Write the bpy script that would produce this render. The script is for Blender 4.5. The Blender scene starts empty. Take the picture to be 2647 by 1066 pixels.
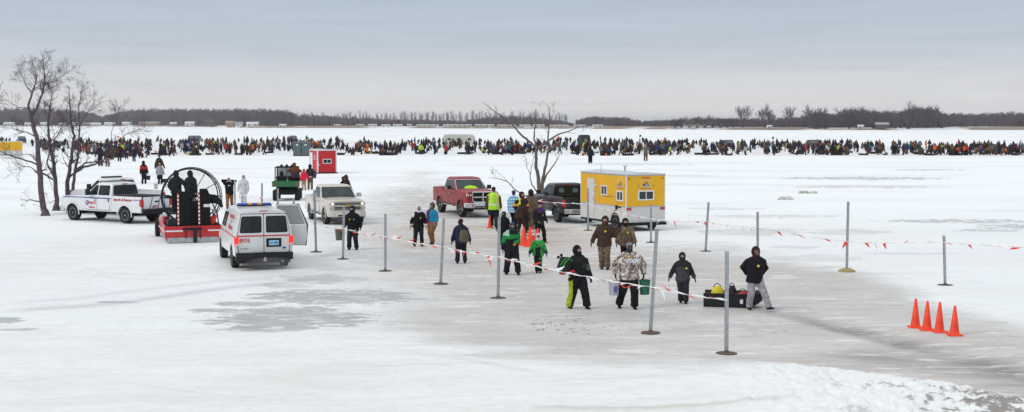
import bpy, bmesh, math, random
import numpy as np
from mathutils import Vector, Matrix
R = math.radians
random.seed(7); rng = np.random.default_rng(11)
scene = bpy.context.scene
col = scene.collection
# ------------------------------------------------------------------ camera
FPX, CAMH, YH = 3300.0, 5.1, 318.0
PITCH = math.atan((533 - YH) / FPX)
cam = bpy.data.cameras.new('camera'); cam.sensor_width = 36; cam.lens = 36 * FPX / 2647
cam.clip_end = 20000; cam.clip_start = 0.1
camo = bpy.data.objects.new('camera', cam); col.objects.link(camo)
camo.location = (0, 0, CAMH); camo.rotation_euler = (math.pi / 2 - PITCH, 0, 0)
scene.camera = camo
cp, sp = math.cos(PITCH), math.sin(PITCH)
def ray(px, py):
    u = (px - 1323.5) / FPX; v = (533 - py) / FPX
    return Vector((u, cp + v * sp, -sp + v * cp))
def G(px, py, z=0.0):
    d = ray(px, py); t = (z - CAMH) / d.z
    return Vector((d.x * t, d.y * t, z))
def at(px, py, Y):
    d = ray(px, py); t = Y / d.y
    return Vector((d.x * t, Y, CAMH + d.z * t))
# ------------------------------------------------------------------ materials
MATS = {}
def mat(name, rgb, rough=0.6, metal=0.0, var=0.0, scale=8.0, emit=0.0, coat=0.0, spec=0.5, bump=0.0, dirt=None):
    if name in MATS: return MATS[name]
    m = bpy.data.materials.new(name); m.use_nodes = True
    nt = m.node_tree; b = nt.nodes['Principled BSDF']
    b.inputs['Roughness'].default_value = rough; b.inputs['Metallic'].default_value = metal
    b.inputs['Specular IOR Level'].default_value = spec * (.45 if max(rgb) < .05 else .8)
    if coat: b.inputs['Coat Weight'].default_value = coat; b.inputs['Coat Roughness'].default_value = 0.1
    tc = nt.nodes.new('ShaderNodeTexCoord')
    n = nt.nodes.new('ShaderNodeTexNoise'); n.inputs['Scale'].default_value = scale; n.inputs['Detail'].default_value = 5
    nt.links.new(tc.outputs['Object'], n.inputs['Vector'])
    mr = nt.nodes.new('ShaderNodeMapRange'); mr.inputs['To Min'].default_value = 1 - (var or 0.06); mr.inputs['To Max'].default_value = 1 + (var or 0.06)
    mr.inputs['From Min'].default_value = 0.3; mr.inputs['From Max'].default_value = 0.7
    nt.links.new(n.outputs['Fac'], mr.inputs['Value'])
    mx = nt.nodes.new('ShaderNodeMix'); mx.data_type = 'RGBA'; mx.blend_type = 'MULTIPLY'; mx.inputs[0].default_value = 1
    mx.inputs[6].default_value = (*rgb, 1); nt.links.new(mr.outputs[0], mx.inputs[7])
    out = mx.outputs[2]
    if dirt:
        # road grime that sits low on the vehicle: (colour, z_top, strength)
        dc, zt, st = dirt
        sx = nt.nodes.new('ShaderNodeSeparateXYZ'); nt.links.new(tc.outputs['Object'], sx.inputs[0])
        n2 = nt.nodes.new('ShaderNodeTexNoise'); n2.inputs['Scale'].default_value = 3.0; n2.inputs['Detail'].default_value = 8
        nt.links.new(tc.outputs['Object'], n2.inputs['Vector'])
        ad = nt.nodes.new('ShaderNodeMath'); ad.operation = 'MULTIPLY_ADD'; ad.inputs[1].default_value = 0.5
        nt.links.new(n2.outputs['Fac'], ad.inputs[0]); nt.links.new(sx.outputs['Z'], ad.inputs[2])
        m2 = nt.nodes.new('ShaderNodeMapRange'); m2.inputs['From Min'].default_value = zt + 0.45; m2.inputs['From Max'].default_value = zt + 0.0
        m2.inputs['To Min'].default_value = 0.0; m2.inputs['To Max'].default_value = st
        nt.links.new(ad.outputs[0], m2.inputs['Value'])
        m3 = nt.nodes.new('ShaderNodeMix'); m3.data_type = 'RGBA'; nt.links.new(m2.outputs[0], m3.inputs[0])
        nt.links.new(out, m3.inputs[6]); m3.inputs[7].default_value = (*dc, 1); out = m3.outputs[2]
        m4 = nt.nodes.new('ShaderNodeMapRange'); m4.inputs['To Min'].default_value = rough; m4.inputs['To Max'].default_value = 0.8
        nt.links.new(m2.outputs[0], m4.inputs['Value']); nt.links.new(m4.outputs[0], b.inputs['Roughness'])
    nt.links.new(out, b.inputs['Base Color'])
    if bump:
        bn = nt.nodes.new('ShaderNodeBump'); bn.inputs['Strength'].default_value = bump; bn.inputs['Distance'].default_value = 0.02
        nt.links.new(n.outputs['Fac'], bn.inputs['Height']); nt.links.new(bn.outputs[0], b.inputs['Normal'])
    if emit:
        b.inputs['Emission Color'].default_value = (*rgb, 1); b.inputs['Emission Strength'].default_value = emit
    MATS[name] = m; return m
def attr_mat(name, rough=0.85, bump=0.3, scale=14.0, var=0.3):
    m = mat(name, (1, 1, 1), rough, var=var, scale=scale, bump=bump, spec=0.25)
    nt = m.node_tree
    a = nt.nodes.new('ShaderNodeAttribute'); a.attribute_name = 'Col'
    mx = [n for n in nt.nodes if n.type == 'MIX'][0]
    nt.links.new(a.outputs['Color'], mx.inputs[6]); return m
def camo_mat(name, cols, scale=7.0, rough=0.8):
    m = bpy.data.materials.new(name); m.use_nodes = True; nt = m.node_tree; b = nt.nodes['Principled BSDF']
    b.inputs['Roughness'].default_value = rough; b.inputs['Specular IOR Level'].default_value = 0.2
    tc = nt.nodes.new('ShaderNodeTexCoord'); n = nt.nodes.new('ShaderNodeTexNoise')
    n.inputs['Scale'].default_value = scale; n.inputs['Detail'].default_value = 3; n.inputs['Distortion'].default_value = 0.8
    mp = nt.nodes.new('ShaderNodeMapping'); mp.inputs['Scale'].default_value = (1.3, 1.3, 0.7)
    nt.links.new(tc.outputs['Object'], mp.inputs[0]); nt.links.new(mp.outputs[0], n.inputs['Vector'])
    cr = nt.nodes.new('ShaderNodeValToRGB'); cr.color_ramp.interpolation = 'CONSTANT'
    e = cr.color_ramp.elements
    k = len(cols)
    for i, c in enumerate(cols):
        p = 0.0 if i == 0 else 0.36 + 0.30 * (i - 1) / (k - 1)
        if i < 2: el = e[i]; el.position = p
        else: el = e.new(p)
        el.color = (*c, 1)
    nt.links.new(n.outputs['Fac'], cr.inputs[0]); nt.links.new(cr.outputs[0], b.inputs['Base Color'])
    MATS[name] = m; return m
CLOTH = attr_mat('cloth')
SKIN = attr_mat('skin', 0.55, 0.05, 30, 0.08)
black = mat('black_plastic', (0.016, 0.016, 0.018), 0.45)
matte = mat('matte_black', (0.012, 0.012, 0.013), 0.8)
rubber = mat('tyre_rubber', (0.02, 0.02, 0.021), 0.75, var=0.3, bump=0.3, scale=20)
glass = mat('dark_glass', (0.012, 0.018, 0.020), 0.08, spec=0.7, var=.6, scale=2)
glassg = mat('tinted_glass', (0.022, 0.036, 0.036), 0.08, spec=0.8, var=.7, scale=2)
chrome = mat('chrome', (0.62, 0.63, 0.65), 0.18, 1.0)
steel = mat('galvanised_steel', (0.42, 0.44, 0.47), 0.42, 0.75, var=0.2, scale=12)
alu = mat('dull_aluminium', (0.42, 0.43, 0.45), 0.5, 0.25, var=0.25)
redl = mat('red_lens', (0.45, 0.01, 0.012), 0.2, coat=0.6)
redlit = mat('red_lens_lit', (0.8, 0.03, 0.02), 0.2, emit=0.7)
amber = mat('amber_lens', (0.7, 0.28, 0.02), 0.25, coat=0.5)
clearl = mat('clear_lens', (0.62, 0.63, 0.65), 0.15, metal=0.4)
lamplit = mat('lit_bulb', (1.0, 0.62, 0.28), 0.3, emit=2.5)
bluel = mat('blue_lens', (0.01, 0.09, 0.5), 0.2, coat=0.5)
orange = mat('cone_orange', (0.86, 0.062, 0.018), 0.5, var=0.18, scale=5, dirt=((.45, .2, .12), -.1, .5))
white = mat('white_paint', (0.75, 0.76, 0.77), 0.45)
whitem = mat('white_film', (0.82, 0.83, 0.84), 0.7)
redm = mat('red_vinyl', (0.75, 0.05, 0.03), 0.6)
redt = mat('red_lettering', (0.5, 0.02, 0.03), 0.5)
bluet = mat('blue_stripe', (0.03, 0.07, 0.33), 0.5)
yellowb = mat('yellow_badge', (0.8, 0.6, 0.03), 0.5)
# ------------------------------------------------------------------ tagging
def setp(o, label=None, cat=None, group=None, kind=None):
    if label: o['label'] = label
    if cat: o['category'] = cat
    if group: o['group'] = group
    if kind: o['kind'] = kind
    return o
def thing(name, label, cat, loc=(0, 0, 0), rz=0.0, group=None, sc=1.0):
    o = bpy.data.objects.new(name, None); col.objects.link(o)
    o.location = loc; o.rotation_euler = (0, 0, rz); o.scale = (sc, sc, sc); o.empty_display_size = 0.2
    return setp(o, label, cat, group)
def copy_tree(o, parent=None):
    c = o.copy(); col.objects.link(c); c.parent = parent
    for ch in list(o.children): copy_tree(ch, c)
    return c
# ------------------------------------------------------------------ mesh builder
class MB:
    def __init__(s): s.v = []; s.f = []; s.m = []; s.cur = 0
    def mi(s, i): s.cur = i; return s
    def add(s, vs, fs):
        o = len(s.v); s.v += [tuple(v) for v in vs]
        s.f += [tuple(i + o for i in f) for f in fs]; s.m += [s.cur] * len(fs); return s
    def box(s, x0, x1, y0, y1, z0, z1, M=None):
        vs = [Vector((x, y, z)) for z in (z0, z1) for y in (y0, y1) for x in (x0, x1)]
        if M is not None: vs = [M @ v for v in vs]
        return s.add(vs, [(0, 2, 3, 1), (4, 5, 7, 6), (0, 1, 5, 4), (2, 6, 7, 3), (0, 4, 6, 2), (1, 3, 7, 5)])
    def rings(s, rings, cap=True, closed=False):
        n = len(rings[0]); vs = [p for r in rings for p in r]; fs = []
        k = len(rings)
        for i in range(k if closed else k - 1):
            a, b = i * n, ((i + 1) % k) * n
            for j in range(n):
                fs.append((a + j, a + (j + 1) % n, b + (j + 1) % n, b + j))
        if cap and not closed:
            fs.append(tuple(range(n - 1, -1, -1))); fs.append(tuple(range((k - 1) * n, k * n)))
        return s.add(vs, fs)
    def tube(s, pts, rad, n=8, cap=True, side=None, closed=False):
        pts = [Vector(p) for p in pts]; k = len(pts); rr = []
        if not isinstance(rad, (list, tuple)): rad = [rad] * k
        prev = None
        for i, p in enumerate(pts):
            if closed: d = pts[(i + 1) % k] - pts[i - 1]
            else: d = pts[min(i + 1, k - 1)] - pts[max(i - 1, 0)]
            if d.length < 1e-9: d = Vector((0, 0, 1))
            d.normalize()
            if side is not None: a = Vector(side)
            elif prev is not None: a = prev
            else: a = Vector((1, 0, 0)) if abs(d.x) < 0.8 else Vector((0, 1, 0))
            a = a - d * a.dot(d)
            if a.length < 1e-6: a = d.orthogonal()
            a.normalize(); b = d.cross(a); prev = a
            r = rad[i]; ra, rb = r if isinstance(r, (tuple, list)) else (r, r)
            rr.append([p + a * (ra * math.cos(t)) + b * (rb * math.sin(t)) for t in [2 * math.pi * j / n for j in range(n)]])
        return s.rings(rr, cap, closed)
    def prism(s, poly, axis, a, b):
        # poly = 2D points; axis 'x': (y,z), 'y': (x,z), 'z': (x,y)
        def P(p, t): return {'x': (t, p[0], p[1]), 'y': (p[0], t, p[1]), 'z': (p[0], p[1], t)}[axis]
        n = len(poly); vs = [P(p, a) for p in poly] + [P(p, b) for p in poly]
        fs = [(i, (i + 1) % n, n + (i + 1) % n, n + i) for i in range(n)] + [tuple(range(n - 1, -1, -1)), tuple(range(n, 2 * n))]
        return s.add(vs, fs)
    def ell(s, c, r, nu=12, nv=8):
        c = Vector(c); vs = [c + Vector((0, 0, -r[2]))]; fs = []
        for i in range(1, nv):
            t = math.pi * i / nv
            for j in range(nu):
                a = 2 * math.pi * j / nu
                vs.append(c + Vector((r[0] * math.sin(t) * math.cos(a), r[1] * math.sin(t) * math.sin(a), -r[2] * math.cos(t))))
        vs.append(c + Vector((0, 0, r[2])))
        for j in range(nu):
            fs.append((0, 1 + (j + 1) % nu, 1 + j))
            for i in range(nv - 2):
                a = 1 + i * nu
                fs.append((a + j, a + (j + 1) % nu, a + nu + (j + 1) % nu, a + nu + j))
            a = 1 + (nv - 2) * nu; fs.append((a + j, a + (j + 1) % nu, len(vs) - 1))
        return s.add(vs, fs)
    def lathe(s, prof, c=(0, 0, 0), axis='z', n=20):
        rr = []
        for r, h in prof:
            ring = []
            for j in range(n):
                a = 2 * math.pi * j / n; x, y = r * math.cos(a), r * math.sin(a)
                p = {'z': (x, y, h), 'y': (x, h, -y), 'x': (h, x, y)}[axis]
                ring.append((p[0] + c[0], p[1] + c[1], p[2] + c[2]))
            rr.append(ring)
        return s.rings(rr)
    def mesh(s, name, mats, smooth=True, fix=True):
        me = bpy.data.meshes.new(name); me.from_pydata(s.v, [], s.f)
        for m in mats: me.materials.append(m)
        me.polygons.foreach_set('material_index', s.m)
        if fix:
            bm = bmesh.new(); bm.from_mesh(me); bmesh.ops.recalc_face_normals(bm, faces=bm.faces); bm.to_mesh(me); bm.free()
        if smooth:
            me.polygons.foreach_set('use_smooth', [True] * len(me.polygons))
            try: me.set_sharp_from_angle(angle=R(38))
            except Exception: pass
        me.update(); return me
    def build(s, name, mats, parent=None, smooth=True, bevel=0.0, fix=True, seg=2):
        if not isinstance(mats, (list, tuple)): mats = [mats]
        o = bpy.data.objects.new(name, s.mesh(name, mats, smooth, fix)); col.objects.link(o)
        if parent: o.parent = parent
        if bevel:
            b = o.modifiers.new('bevel', 'BEVEL'); b.width = bevel; b.segments = seg; b.limit_method = 'ANGLE'; b.angle_limit = R(40)
        return o
def rpoly(pts, r, n=4):
    out = []; k = len(pts)
    for i in range(k):
        p = Vector(pts[i]); a = Vector(pts[i - 1]) - p; b = Vector(pts[(i + 1) % k]) - p
        rr = min(r, a.length * 0.45, b.length * 0.45); a.normalize(); b.normalize()
        p0 = p + a * rr; p1 = p + b * rr
        for j in range(n + 1):
            t = j / n; q = p0 * (1 - t) ** 2 + p * 2 * t * (1 - t) + p1 * t * t
            out.append((q[0], q[1]))
    return out
def circ(cx, cz, r, n=20): return [(cx + r * math.cos(2 * math.pi * i / n), cz + r * math.sin(2 * math.pi * i / n)) for i in range(n)]
def text(name, body, size, m, parent, org, X, Y, ext=0.003, width=None, align='CENTER', shear=0.0, bold=0.0, part_label=None):
    cu = bpy.data.curves.new(name, 'FONT'); cu.body = body; cu.size = size; cu.extrude = ext; cu.align_x = align; cu.align_y = 'CENTER'
    cu.shear = shear; cu.offset = bold; cu.resolution_u = 3
    o = bpy.data.objects.new(name, cu); col.objects.link(o)
    dg = bpy.context.evaluated_depsgraph_get(); me = bpy.data.meshes.new_from_object(o.evaluated_get(dg))
    col.objects.unlink(o); bpy.data.objects.remove(o)
    X = Vector(X).normalized(); Y = Vector(Y).normalized(); Z = X.cross(Y)
    sx = 1.0
    if width:
        xs = [v.co.x for v in me.vertices]; sx = width / max(1e-6, max(xs) - min(xs))
    M = Matrix(((X.x * sx, Y.x, Z.x, org[0]), (X.y * sx, Y.y, Z.y, org[1]), (X.z * sx, Y.z, Z.z, org[2]), (0, 0, 0, 1)))
    me.transform(M); me.materials.clear(); me.materials.append(m)
    o = bpy.data.objects.new(name, me); col.objects.link(o); o.parent = parent
    return o
# value noise (numpy)
def vnoise(x, y, seed=0):
    xi = np.floor(x).astype(np.int64); yi = np.floor(y).astype(np.int64); xf = x - xi; yf = y - yi
    def h(a, b):
        n = (a * 374761393 + b * 668265263 + seed * 982451653) & 0x7fffffff
        n = ((n ^ (n >> 13)) * 1274126177) & 0x7fffffff
        return ((n ^ (n >> 16)) & 0xffff) / 65535.0
    u = xf * xf * (3 - 2 * xf); v = yf * yf * (3 - 2 * yf)
    return (h(xi, yi) * (1 - u) + h(xi + 1, yi) * u) * (1 - v) + (h(xi, yi + 1) * (1 - u) + h(xi + 1, yi + 1) * u) * v
def fbm(x, y, oct=4, seed=0, g=0.5):
    s = 0; a = 1; t = 0
    for i in range(oct):
        s = s + a * vnoise(x * 2 ** i, y * 2 ** i, seed + i * 17); t += a; a *= g
    return s / t
# ------------------------------------------------------------------ world and light
SUN_AZ, SUN_EL = R(-60), R(42)       # soft sun behind the cloud, from the left and a little towards the camera
w = bpy.data.worlds.new('World'); scene.world = w; w.use_nodes = True; nt = w.node_tree
bg = nt.nodes['Background']
sky = nt.nodes.new('ShaderNodeTexSky'); sky.sky_type = 'NISHITA'; sky.sun_disc = False
sky.sun_elevation = SUN_EL; sky.sun_rotation = R(180) + SUN_AZ * -1; sky.air_density = 1.5; sky.dust_density = 4
skm = nt.nodes.new('ShaderNodeVectorMath'); skm.operation = 'SCALE'; skm.inputs['Scale'].default_value = 0.10
nt.links.new(sky.outputs[0], skm.inputs[0])
tc = nt.nodes.new('ShaderNodeTexCoord'); sx = nt.nodes.new('ShaderNodeSeparateXYZ'); nt.links.new(tc.outputs['Generated'], sx.inputs[0])
mp = nt.nodes.new('ShaderNodeMapping'); mp.inputs['Scale'].default_value = (1.6, 1.6, 22.0); nt.links.new(tc.outputs['Generated'], mp.inputs[0])
n1 = nt.nodes.new('ShaderNodeTexNoise'); n1.inputs['Scale'].default_value = 1.3; n1.inputs['Detail'].default_value = 4; n1.inputs['Distortion'].default_value = 0.6
nt.links.new(mp.outputs[0], n1.inputs['Vector'])
ad = nt.nodes.new('ShaderNodeMath'); ad.operation = 'MULTIPLY_ADD'; ad.inputs[1].default_value = 0.030
nt.links.new(n1.outputs['Fac'], ad.inputs[0])
s0 = nt.nodes.new('ShaderNodeMath'); s0.operation = 'SUBTRACT'; s0.inputs[1].default_value = 0.015; nt.links.new(sx.outputs['Z'], s0.inputs[0])
nt.links.new(s0.outputs[0], ad.inputs[2])
cr = nt.nodes.new('ShaderNodeValToRGB'); e = cr.color_ramp.elements
SKY = [(0.0, (0.76, 0.76, 0.76)), (0.018, (0.735, 0.74, 0.75)), (0.034, (0.67, 0.69, 0.72)), (0.052, (0.56, 0.61, 0.675)), (0.075, (0.49, 0.565, 0.65)), (0.10, (0.455, 0.535, 0.63)),
       (0.3, (0.58, 0.62, 0.68)), (1.0, (1.04, 1.08, 1.12))]
for i, (p, c) in enumerate(SKY):
    el = e[i] if i < 2 else e.new(p)
    el.position = p; el.color = (*c, 1)
nt.links.new(ad.outputs[0], cr.inputs[0])
mxs = nt.nodes.new('ShaderNodeMix'); mxs.data_type = 'RGBA'; mxs.inputs[0].default_value = 0.94
mp2 = nt.nodes.new('ShaderNodeMapping'); mp2.inputs['Scale'].default_value = (3.5, 3.5, 60.0); mp2.inputs['Rotation'].default_value = (0, R(1.2), 0); nt.links.new(tc.outputs['Generated'], mp2.inputs[0])
n2 = nt.nodes.new('ShaderNodeTexNoise'); n2.inputs['Scale'].default_value = 1.5; n2.inputs['Detail'].default_value = 6; n2.inputs['Distortion'].default_value = 1.0; nt.links.new(mp2.outputs[0], n2.inputs['Vector'])
mr2 = nt.nodes.new('ShaderNodeMapRange'); mr2.inputs['From Min'].default_value = .3; mr2.inputs['From Max'].default_value = .7; mr2.inputs['To Min'].default_value = .955; mr2.inputs['To Max'].default_value = 1.05; nt.links.new(n2.outputs['Fac'], mr2.inputs['Value'])
mm = nt.nodes.new('ShaderNodeVectorMath'); mm.operation = 'SCALE'; nt.links.new(cr.outputs[0], mm.inputs[0]); nt.links.new(mr2.outputs[0], mm.inputs['Scale'])
nt.links.new(skm.outputs[0], mxs.inputs[6]); nt.links.new(mm.outputs[0], mxs.inputs[7])
nt.links.new(mxs.outputs[2], bg.inputs['Color']); bg.inputs['Strength'].default_value = 1.0
sl = bpy.data.lights.new('sun', 'SUN'); sl.energy = 1.0; sl.angle = R(22); sl.color = (1.0, 0.97, 0.93)
so = bpy.data.objects.new('sun', sl); col.objects.link(so)
sd = Vector((math.sin(SUN_AZ) * math.cos(SUN_EL), -0.55 * math.cos(SUN_EL), math.sin(SUN_EL)))
so.rotation_euler = sd.to_track_quat('Z', 'Y').to_euler()
scene.view_settings.view_transform = 'Standard'; scene.view_settings.look = 'None'
scene.view_settings.exposure = 0.07; scene.view_settings.gamma = 1.0
scene.cycles.max_bounces = 6; scene.cycles.diffuse_bounces = 3; scene.cycles.volume_bounces = 0; scene.cycles.transparent_max_bounces = 8
# ------------------------------------------------------------------ ground sheet
ys = [10.0]
while ys[-1] < 9000:
    y = ys[-1]; ys.append(y + min(max(y * y * 0.62 / (CAMH * 1277), 0.03), 400))
ys = np.array(ys); NC = 1350
us = np.linspace(-1, 1, NC)
hwid = ys * 0.52 + 4.0
X = us[None, :] * hwid[:, None]; Y = np.repeat(ys[:, None], NC, 1)
# image-derived layout of dirt and bare ice, kept as plain positions on the ground
dd = Y * cp + CAMH * sp
PX = 1323.5 + FPX * X / dd
PY = 533 + FPX * (CAMH * cp - Y * sp) / dd
def sstep(a, b, v):
    t = np.clip((v - a) / (b - a), 0, 1); return t * t * (3 - 2 * t)
def inter(pts, x): return np.interp(x, [p[0] for p in pts], [p[1] for p in pts])
def band(top, bot, soft, wob):
    t = inter(top, PX) + wob; b = inter(bot, PX) + wob
    return sstep(-soft, soft, PY - t) * sstep(-soft, soft, b - PY)
def blob2(cx, cy, rx, ry, wob, soft=0.25):
    d = ((PX - cx) / rx) ** 2 + ((PY - cy) / ry) ** 2 + wob
    return 1 - sstep(1 - soft, 1 + soft, d)
nbig = fbm(X / 9, Y / 12, 4, 1); nmid = fbm(X / 1.6, Y / 2.6, 4, 5); nst = fbm(X / 3.0, Y / 0.9, 5, 9, 0.6); nst2 = fbm(X / 0.9, Y / 0.25, 4, 23, 0.6)
nsm = fbm(X / 0.35, Y / 0.35, 4, 31, 0.6)
n3 = fbm(X / 0.45, Y / 0.17, 4, 131, .6)
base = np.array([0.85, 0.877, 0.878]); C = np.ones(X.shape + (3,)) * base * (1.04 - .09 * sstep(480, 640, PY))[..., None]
def mixc(c, m):
    global C
    m = np.clip(m, 0, 1)[..., None]; C = C * (1 - m) + np.array(c) * m
# soft beige mottling of old trodden snow
mixc((0.70, 0.675, 0.64), 0.75 * sstep(0.45, 0.75, nbig * 0.6 + nst * 0.4) * sstep(520, 640, PY) * sstep(2600, 1400, PX + (PY - 600)))
mixc((0.77, 0.755, 0.73), 0.45 * sstep(0.45, 0.75, fbm((X + .25 * Y) / 5, (Y - .12 * X) / 1.1, 5, 88)) * sstep(540, 620, PY))
mixc((0.70, 0.70, 0.70), 0.35 * sstep(0.5, 0.8, fbm((X + .5 * Y) / 7, (Y - .2 * X) / .35, 5, 89, .6)) * sstep(560, 660, PY))
mixc((0.78, 0.79, 0.80), 0.5 * sstep(0.45, 0.7, fbm(X / 12, Y / 5, 4, 77)))
# trodden grey path
top = [(0, 640), (700, 600), (860, 560), (960, 500), (1080, 470), (1250, 500), (1500, 600), (1700, 640), (1900, 665), (2150, 705), (2300, 745), (2450, 800), (2647, 850), (3200, 960)]
bot = [(0, 830), (700, 835), (800, 840), (900, 850), (1000, 860), (1250, 905), (1500, 925), (1800, 940), (2000, 955), (2200, 985), (2400, 1005), (2647, 1060), (3200, 1200)]
path = band(top, bot, 30, (nbig - 0.5) * 90 + (nst - 0.5) * 60) * sstep(720, 1130, PX + (nbig - .5) * 420 + (nst - .5) * 220)
mixc((0.49, 0.462, 0.43), path * (0.58 + 0.45 * nst + 0.4 * (nst2 - 0.5)))
mixc((0.40, 0.37, 0.34), .5 * sstep(.52, .74, n3) * path)
# brown slush where the trucks turn
mixc((0.50, 0.43, 0.36), 0.65 * blob2(1260, 610, 330, 38, (nst - 0.5) * 1.6, 0.8) * (0.4 + 0.9 * nst))
mixc((0.52, 0.49, 0.45), 0.55 * band([(1500, 640), (2150, 695), (2250, 705)], [(1500, 690), (2150, 735), (2250, 725)], 14, (nst - .5) * 50) * (PX > 1450) * sstep(2420, 2150, PX))
# wheel ruts
def rut(pts, w0, c, a, wob=6):
    yc = inter(pts, PX); ww = inter(w0, PX) if isinstance(w0, list) else w0
    m = np.exp(-((PY - yc + (nmid - 0.5) * wob) / ww) ** 2) * (PX > pts[0][0] - 30) * (PX < pts[-1][0] + 700)
    ends = sstep(pts[0][0] - 30, pts[0][0] + 120, PX) * sstep(pts[-1][0] + 60, pts[-1][0] - 60, PX) if pts[-1][0] < 2600 else sstep(pts[0][0] - 30, pts[0][0] + 200, PX)
    mixc(c, a * m * ends * (0.65 + 0.5 * nst)); return m * ends
r1 = rut([(1950, 795), (2100, 828), (2300, 878), (2500, 928), (2647, 970), (3100, 1110)], [(1950, 9), (2300, 16), (2647, 24)], (0.215, 0.195, 0.185), 0.95)
r2 = rut([(2050, 905), (2300, 925), (2500, 960), (2647, 1000), (3100, 1150)], [(1950, 14), (2647, 30)], (0.30, 0.275, 0.255), 0.75)
r3 = rut([(2150, 965), (2400, 985), (2647, 1030), (3100, 1180)], 22, (0.42, 0.38, 0.35), 0.6, 12)
rut([(0, 808), (300, 785), (600, 745), (800, 722), (900, 705)], 5, (0.52, 0.54, 0.57), 0.75)
rut([(0, 788), (200, 772), (450, 742), (700, 715), (860, 700)], 4, (0.6, 0.61, 0.63), 0.6)
rut([(60, 850), (100, 858)], 3, (0.4, 0.42, 0.45), 0.7)
rut([(0, 992), (130, 975)], 4, (0.66, 0.66, 0.67), 0.5)
rut([(300, 985), (450, 1008), (560, 1020)], 4, (0.68, 0.67, 0.66), 0.6)
rut([(1000, 905), (1200, 930), (1400, 960)], 5, (0.66, 0.63, 0.6), 0.6)
rut([(1500, 905), (1800, 960), (2000, 1000)], 5, (0.66, 0.63, 0.6), 0.5)
mixc((0.72, 0.695, 0.65), .42 * sstep(.45, .72, fbm((X + .4 * Y) / 6, (Y - .2 * X) / 1.6, 5, 190, .6)) * sstep(800, 900, PY))
mixc((0.66, 0.65, 0.64), .30 * sstep(.5, .72, n3) * sstep(640, 760, PY))
mixc((0.60, 0.57, 0.53), .55 * blob2(330, 700, 260, 26, (nst - .5) * 2.5, .7) * sstep(.45, .7, n3 * .5 + nst * .5))
mixc((0.60, 0.57, 0.53), .45 * blob2(820, 690, 240, 60, (nst - .5) * 2.5, .8) * (.3 + nst))
mixc((0.62, 0.58, 0.53), .45 * sstep(.5, .75, fbm((X + .35 * Y) / 4, (Y - .15 * X) / .5, 5, 90, .62)) * blob2(1300, 930, 520, 70, 0, .8))
# footprints and scuffs along the walked lane
rs_ = np.random.default_rng(5); fp = np.zeros(X.shape)
for i_ in range(420):
    u_ = rs_.random(); fx = 900 + 1150 * u_ + rs_.normal(0, 60); fy = 640 + 190 * u_ + rs_.normal(0, 38); g_ = G(fx, fy)
    r0 = np.searchsorted(ys, g_.y - .5); r1_ = np.searchsorted(ys, g_.y + .5); hw0 = hwid[min(r0, len(ys) - 1)]; c0 = int((g_.x / hw0 + 1) / 2 * (NC - 1)); wd_ = int(.4 / hw0 * NC) + 3
    sl_ = (slice(r0, r1_), slice(max(0, c0 - wd_), c0 + wd_)); a_ = rs_.random() * 3.1; dx = X[sl_] - g_.x; dy_ = Y[sl_] - g_.y; ex = (dx * math.cos(a_) + dy_ * math.sin(a_)) / .16; ey = (-dx * math.sin(a_) + dy_ * math.cos(a_)) / .07
    fp[sl_] = np.maximum(fp[sl_], np.exp(-(ex ** 2 + ey ** 2)) * rs_.uniform(.3, 1))
mixc((0.40, 0.37, 0.34), .6 * fp)
# bare wind-polished ice
icew = (nst - 0.5) * 2.0 + (n3 - 0.5) * 2.6 + (nst2 - .5) * 1.0
ice = np.zeros(X.shape)
for (cx, cy, rx, ry, a) in [(752, 824, 215, 27, 1), (860, 768, 205, 18, 1), (620, 786, 95, 6, .9), (560, 803, 70, 5, .9), (690, 852, 120, 6, .8), (840, 722, 110, 11, .75), (730, 738, 70, 6, .6), (5, 828, 50, 9, .9), (60, 852, 60, 3, .8),
                            (310, 781, 60, 3, .8), (985, 660, 140, 14, .5), (1060, 675, 130, 16, .5), (880, 695, 80, 6, .4), (1560, 822, 150, 14, .45), (1630, 815, 90, 8, .4), (1770, 700, 90, 12, .25),
                            (2215, 462, 210, 3.2, .8), (2230, 483, 180, 3, .6), (2480, 572, 190, 5, .8), (2620, 585, 90, 6, .7), (2560, 596, 70, 4, .6), (2190, 600, 100, 7, .4), (2050, 640, 60, 5, .35), (2350, 656, 120, 3, .35),
                            (1880, 540, 100, 3, .4), (2000, 560, 180, 4, .4), (1950, 600, 130, 9, .45), (1640, 425, 160, 2.5, .4), (2400, 440, 90, 2.5, .5), (300, 545, 90, 8, .1), (1750, 455, 100, 2.5, .35), (2120, 668, 110, 9, .35)]:
    ice = np.maximum(ice, a * blob2(cx, cy, rx, ry, icew, 0.30))
mixc((0.36, 0.375, 0.38), ice * 0.9 * (0.7 + 0.5 * nst2) * (1 - .65 * sstep(.58, .66, n3)))
# faint grey wind streaks across the far snow
mixc((0.70, 0.72, 0.74), 0.55 * sstep(0.62, 0.78, fbm(X / 16, Y / 3.5, 4, 41)) * sstep(400, 440, PY) * sstep(720, 560, PY))
# crisp white crust patches on the path
mixc((0.86, 0.87, 0.875), 0.5 * sstep(0.60, 0.76, fbm(X / 1.3, Y / 0.25, 5, 51, .62)) * path)
# trampled lane in front of the crowd
mixc((0.62, 0.62, 0.62), 0.5 * band([(0, 362), (300, 362), (1600, 366), (2700, 384)], [(0, 372), (150, 392), (330, 404), (1600, 402), (2700, 406)], 4, 0) * (0.4 + nst))
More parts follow.
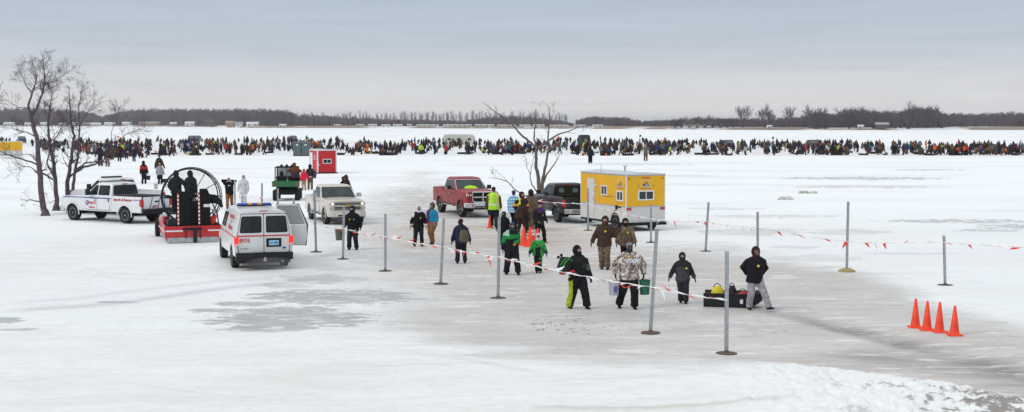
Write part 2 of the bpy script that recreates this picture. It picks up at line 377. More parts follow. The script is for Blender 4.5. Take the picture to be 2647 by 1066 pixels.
# ploughed bank at lower right, low ridge along the bottom
bt = [(1500, 1090), (1700, 965), (1870, 925), (2050, 945), (2150, 962), (2300, 978), (2450, 1000), (2647, 1045), (2900, 1110)]
be = inter(bt, PX)
bank = sstep(-10, 26, PY - be - (nmid - .5) * 22) * sstep(1700, 2150, PX) * sstep(260, 60, PY - be)
lump = fbm(X / 0.20, Y / 0.22, 4, 61, 0.6)
mixc((0.80, 0.81, 0.80), bank * 0.95)
dirtm = bank * sstep(0.545, 0.62, (.55 * fbm(X / 0.6, Y / 0.5, 4, 71, 0.6) + .45 * fbm(X / .12, Y / .16, 3, 72)) + 0.13 * sstep(2250, 2600, PX) - 0.06 - 0.1 * sstep(60, 0, PY - be)) * sstep(1950, 2500, PX) * sstep(8, 30, PY - be)
mixc((0.17, 0.14, 0.12), dirtm * 0.8)
rd = np.exp(-((PY - 1052 - (PX > 1100) * 2 + (nmid - .5) * 10) / 5.0) ** 2) * sstep(250, 500, PX) * sstep(2200, 1900, PX)
mixc((0.50, 0.46, 0.40), 0.5 * rd * sstep(0.45, 0.6, nst))
# scattered grit and clods of mud
mixc((0.20, 0.18, 0.16), 0.8 * sstep(0.70, 0.76, fbm(X / 0.11, Y / 0.22, 3, 81)) * blob2(1480, 842, 120, 26, (nmid - .5) * 2.5, .6))
mixc((0.46, 0.42, 0.38), 0.4 * sstep(0.6, 0.75, fbm(X / 0.5, Y / 0.16, 4, 85)) * path)
mixc((0.5, 0.46, 0.42), 0.3 * sstep(0.84, 0.88, fbm(X / 0.12, Y / 0.3, 3, 95)) * sstep(690, 760, PY))
near = sstep(420, 560, PY)
Z = (nmid - 0.5) * 0.05 * near + (nsm - 0.5) * 0.014 * near - 0.05 * r1 - 0.03 * r2 - .015 * fp
Z = Z * (1 - ice) + bank * (0.20 + 0.17 * (lump - .3) + 0.18 * (nmid - .5))
Z += 0.05 * rd * lump
flat = sstep(0.0, 1.0, np.zeros(1))
co = np.stack([X, Y, Z], -1).reshape(-1, 3).astype(np.float32)
NR = len(ys)
idx = np.arange(NR * NC).reshape(NR, NC)
q = np.stack([idx[:-1, :-1], idx[:-1, 1:], idx[1:, 1:], idx[1:, :-1]], -1).reshape(-1, 4)
me = bpy.data.meshes.new('ground'); me.vertices.add(NR * NC); me.vertices.foreach_set('co', co.ravel())
me.loops.add(q.size); me.loops.foreach_set('vertex_index', q.ravel().astype(np.int32))
me.polygons.add(len(q)); me.polygons.foreach_set('loop_start', (np.arange(len(q)) * 4).astype(np.int32))
me.polygons.foreach_set('use_smooth', np.ones(len(q), bool))
me.update(calc_edges=True); 
ca = me.color_attributes.new('Col', 'FLOAT_COLOR', 'POINT')
rough = 0.85 - 0.35 * ice - 0.1 * path
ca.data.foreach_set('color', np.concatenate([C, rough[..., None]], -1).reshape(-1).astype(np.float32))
gm = bpy.data.materials.new('snow_and_ice'); gm.use_nodes = True; nt = gm.node_tree; b = nt.nodes['Principled BSDF']
a = nt.nodes.new('ShaderNodeAttribute'); a.attribute_name = 'Col'
g = nt.nodes.new('ShaderNodeNewGeometry'); n = nt.nodes.new('ShaderNodeTexNoise'); n.inputs['Scale'].default_value = 6; n.inputs['Detail'].default_value = 8; n.inputs['Roughness'].default_value = .7
nt.links.new(g.outputs['Position'], n.inputs['Vector'])
mr = nt.nodes.new('ShaderNodeMapRange'); mr.inputs['From Min'].default_value = .3; mr.inputs['From Max'].default_value = .7; mr.inputs['To Min'].default_value = .93; mr.inputs['To Max'].default_value = 1.04
nt.links.new(n.outputs['Fac'], mr.inputs['Value'])
mx = nt.nodes.new('ShaderNodeMix'); mx.data_type = 'RGBA'; mx.blend_type = 'MULTIPLY'; mx.inputs[0].default_value = 1
nt.links.new(a.outputs['Color'], mx.inputs[6]); nt.links.new(mr.outputs[0], mx.inputs[7]); nt.links.new(mx.outputs[2], b.inputs['Base Color'])
nt.links.new(a.outputs['Alpha'], b.inputs['Roughness']); b.inputs['Specular IOR Level'].default_value = 0.25
bn = nt.nodes.new('ShaderNodeBump'); bn.inputs['Strength'].default_value = .35; bn.inputs['Distance'].default_value = .03
nt.links.new(n.outputs['Fac'], bn.inputs['Height']); nt.links.new(bn.outputs[0], b.inputs['Normal'])
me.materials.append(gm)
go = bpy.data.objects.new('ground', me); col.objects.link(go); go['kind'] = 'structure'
go['label'] = 'snow covered frozen lake with trodden grey path and bare ice patches'
del C, PX, PY, X, Y, Z, nbig, nmid, nst, nst2, nsm, lump, n3, fp
# ------------------------------------------------------------------ far shore
def shore_y(px): return float(np.interp(px, [-800, 0, 300, 500, 660, 1060, 1300, 1590, 1900, 2110, 2440, 2647, 3400], [327, 327, 327, 328.5, 331, 332, 333, 334, 336, 337, 336.5, 336.5, 336]))
def shore(px, extra=0.0):      # a point on the shoreline, or that many metres behind it
    p = G(px, shore_y(px)); d = Vector((p.x, p.y, 0)).normalized(); return p + d * extra
mb = MB(); pxs = np.linspace(-900, 3500, 221)
rows = []
for k, (ex, z) in enumerate([(0, -.1), (5, .9), (16, 1.6), (90, 2.0), (500, 2.5), (6500, 3)]):
    row = []
    for px in pxs:
        p = shore(px, ex + random.uniform(-1, 1) * (3 if k < 3 else 0)); row.append((p.x, p.y, z + random.uniform(-.25, .25) * (1 if 0 < k < 3 else 0)))
    rows.append(row)
vs = [p for r in rows for p in r]; n_ = len(pxs)
fs = [(i * n_ + j, i * n_ + j + 1, (i + 1) * n_ + j + 1, (i + 1) * n_ + j) for i in range(5) for j in range(n_ - 1)]
mb.add(vs, fs)
lm = mat('shore_grass', (0.24, 0.17, 0.13), .95, var=.4, scale=.05)
nt = lm.node_tree; cr2 = nt.nodes.new('ShaderNodeValToRGB'); n2 = nt.nodes.new('ShaderNodeTexNoise'); n2.inputs['Scale'].default_value = .02; n2.inputs['Detail'].default_value = 6
tcn = nt.nodes.new('ShaderNodeTexCoord'); nt.links.new(tcn.outputs['Object'], n2.inputs['Vector'])
cr2.color_ramp.elements[0].position = .52; cr2.color_ramp.elements[0].color = (.25, .18, .14, 1); cr2.color_ramp.elements[1].position = .60; cr2.color_ramp.elements[1].color = (.7, .7, .7, 1)
nt.links.new(n2.outputs['Fac'], cr2.inputs[0]); nt.links.new(cr2.outputs[0], nt.nodes['Principled BSDF'].inputs['Base Color'])
o = mb.build('shore_terrain', lm, smooth=False, fix=False); o['kind'] = 'structure'; o['label'] = 'low brown grassy shore with snow patches across the lake'
# ------------------------------------------------------------------ bare trees
bark = mat('grey_bark', (0.12, 0.092, 0.085), .9, var=.35, scale=6, bump=.4)
barkd = mat('dark_purple_bark', (0.105, 0.075, 0.092), .9, var=.4, scale=6, bump=.5)
farbark = mat('far_twigs', (0.085, 0.068, 0.078), .95, var=.3, scale=.2)
palebark = mat('pale_poplar_bark', (0.20, 0.175, 0.175), .95, var=.3, scale=.2)
firm = mat('conifer_green', (0.028, 0.034, 0.036), .95, var=.3, scale=.3)
def rvec(s=1.0): return Vector((random.gauss(0, s), random.gauss(0, s), random.gauss(0, s)))
def grow(mb, p, d, r, L, lev, up=0.12, seg=4, fan=3, minr=0.004, sides=(6, 5, 4, 3, 3)):
    pts = [p.copy()]; rad = [r]; q = p.copy(); d = d.normalized()
    for i in range(seg):
        d = (d + rvec(.13) + Vector((0, 0, up))).normalized(); q = q + d * (L / seg); pts.append(q.copy()); rad.append(max(minr, r * (1 - .75 * (i + 1) / seg)))
    mb.tube(pts, rad, n=sides[min(lev, 4)], cap=False)
    if lev >= 4: return
    for k in range(fan):
        t = random.uniform(.25, 1.0); i = min(seg - 1, int(t * seg)); f = t * seg - i
        a = pts[i].lerp(pts[i + 1], f); dd_ = (pts[i + 1] - pts[i]).normalized()
        side = rvec(1); side = (side - dd_ * side.dot(dd_)).normalized()
        grow(mb, a, dd_ * .75 + side * random.uniform(.4, .8), max(minr, rad[i] * .55), L * random.uniform(.45, .7), lev + 1, up, seg, fan, minr, sides)
def limb(px_list, off, sc, Y, r0, r1, twigs, mbt, mbc, lev=2, dy=0.0, L=0.62, minr=.0045, start=.3):
    pts = []
    n = len(px_list)
    for i, (a, b_) in enumerate(px_list):
        pts.append(at(off[0] + a / sc, off[1] + b_ / sc, Y + dy * i / max(1, n - 1)))
    # subdivide with slight wander
    fine = []
    for i in range(n - 1):
        for k in range(3):
            t = k / 3; q = pts[i].lerp(pts[i + 1], t)
            if k: q = q + rvec(.015)
            fine.append(q)
    fine.append(pts[-1]); m = len(fine)
    rad = [r0 + (r1 - r0) * (i / (m - 1)) ** .9 for i in range(m)]
    mbt.tube(fine, rad, n=8, cap=True)
    for k in range(int(twigs * TW + .5)):
        t = random.uniform(start, 1.0) ** .8 * (m - 1); i = min(m - 2, int(t)); a = fine[i].lerp(fine[i + 1], t - i); d0 = (fine[i + 1] - fine[i]).normalized()
        s_ = rvec(1); s_.y *= .8; s_ = (s_ - d0 * s_.dot(d0)).normalized()
        grow(mbc, a, d0 * .6 + s_ * random.uniform(.5, 1) + Vector((0, 0, .15)), max(minr, rad[i] * .4), L * random.uniform(.6, 1.2), lev, .05, 4, 3, minr)
def near_tree(label, limbs, off, sc, Y, mt, root_px, group=None, foot=None):
    base = G(*root_px); t = thing('bare_tree', label, 'tree', base, 0, group)
    mt_, mc = MB(), MB()
    for (pl, r0, r1, tw, kw) in limbs: limb(pl, off, sc, Y, r0, r1, tw, mt_, mc, **kw)
    for m in (mt_, mc): m.v = [(x - base.x, y - base.y, z - base.z) for x, y, z in m.v]
    if foot:
        for f in foot: mt_.tube([Vector(f) + Vector((0, 0, -.1)), Vector(f) + Vector((0, 0, .12)), Vector(f) + Vector((0, 0, .35))], [.32, .23, .16], n=10)
    mt_.build('trunk', mt, t, fix=False); mc.build('crown', mt, t, fix=False); return t
YT = G(115, 557).y
off, sc = (0, 120), 2.16
TW = 1.7
near_tree('tall bare tree, leftmost of the three beside the white crew cab pickup', [
    ([(262, 948), (240, 890), (228, 800), (222, 700), (212, 600), (205, 510), (185, 450), (170, 385)], .19, .10, 6, {}),
    ([(170, 385), (158, 330), (180, 260), (205, 180), (190, 120)], .085, .015, 16, {}),
    ([(170, 385), (205, 350), (235, 270), (250, 210), (245, 130), (240, 75)], .09, .012, 20, {}),
    ([(250, 212), (290, 200), (330, 180), (385, 135)], .035, .008, 10, {}),
    ([(205, 510), (150, 480), (110, 470), (60, 455)], .04, .008, 9, {}),
    ([(228, 665), (150, 640), (60, 612), (0, 585), (-50, 570)], .055, .012, 12, {}),
    ([(217, 708), (180, 680), (130, 672), (80, 690)], .035, .008, 8, {}),
    ([(228, 872), (180, 858), (138, 860)], .04, .012, 2, {}),
    ([(160, 345), (100, 342), (60, 315), (5, 285)], .03, .007, 8, {}),
    ([(180, 262), (145, 220), (120, 160), (100, 120)], .03, .007, 10, {}),
    ([(222, 700), (262, 722), (296, 745)], .06, .04, 3, {}),
], off, sc, YT, barkd, (115, 558), None, [(0.05, 0, 0)])
near_tree('slender bare tree between the tall leaning tree and the forked one by the pickup', [
    ([(312, 918), (318, 850), (310, 765), (303, 690), (290, 600), (275, 520), (268, 430), (280, 330)], .15, .05, 10, {'dy': .6}),
    ([(280, 330), (290, 280), (288, 230)], .035, .008, 14, {'dy': .2}),
    ([(275, 440), (255, 380), (245, 330)], .03, .008, 8, {}),
    ([(306, 740), (262, 655), (275, 590), (290, 520), (320, 470)], .06, .012, 10, {}),
    ([(312, 860), (280, 872), (262, 866)], .02, .008, 2, {}),
    ([(285, 560), (320, 500), (350, 430), (345, 370)], .03, .007, 10, {}),
], off, sc, YT + 1.2, barkd, (146, 545), None, [(0, 0, 0)])
near_tree('forked bare tree directly in front of the white crew cab pickup nose', [
    ([(370, 915), (378, 840), (375, 760), (390, 690), (400, 600), (415, 500), (395, 420), (390, 320), (385, 250)], .16, .02, 16, {}),
    ([(378, 850), (408, 800), (415, 720), (432, 640), (440, 540), (445, 440), (440, 330), (465, 220)], .12, .015, 22, {}),
    ([(418, 705), (470, 672), (530, 660), (580, 635), (615, 590), (650, 545)], .08, .02, 12, {}),
    ([(425, 690), (470, 655), (520, 648), (575, 636)], .05, .03, 5, {}),
    ([(580, 635), (640, 560), (700, 492), (760, 470), (800, 462)], .035, .007, 12, {}),
    ([(615, 590), (622, 480), (650, 410), (665, 340)], .025, .006, 12, {}),
    ([(430, 470), (380, 450), (340, 420)], .025, .007, 7, {}),
    ([(445, 440), (490, 370), (530, 300)], .025, .006, 10, {}),
    ([(378, 740), (405, 715), (425, 700)], .05, .05, 2, {}),
], off, sc, YT + 2.0, barkd, (168, 545), None, [(0, 0, 0)])
off, sc = (1060, 240), 3.704
YC = G(1390, 512).y
TW = .45
near_tree('lone bare tree with a broken look standing behind the black pickup', [
    ([(1240, 985), (1232, 880), (1222, 780), (1205, 700), (1205, 600), (1212, 520)], .145, .09, 1, {}),
    ([(1212, 520), (1185, 440), (1190, 380), (1200, 300), (1205, 230), (1205, 150)], .07, .012, 9, {}),
    ([(1212, 520), (1130, 460), (1060, 400), (1000, 330), (930, 265), (860, 210), (770, 150), (700, 95)], .09, .012, 10, {}),
    ([(1255, 985), (1268, 860), (1285, 760), (1305, 660), (1330, 540), (1320, 430), (1330, 330), (1340, 240), (1335, 140)], .13, .013, 10, {}),
    ([(1335, 140), (1300, 110), (1262, 80)], .015, .006, 3, {}),
    ([(1218, 530), (1290, 490), (1340, 450), (1420, 400), (1500, 375), (1600, 335), (1655, 325)], .10, .012, 6, {}),
    ([(1340, 250), (1370, 210), (1388, 165)], .02, .007, 4, {}),
    ([(1500, 375), (1550, 385), (1620, 400)], .02, .006, 3, {}),
    ([(1272, 870), (1310, 780), (1370, 700), (1410, 640), (1440, 580)], .07, .015, 5, {}),
    ([(1225, 960), (1165, 880), (1150, 790), (1170, 700), (1185, 600)], .05, .012, 4, {}),
    ([(1150, 790), (1120, 720), (1100, 620)], .025, .008, 4, {}),
    ([(1235, 975), (1100, 990), (1020, 940), (930, 850), (870, 830), (750, 815)], .06, .010, 10, {}),
    ([(930, 850), (890, 800), (860, 775)], .02, .006, 3, {}),
], off, sc, YC, bark, (1394, 512), None, [(0, 0, 0)])
# far bare trees: prototypes about 1 unit tall, copied to their places
def far_proto(kind, seed):
    random.seed(seed); t, c = MB(), MB()
    if kind == 'round':
        t.tube([(0, 0, -.03), (0, 0, .2), (.01, 0, .4)], [.028, .02, .014], n=5)
        for k in range(9):
            a = k * 2.4; d = Vector((math.cos(a) * .6, math.sin(a) * .6, .8))
            grow(c, Vector((0, 0, .18 + .025 * k)), d, .014, .42 + .1 * random.random(), 2, .12, 4, 6, .0048, (4, 4, 3, 3, 3))
    elif kind == 'poplar':
        t.tube([(0, 0, -.03), (.01, 0, .4), (0, .01, .75), (.01, 0, 1)], [.012, .010, .007, .003], n=4)
        for k in range(16):
            a = k * 2.4; z = .12 + .05 * k
            grow(c, Vector((0, 0, z)), Vector((math.cos(a) * .3, math.sin(a) * .3, 1)), .008, .26, 3, .2, 3, 3, .0048, (3, 3, 3, 3, 3))
    else:
        for k in range(12):
            a = k * 2.4; d = Vector((math.cos(a), math.sin(a), .45 + .5 * random.random()))
            t.tube([(0, 0, -.03), (d.x * .1, d.y * .1, .2)], [.02, .015], n=4, cap=False)
            grow(c, Vector((d.x * .1, d.y * .1, .15)), d, .012, .6, 2, .1, 4, 7, .005, (3, 3, 3, 3, 3))
    random.seed(seed + 99); return t, c
def far_tree(protos, px, H, extra, label, group, mt, sx=1.0, name='bare_tree', zz=1.0):
    if 'm' not in protos:
        t, c = protos['mb']; protos['m'] = (t.mesh('trunk', [mt], False, False), c.mesh('crown', [mt], False, False))
    p = shore(px, extra); e_ = thing(name, label, 'tree', (p.x, p.y, zz), random.uniform(0, 6), group)
    e_.scale = (H * sx, H * sx, H)
    for nm, m_ in zip(('trunk', 'crown'), protos['m']):
        o = bpy.data.objects.new(nm, m_); col.objects.link(o); o.parent = e_
def mpp(px): return shore(px).length / FPX        # metres per photo pixel at the shore
RP = [{'mb': far_proto('round', s)} for s in (1, 2, 3)]
PP = [{'mb': far_proto('poplar', s)} for s in (4, 5, 6)]
BP = [{'mb': far_proto('bush', s)} for s in (8, 9)]
for i, (px, h, sx_, lab) in enumerate([(1921, 64, .5, 'broad crowned bare tree, leftmost tall tree on the right shore'), (1976, 62, .5, 'bare tree with open crown, second of the tall trees on the right shore'),
        (1992, 46, .5, 'smaller bare tree leaning beside the second tall tree on the right shore'), (2040, 62, .35, 'narrow pale bare tree standing alone right of the two shore trees'),
        (2092, 60, .5, 'wide twiggy bare tree rising over dark bushes on the right shore'), (2120, 56, .5, 'bare tree over bushes, next right of the wide twiggy shore tree'),
        (2215, 62, .6, 'tall bare tree behind the far wood left of the small grey barn'), (2360, 66, .6, 'tallest bare tree in the wood right of the small grey barn'),
        (2405, 60, .5, 'bare tree at the right end of the dense barnside wood'), (2180, 58, .5, 'thin bare tree in the gap left of the barnside wood')]):
    far_tree(RP[i % 3], px, h * mpp(px) * .95, 6 + i, lab, 'tall bare trees on the right shore', farbark, sx_ * 1.6)
random.seed(3)
for i in range(165):
    px = 742 + (i + random.uniform(-.9, .9)) * (1470 - 742) / 165
    if random.random() < .08: continue
    h = random.uniform(30, 50) if px > 900 else random.uniform(26, 44)
    far_tree(PP[i % 3], px, h * .76 * mpp(px), 60 + random.uniform(0, 20), 'tall thin bare poplar in the row along the far shore', 'poplar row behind the shore campers', palebark, 1.2, name='poplar_tree', zz=2.0)
# far-off woods that read as one mass (fuzzy twigs over dark conifers)
def wood(name, label, x0, x1, tops, nt_, depth0, depth1, conif, mt, th=1.0, thin=0.0028):
    c = MB(); f = MB(); n = int(nt_)
    for i in range(n):
        px = x0 + (x1 - x0) * (i + random.random()) / n; ex = random.uniform(depth0, depth1); p = shore(px, ex)
        m_ = Vector((p.x, p.y, 0)).length / FPX
        top = float(np.interp(px, [a[0] for a in tops], [a[1] for a in tops])); H = max(2.0, (shore_y(px) - top) * m_ * random.choice([.6, .72, .8, .86, .92, .98]) * random.uniform(.93, 1.05)); wd = H * random.uniform(.28, .45)
        s = m_ * th
        # trunk strokes and twigs as slim 3-sided spikes spread through the crown
        k = 46
        for j in range(k):
            a = random.uniform(0, 6.28); rr_ = random.random() ** .6; zc = random.random()
            wz = wd * (1 - (max(0, zc - .45) / .55) ** 2 * .8) if zc > .45 else wd * (.6 + zc)
            bx, by = p.x + math.cos(a) * rr_ * wz, p.y + math.sin(a) * rr_ * wz
            z0 = zc * H * .92; ln = H * random.uniform(.08, .2); ox, oy = random.gauss(0, .25) * ln, random.gauss(0, .25) * ln
            w_ = s * random.uniform(.35, 1.0) * (1.25 - .75 * zc)
            z0 += 1.2
            c.add([(bx - w_, by, z0), (bx + w_, by, z0), (bx, by + w_, z0), (bx + ox, by + oy, z0 + ln)], [(0, 1, 3), (1, 2, 3), (2, 0, 3)])
            c.add([(bx, by, z0 + w_ * .8), (bx + w_ * 3.0, by, z0 + ln * .45), (bx + w_ * 1.0, by + w_, z0 + ln * .8)], [(0, 1, 2)])
        if random.random() < conif:
            hc = H * random.uniform(.35, .62); q = shore(px, ex - 8)
            for l in range(5):
                r_ = hc * .22 * (1 - l / 5.5) + .4; z0 = 1 + hc * l / 5.5; nn = 7
                ring = [(q.x + r_ * random.uniform(.8, 1.15) * math.cos(t), q.y + r_ * math.sin(t), z0) for t in [6.283 * j / nn for j in range(nn)]]
                f.cur = 1; o_ = ring + [(q.x, q.y, z0 + hc * .34)]
                f.add(o_, [(j, (j + 1) % nn, nn) for j in range(nn)])
    base = len(c.v); c.v += f.v; c.f += [tuple(i + base for i in ff) for ff in f.f]; c.m += [1] * len(f.f)
    o = c.build(name, [mt, firm], smooth=False, fix=False); o['kind'] = 'stuff'; o['label'] = label; o['category'] = 'wood'; return o
wood('far_wood', 'dark leafless wood behind the cottages on the left shore', -150, 760, [(0, 285), (100, 284), (180, 288), (230, 294), (262, 303), (290, 297), (340, 285), (560, 286), (700, 286), (760, 290)], 1500, 25, 240, .35, farbark, 1.0)
wood('far_wood', 'lower dark thicket and conifers behind the poplar row', 740, 1480, [(740, 296), (860, 304), (1000, 312), (1200, 316), (1260, 306), (1340, 304), (1420, 312), (1480, 322)], 900, 85, 240, .6, farbark, .9)
wood('far_wood', 'distant low wood between the poplar row and the round bushes', 1490, 1760, [(1490, 314), (1530, 306), (1620, 308), (1660, 318), (1700, 316), (1760, 314)], 330, 90, 300, .2, farbark, .8)
wood('far_wood', 'low dark treeline behind the tall bare trees on the right shore', 1840, 2160, [(1840, 312), (1900, 311), (2000, 312), (2060, 306), (2110, 300), (2160, 300)], 420, 60, 200, .2, farbark, .8)
wood('far_wood', 'dense dark bare wood behind the small grey barn', 2095, 2440, [(2095, 302), (2120, 296), (2160, 302), (2180, 292), (2240, 290), (2300, 294), (2335, 292), (2370, 284), (2420, 288), (2440, 302)], 800, 14, 90, .12, farbark, .8)
wood('far_wood', 'dark wood along the right edge beyond the stubble field', 2430, 2900, [(2430, 300), (2520, 303), (2600, 298), (2660, 300), (2900, 300)], 620, 120, 300, .3, farbark, .9)
for i, (px, h, sx_) in enumerate([(1745, 22, 1.1), (1762, 26, 1.1), (1782, 28, 1.2), (1802, 29, 1.2), (1822, 31, 1.2), (1842, 28, 1.2), (1862, 25, 1.2), (1880, 27, 1.2), (1895, 24, 1.1)]):
    far_tree(BP[i % 2], px, h * mpp(px) * 1.05, 10 + 3 * (i % 3), 'rounded dark leafless bush in the clump on the far shore', 'round bushes on the far shore', farbark, sx_ * 1.1, name='bare_bush')
# ------------------------------------------------------------------ shore buildings
wallw = mat('white_siding', (.6, .6, .6), .7, var=.1, scale=2); wallt = mat('tan_siding', (.36, .26, .18), .8, var=.1, scale=2); walld = mat('dark_timber', (.10, .07, .06), .9, var=.2)
roofg = mat('grey_roof', (.30, .31, .33), .8, var=.15); roofs = mat('snowy_roof', (.66, .67, .69), .9); wing = mat('far_window', (.05, .055, .06), .3)
def cottage(px, wpx, hpx, yb, wallm, roofm, label, name='cottage', cat='house', dep=7, ex=4, mobile=False, group=None, ridge=None):
    p0 = shore(px, ex); m_ = p0.length / FPX; W_, H_ = wpx * m_, hpx * m_
    t = thing(name, label, cat, (p0.x, p0.y, 1.2), math.atan2(-p0.x, p0.y) * 0 + random.uniform(-.06, .06), group)
    wh = H_ * (.8 if mobile else .62)
    MB().box(-W_ / 2, W_ / 2, 0, dep, 0, wh).build('wall', wallm, t)
    r = MB(); o_ = .3
    r.prism([(-o_, wh), (dep + o_, wh), (dep / 2 + .6, H_), (dep / 2 - .6, H_)], 'x', -W_ / 2 - o_, W_ / 2 + o_).build('roof', roofm, t)
    n = max(2, int(W_ / 4.5))
    for k in range(n):
        x = -W_ / 2 + W_ * (k + .5) / n
        MB().box(x - .7, x + .7, -.06, -.003, wh * .42, wh * .78).build('window', wing, t)
    MB().box(-W_ * .28 - .5, -W_ * .28 + .5, -.05, -.003, 0.02, wh * .4).build('door', walld, t)
cots = [(22, 24, 8, 'white'), (72, 16, 7, 'white'), (112, 15, 8, 'white'), (160, 16, 7, 'white'), (193, 15, 8, 'white'), (222, 18, 7, 'tan'), (246, 24, 7, 'white'), (283, 26, 8, 'white'), (328, 24, 9, 'white')]
for px, wp, hp, c in cots: cottage(px, wp, hp, 0, wallw if c == 'white' else wallt, roofs if c == 'white' else roofg, 'small %s cottage on the left shore at the foot of the wood' % ('pale' if c == 'white' else 'tan'), group='pale cottages on the left shore' if c == 'white' else None)
cottage(385, 52, 10, 0, wallt, roofg, 'long low cottage with grey roof on the left shore')
cottage(447, 17, 9, 0, wallt, roofs, 'small tan shed left of the red trimmed shore cottage')
cottage(490, 24, 11, 0, wallw, roofs, 'pale square cottage with flat roof on the left shore')
cottage(550, 40, 17, 0, walld, walld, 'dark brown timber house on the shore, its roof darker than its neighbours', name='timber_house')
cottage(597, 28, 14, 0, wallt, wallt, 'tan house with a blank front between the dark timber house and the white barn')
cottage(622, 26, 12, 0, wallw, roofg, 'grey roofed white house joined beside the tan house on the shore')
cottage(652, 30, 12, 0, wallw, roofs, 'white metal roofed barn right of the grey roofed shore house', name='barn', cat='barn')
cottage(730, 16, 7, 0, wallw, roofs, 'small white shed alone under the dark wood left of the poplars', name='shed', cat='shed')
for i, (px, wp) in enumerate([(872, 19), (931, 21), (963, 22), (997, 23), (1028, 24), (1058, 12), (1105, 58), (1182, 75), (1252, 50), (1309, 47), (1357, 29), (1393, 30), (1445, 50), (1500, 30), (1545, 28)]):
    parts = max(1, round(wp / 26))
    for k in range(parts):
        cottage(px - wp / 2 + wp * (k + .5) / parts, wp / parts - 1.5, 6.4 + (i % 3) * .4, 0, wallw, roofs, 'white camper trailer parked in the row along the far shore', name='camper_trailer', cat='camper', dep=3, ex=18, mobile=True, group='white campers parked in a row on the far shore')
cottage(1990, 11, 8, 0, wallw, roofs, 'tiny pale shed below the tall bare trees on the right shore', name='shed', cat='shed', dep=3, ex=2)
cottage(2226, 13, 9, 0, wallw, roofs, 'small white box shed left of the grey roofed barn', name='shed', cat='shed', dep=3, ex=2)
cottage(2281, 32, 15, 0, walld, roofg, 'small dark barn with grey metal roof on the right shore', name='barn', cat='barn', dep=6, ex=1)
# ------------------------------------------------------------------ vehicles
def add_wheel(parent, x, y, r, w, rimm, side, spokes=6, style='steel', name='wheel'):
    e_ = bpy.data.objects.new(name, None); col.objects.link(e_); e_.parent = parent; e_.location = (x, y, r); e_.rotation_euler = (0, 0, 0 if side > 0 else math.pi); e_.empty_display_size = .1
    h = w / 2
    t = MB(); t.lathe([(r * .60, -h * .85), (r * .72, -h), (r * .93, -h), (r, -h * .7), (r * 1.0, h * .7), (r * .93, h), (r * .72, h), (r * .60, h * .85)], axis='y', n=28)
    for k in range(28):   # tread blocks
        a = 2 * math.pi * k / 28; M = Matrix.Rotation(a, 4, 'Y')
        t.box(-.018, .018, -h * .75, h * .75, r * .99, r * 1.02, M)
    t.build('tyre', rubber, e_)
    m = MB(); m.lathe([(r * .62, -h * .8), (r * .62, h * .86), (r * .57, h * .86), (r * .54, h * .45), (r * .5, h * .35), (r * .02, h * .40)], axis='y', n=24)
    if style == 'steel':
        m.cur = 1
        for k in range(8):
            a = 2 * math.pi * k / 8; m.prism(circ(r * .40 * math.cos(a), r * .40 * math.sin(a), r * .075, 8), 'y', h * .37, h * .43)
        m.cur = 0; m.lathe([(r * .19, h * .38), (r * .17, h * .75), (r * .10, h * .85), (.002, h * .85)], axis='y', n=14)
    else:
        m.cur = 1; m.lathe([(r * .53, h * .47), (r * .05, h * .47)], axis='y', n=24); m.cur = 0
        for k in range(spokes):
            a = 2 * math.pi * k / spokes; M = Matrix.Rotation(a, 4, 'Y')
            m.box(-r * .085, r * .085, h * .42, h * .78, r * .08, r * .57, M)
        m.lathe([(r * .15, h * .45), (r * .14, h * .86), (.002, h * .88)], axis='y', n=14)
    m.build('rim', [rimm, matte], e_)
    return e_
def ring_sec(hw, zt, zb, crown=.04, sh=.12, n_top=4):
    half = [(0, zt + crown), (hw * .45, zt + crown * .85), (hw * .78, zt + crown * .3), (hw - sh * .55, zt - sh * .12), (hw - sh * .15, zt - sh * .45), (hw, zt - sh * 1.1), (hw + .004, (zt - sh + zb) / 2 + .04), (hw - .01, zb + .07), (hw - .05, zb)]
    return half
def loft_x(mb, secs, under=1):
    rr = []
    for x, half in secs:
        ring = [(x, y, z) for y, z in half] + [(x, -y, z) for y, z in reversed(half[1:])]
        rr.append(ring)
    n = len(rr[0]); k = len(rr); vs = [p for r in rr for p in r]
    fs = []; ms = []
    nh = len(secs[0][1])
    for i in range(k - 1):
        for j in range(n):
            fs.append((i * n + j, i * n + (j + 1) % n, (i + 1) * n + (j + 1) % n, (i + 1) * n + j)); ms.append(under if j == nh - 1 else 0)
    fs.append(tuple(range(n))); ms.append(0); fs.append(tuple(range((k - 1) * n, k * n))); ms.append(0)
    o = len(mb.v); mb.v += vs; mb.f += [tuple(i + o for i in f) for f in fs]; mb.m += ms
def arch_z(x, axles, Ra, zc, zb):
    z = zb
    for xa in axles:
        dx = abs(x - xa)
        if dx < Ra: z = max(z, zc + math.sqrt(Ra * Ra - dx * dx))
    return z
def xs_for(x0, x1, axles, Ra, step=.12):
    s = set(np.round(np.arange(x0, x1, step), 3)) | {x0, x1}
    for xa in axles:
        for k in range(17):
            x = xa - Ra * math.cos(math.pi * k / 16)
            if x0 < x < x1: s.add(round(x, 4))
        for e_ in (-.004, .004):
            for q_ in (-1, 1):
                x = xa + q_ * (Ra + abs(e_))
                if x0 < x < x1: s.add(round(x, 4))
    s = sorted(s); out = [s[0]]
    for v in s[1:]:
        if v - out[-1] > .003: out.append(v)
    return out
def cab_shell(mb, levels, rad=.12):
    rr = []
    for z, x0, x1, hw in levels:
        rr.append([(x, y, z) for x, y in rpoly([(x0, -hw), (x1, -hw), (x1, hw), (x0, hw)], rad, 4)])
    mb.rings(rr)
def lerp(a, b, t): return a + (b - a) * t
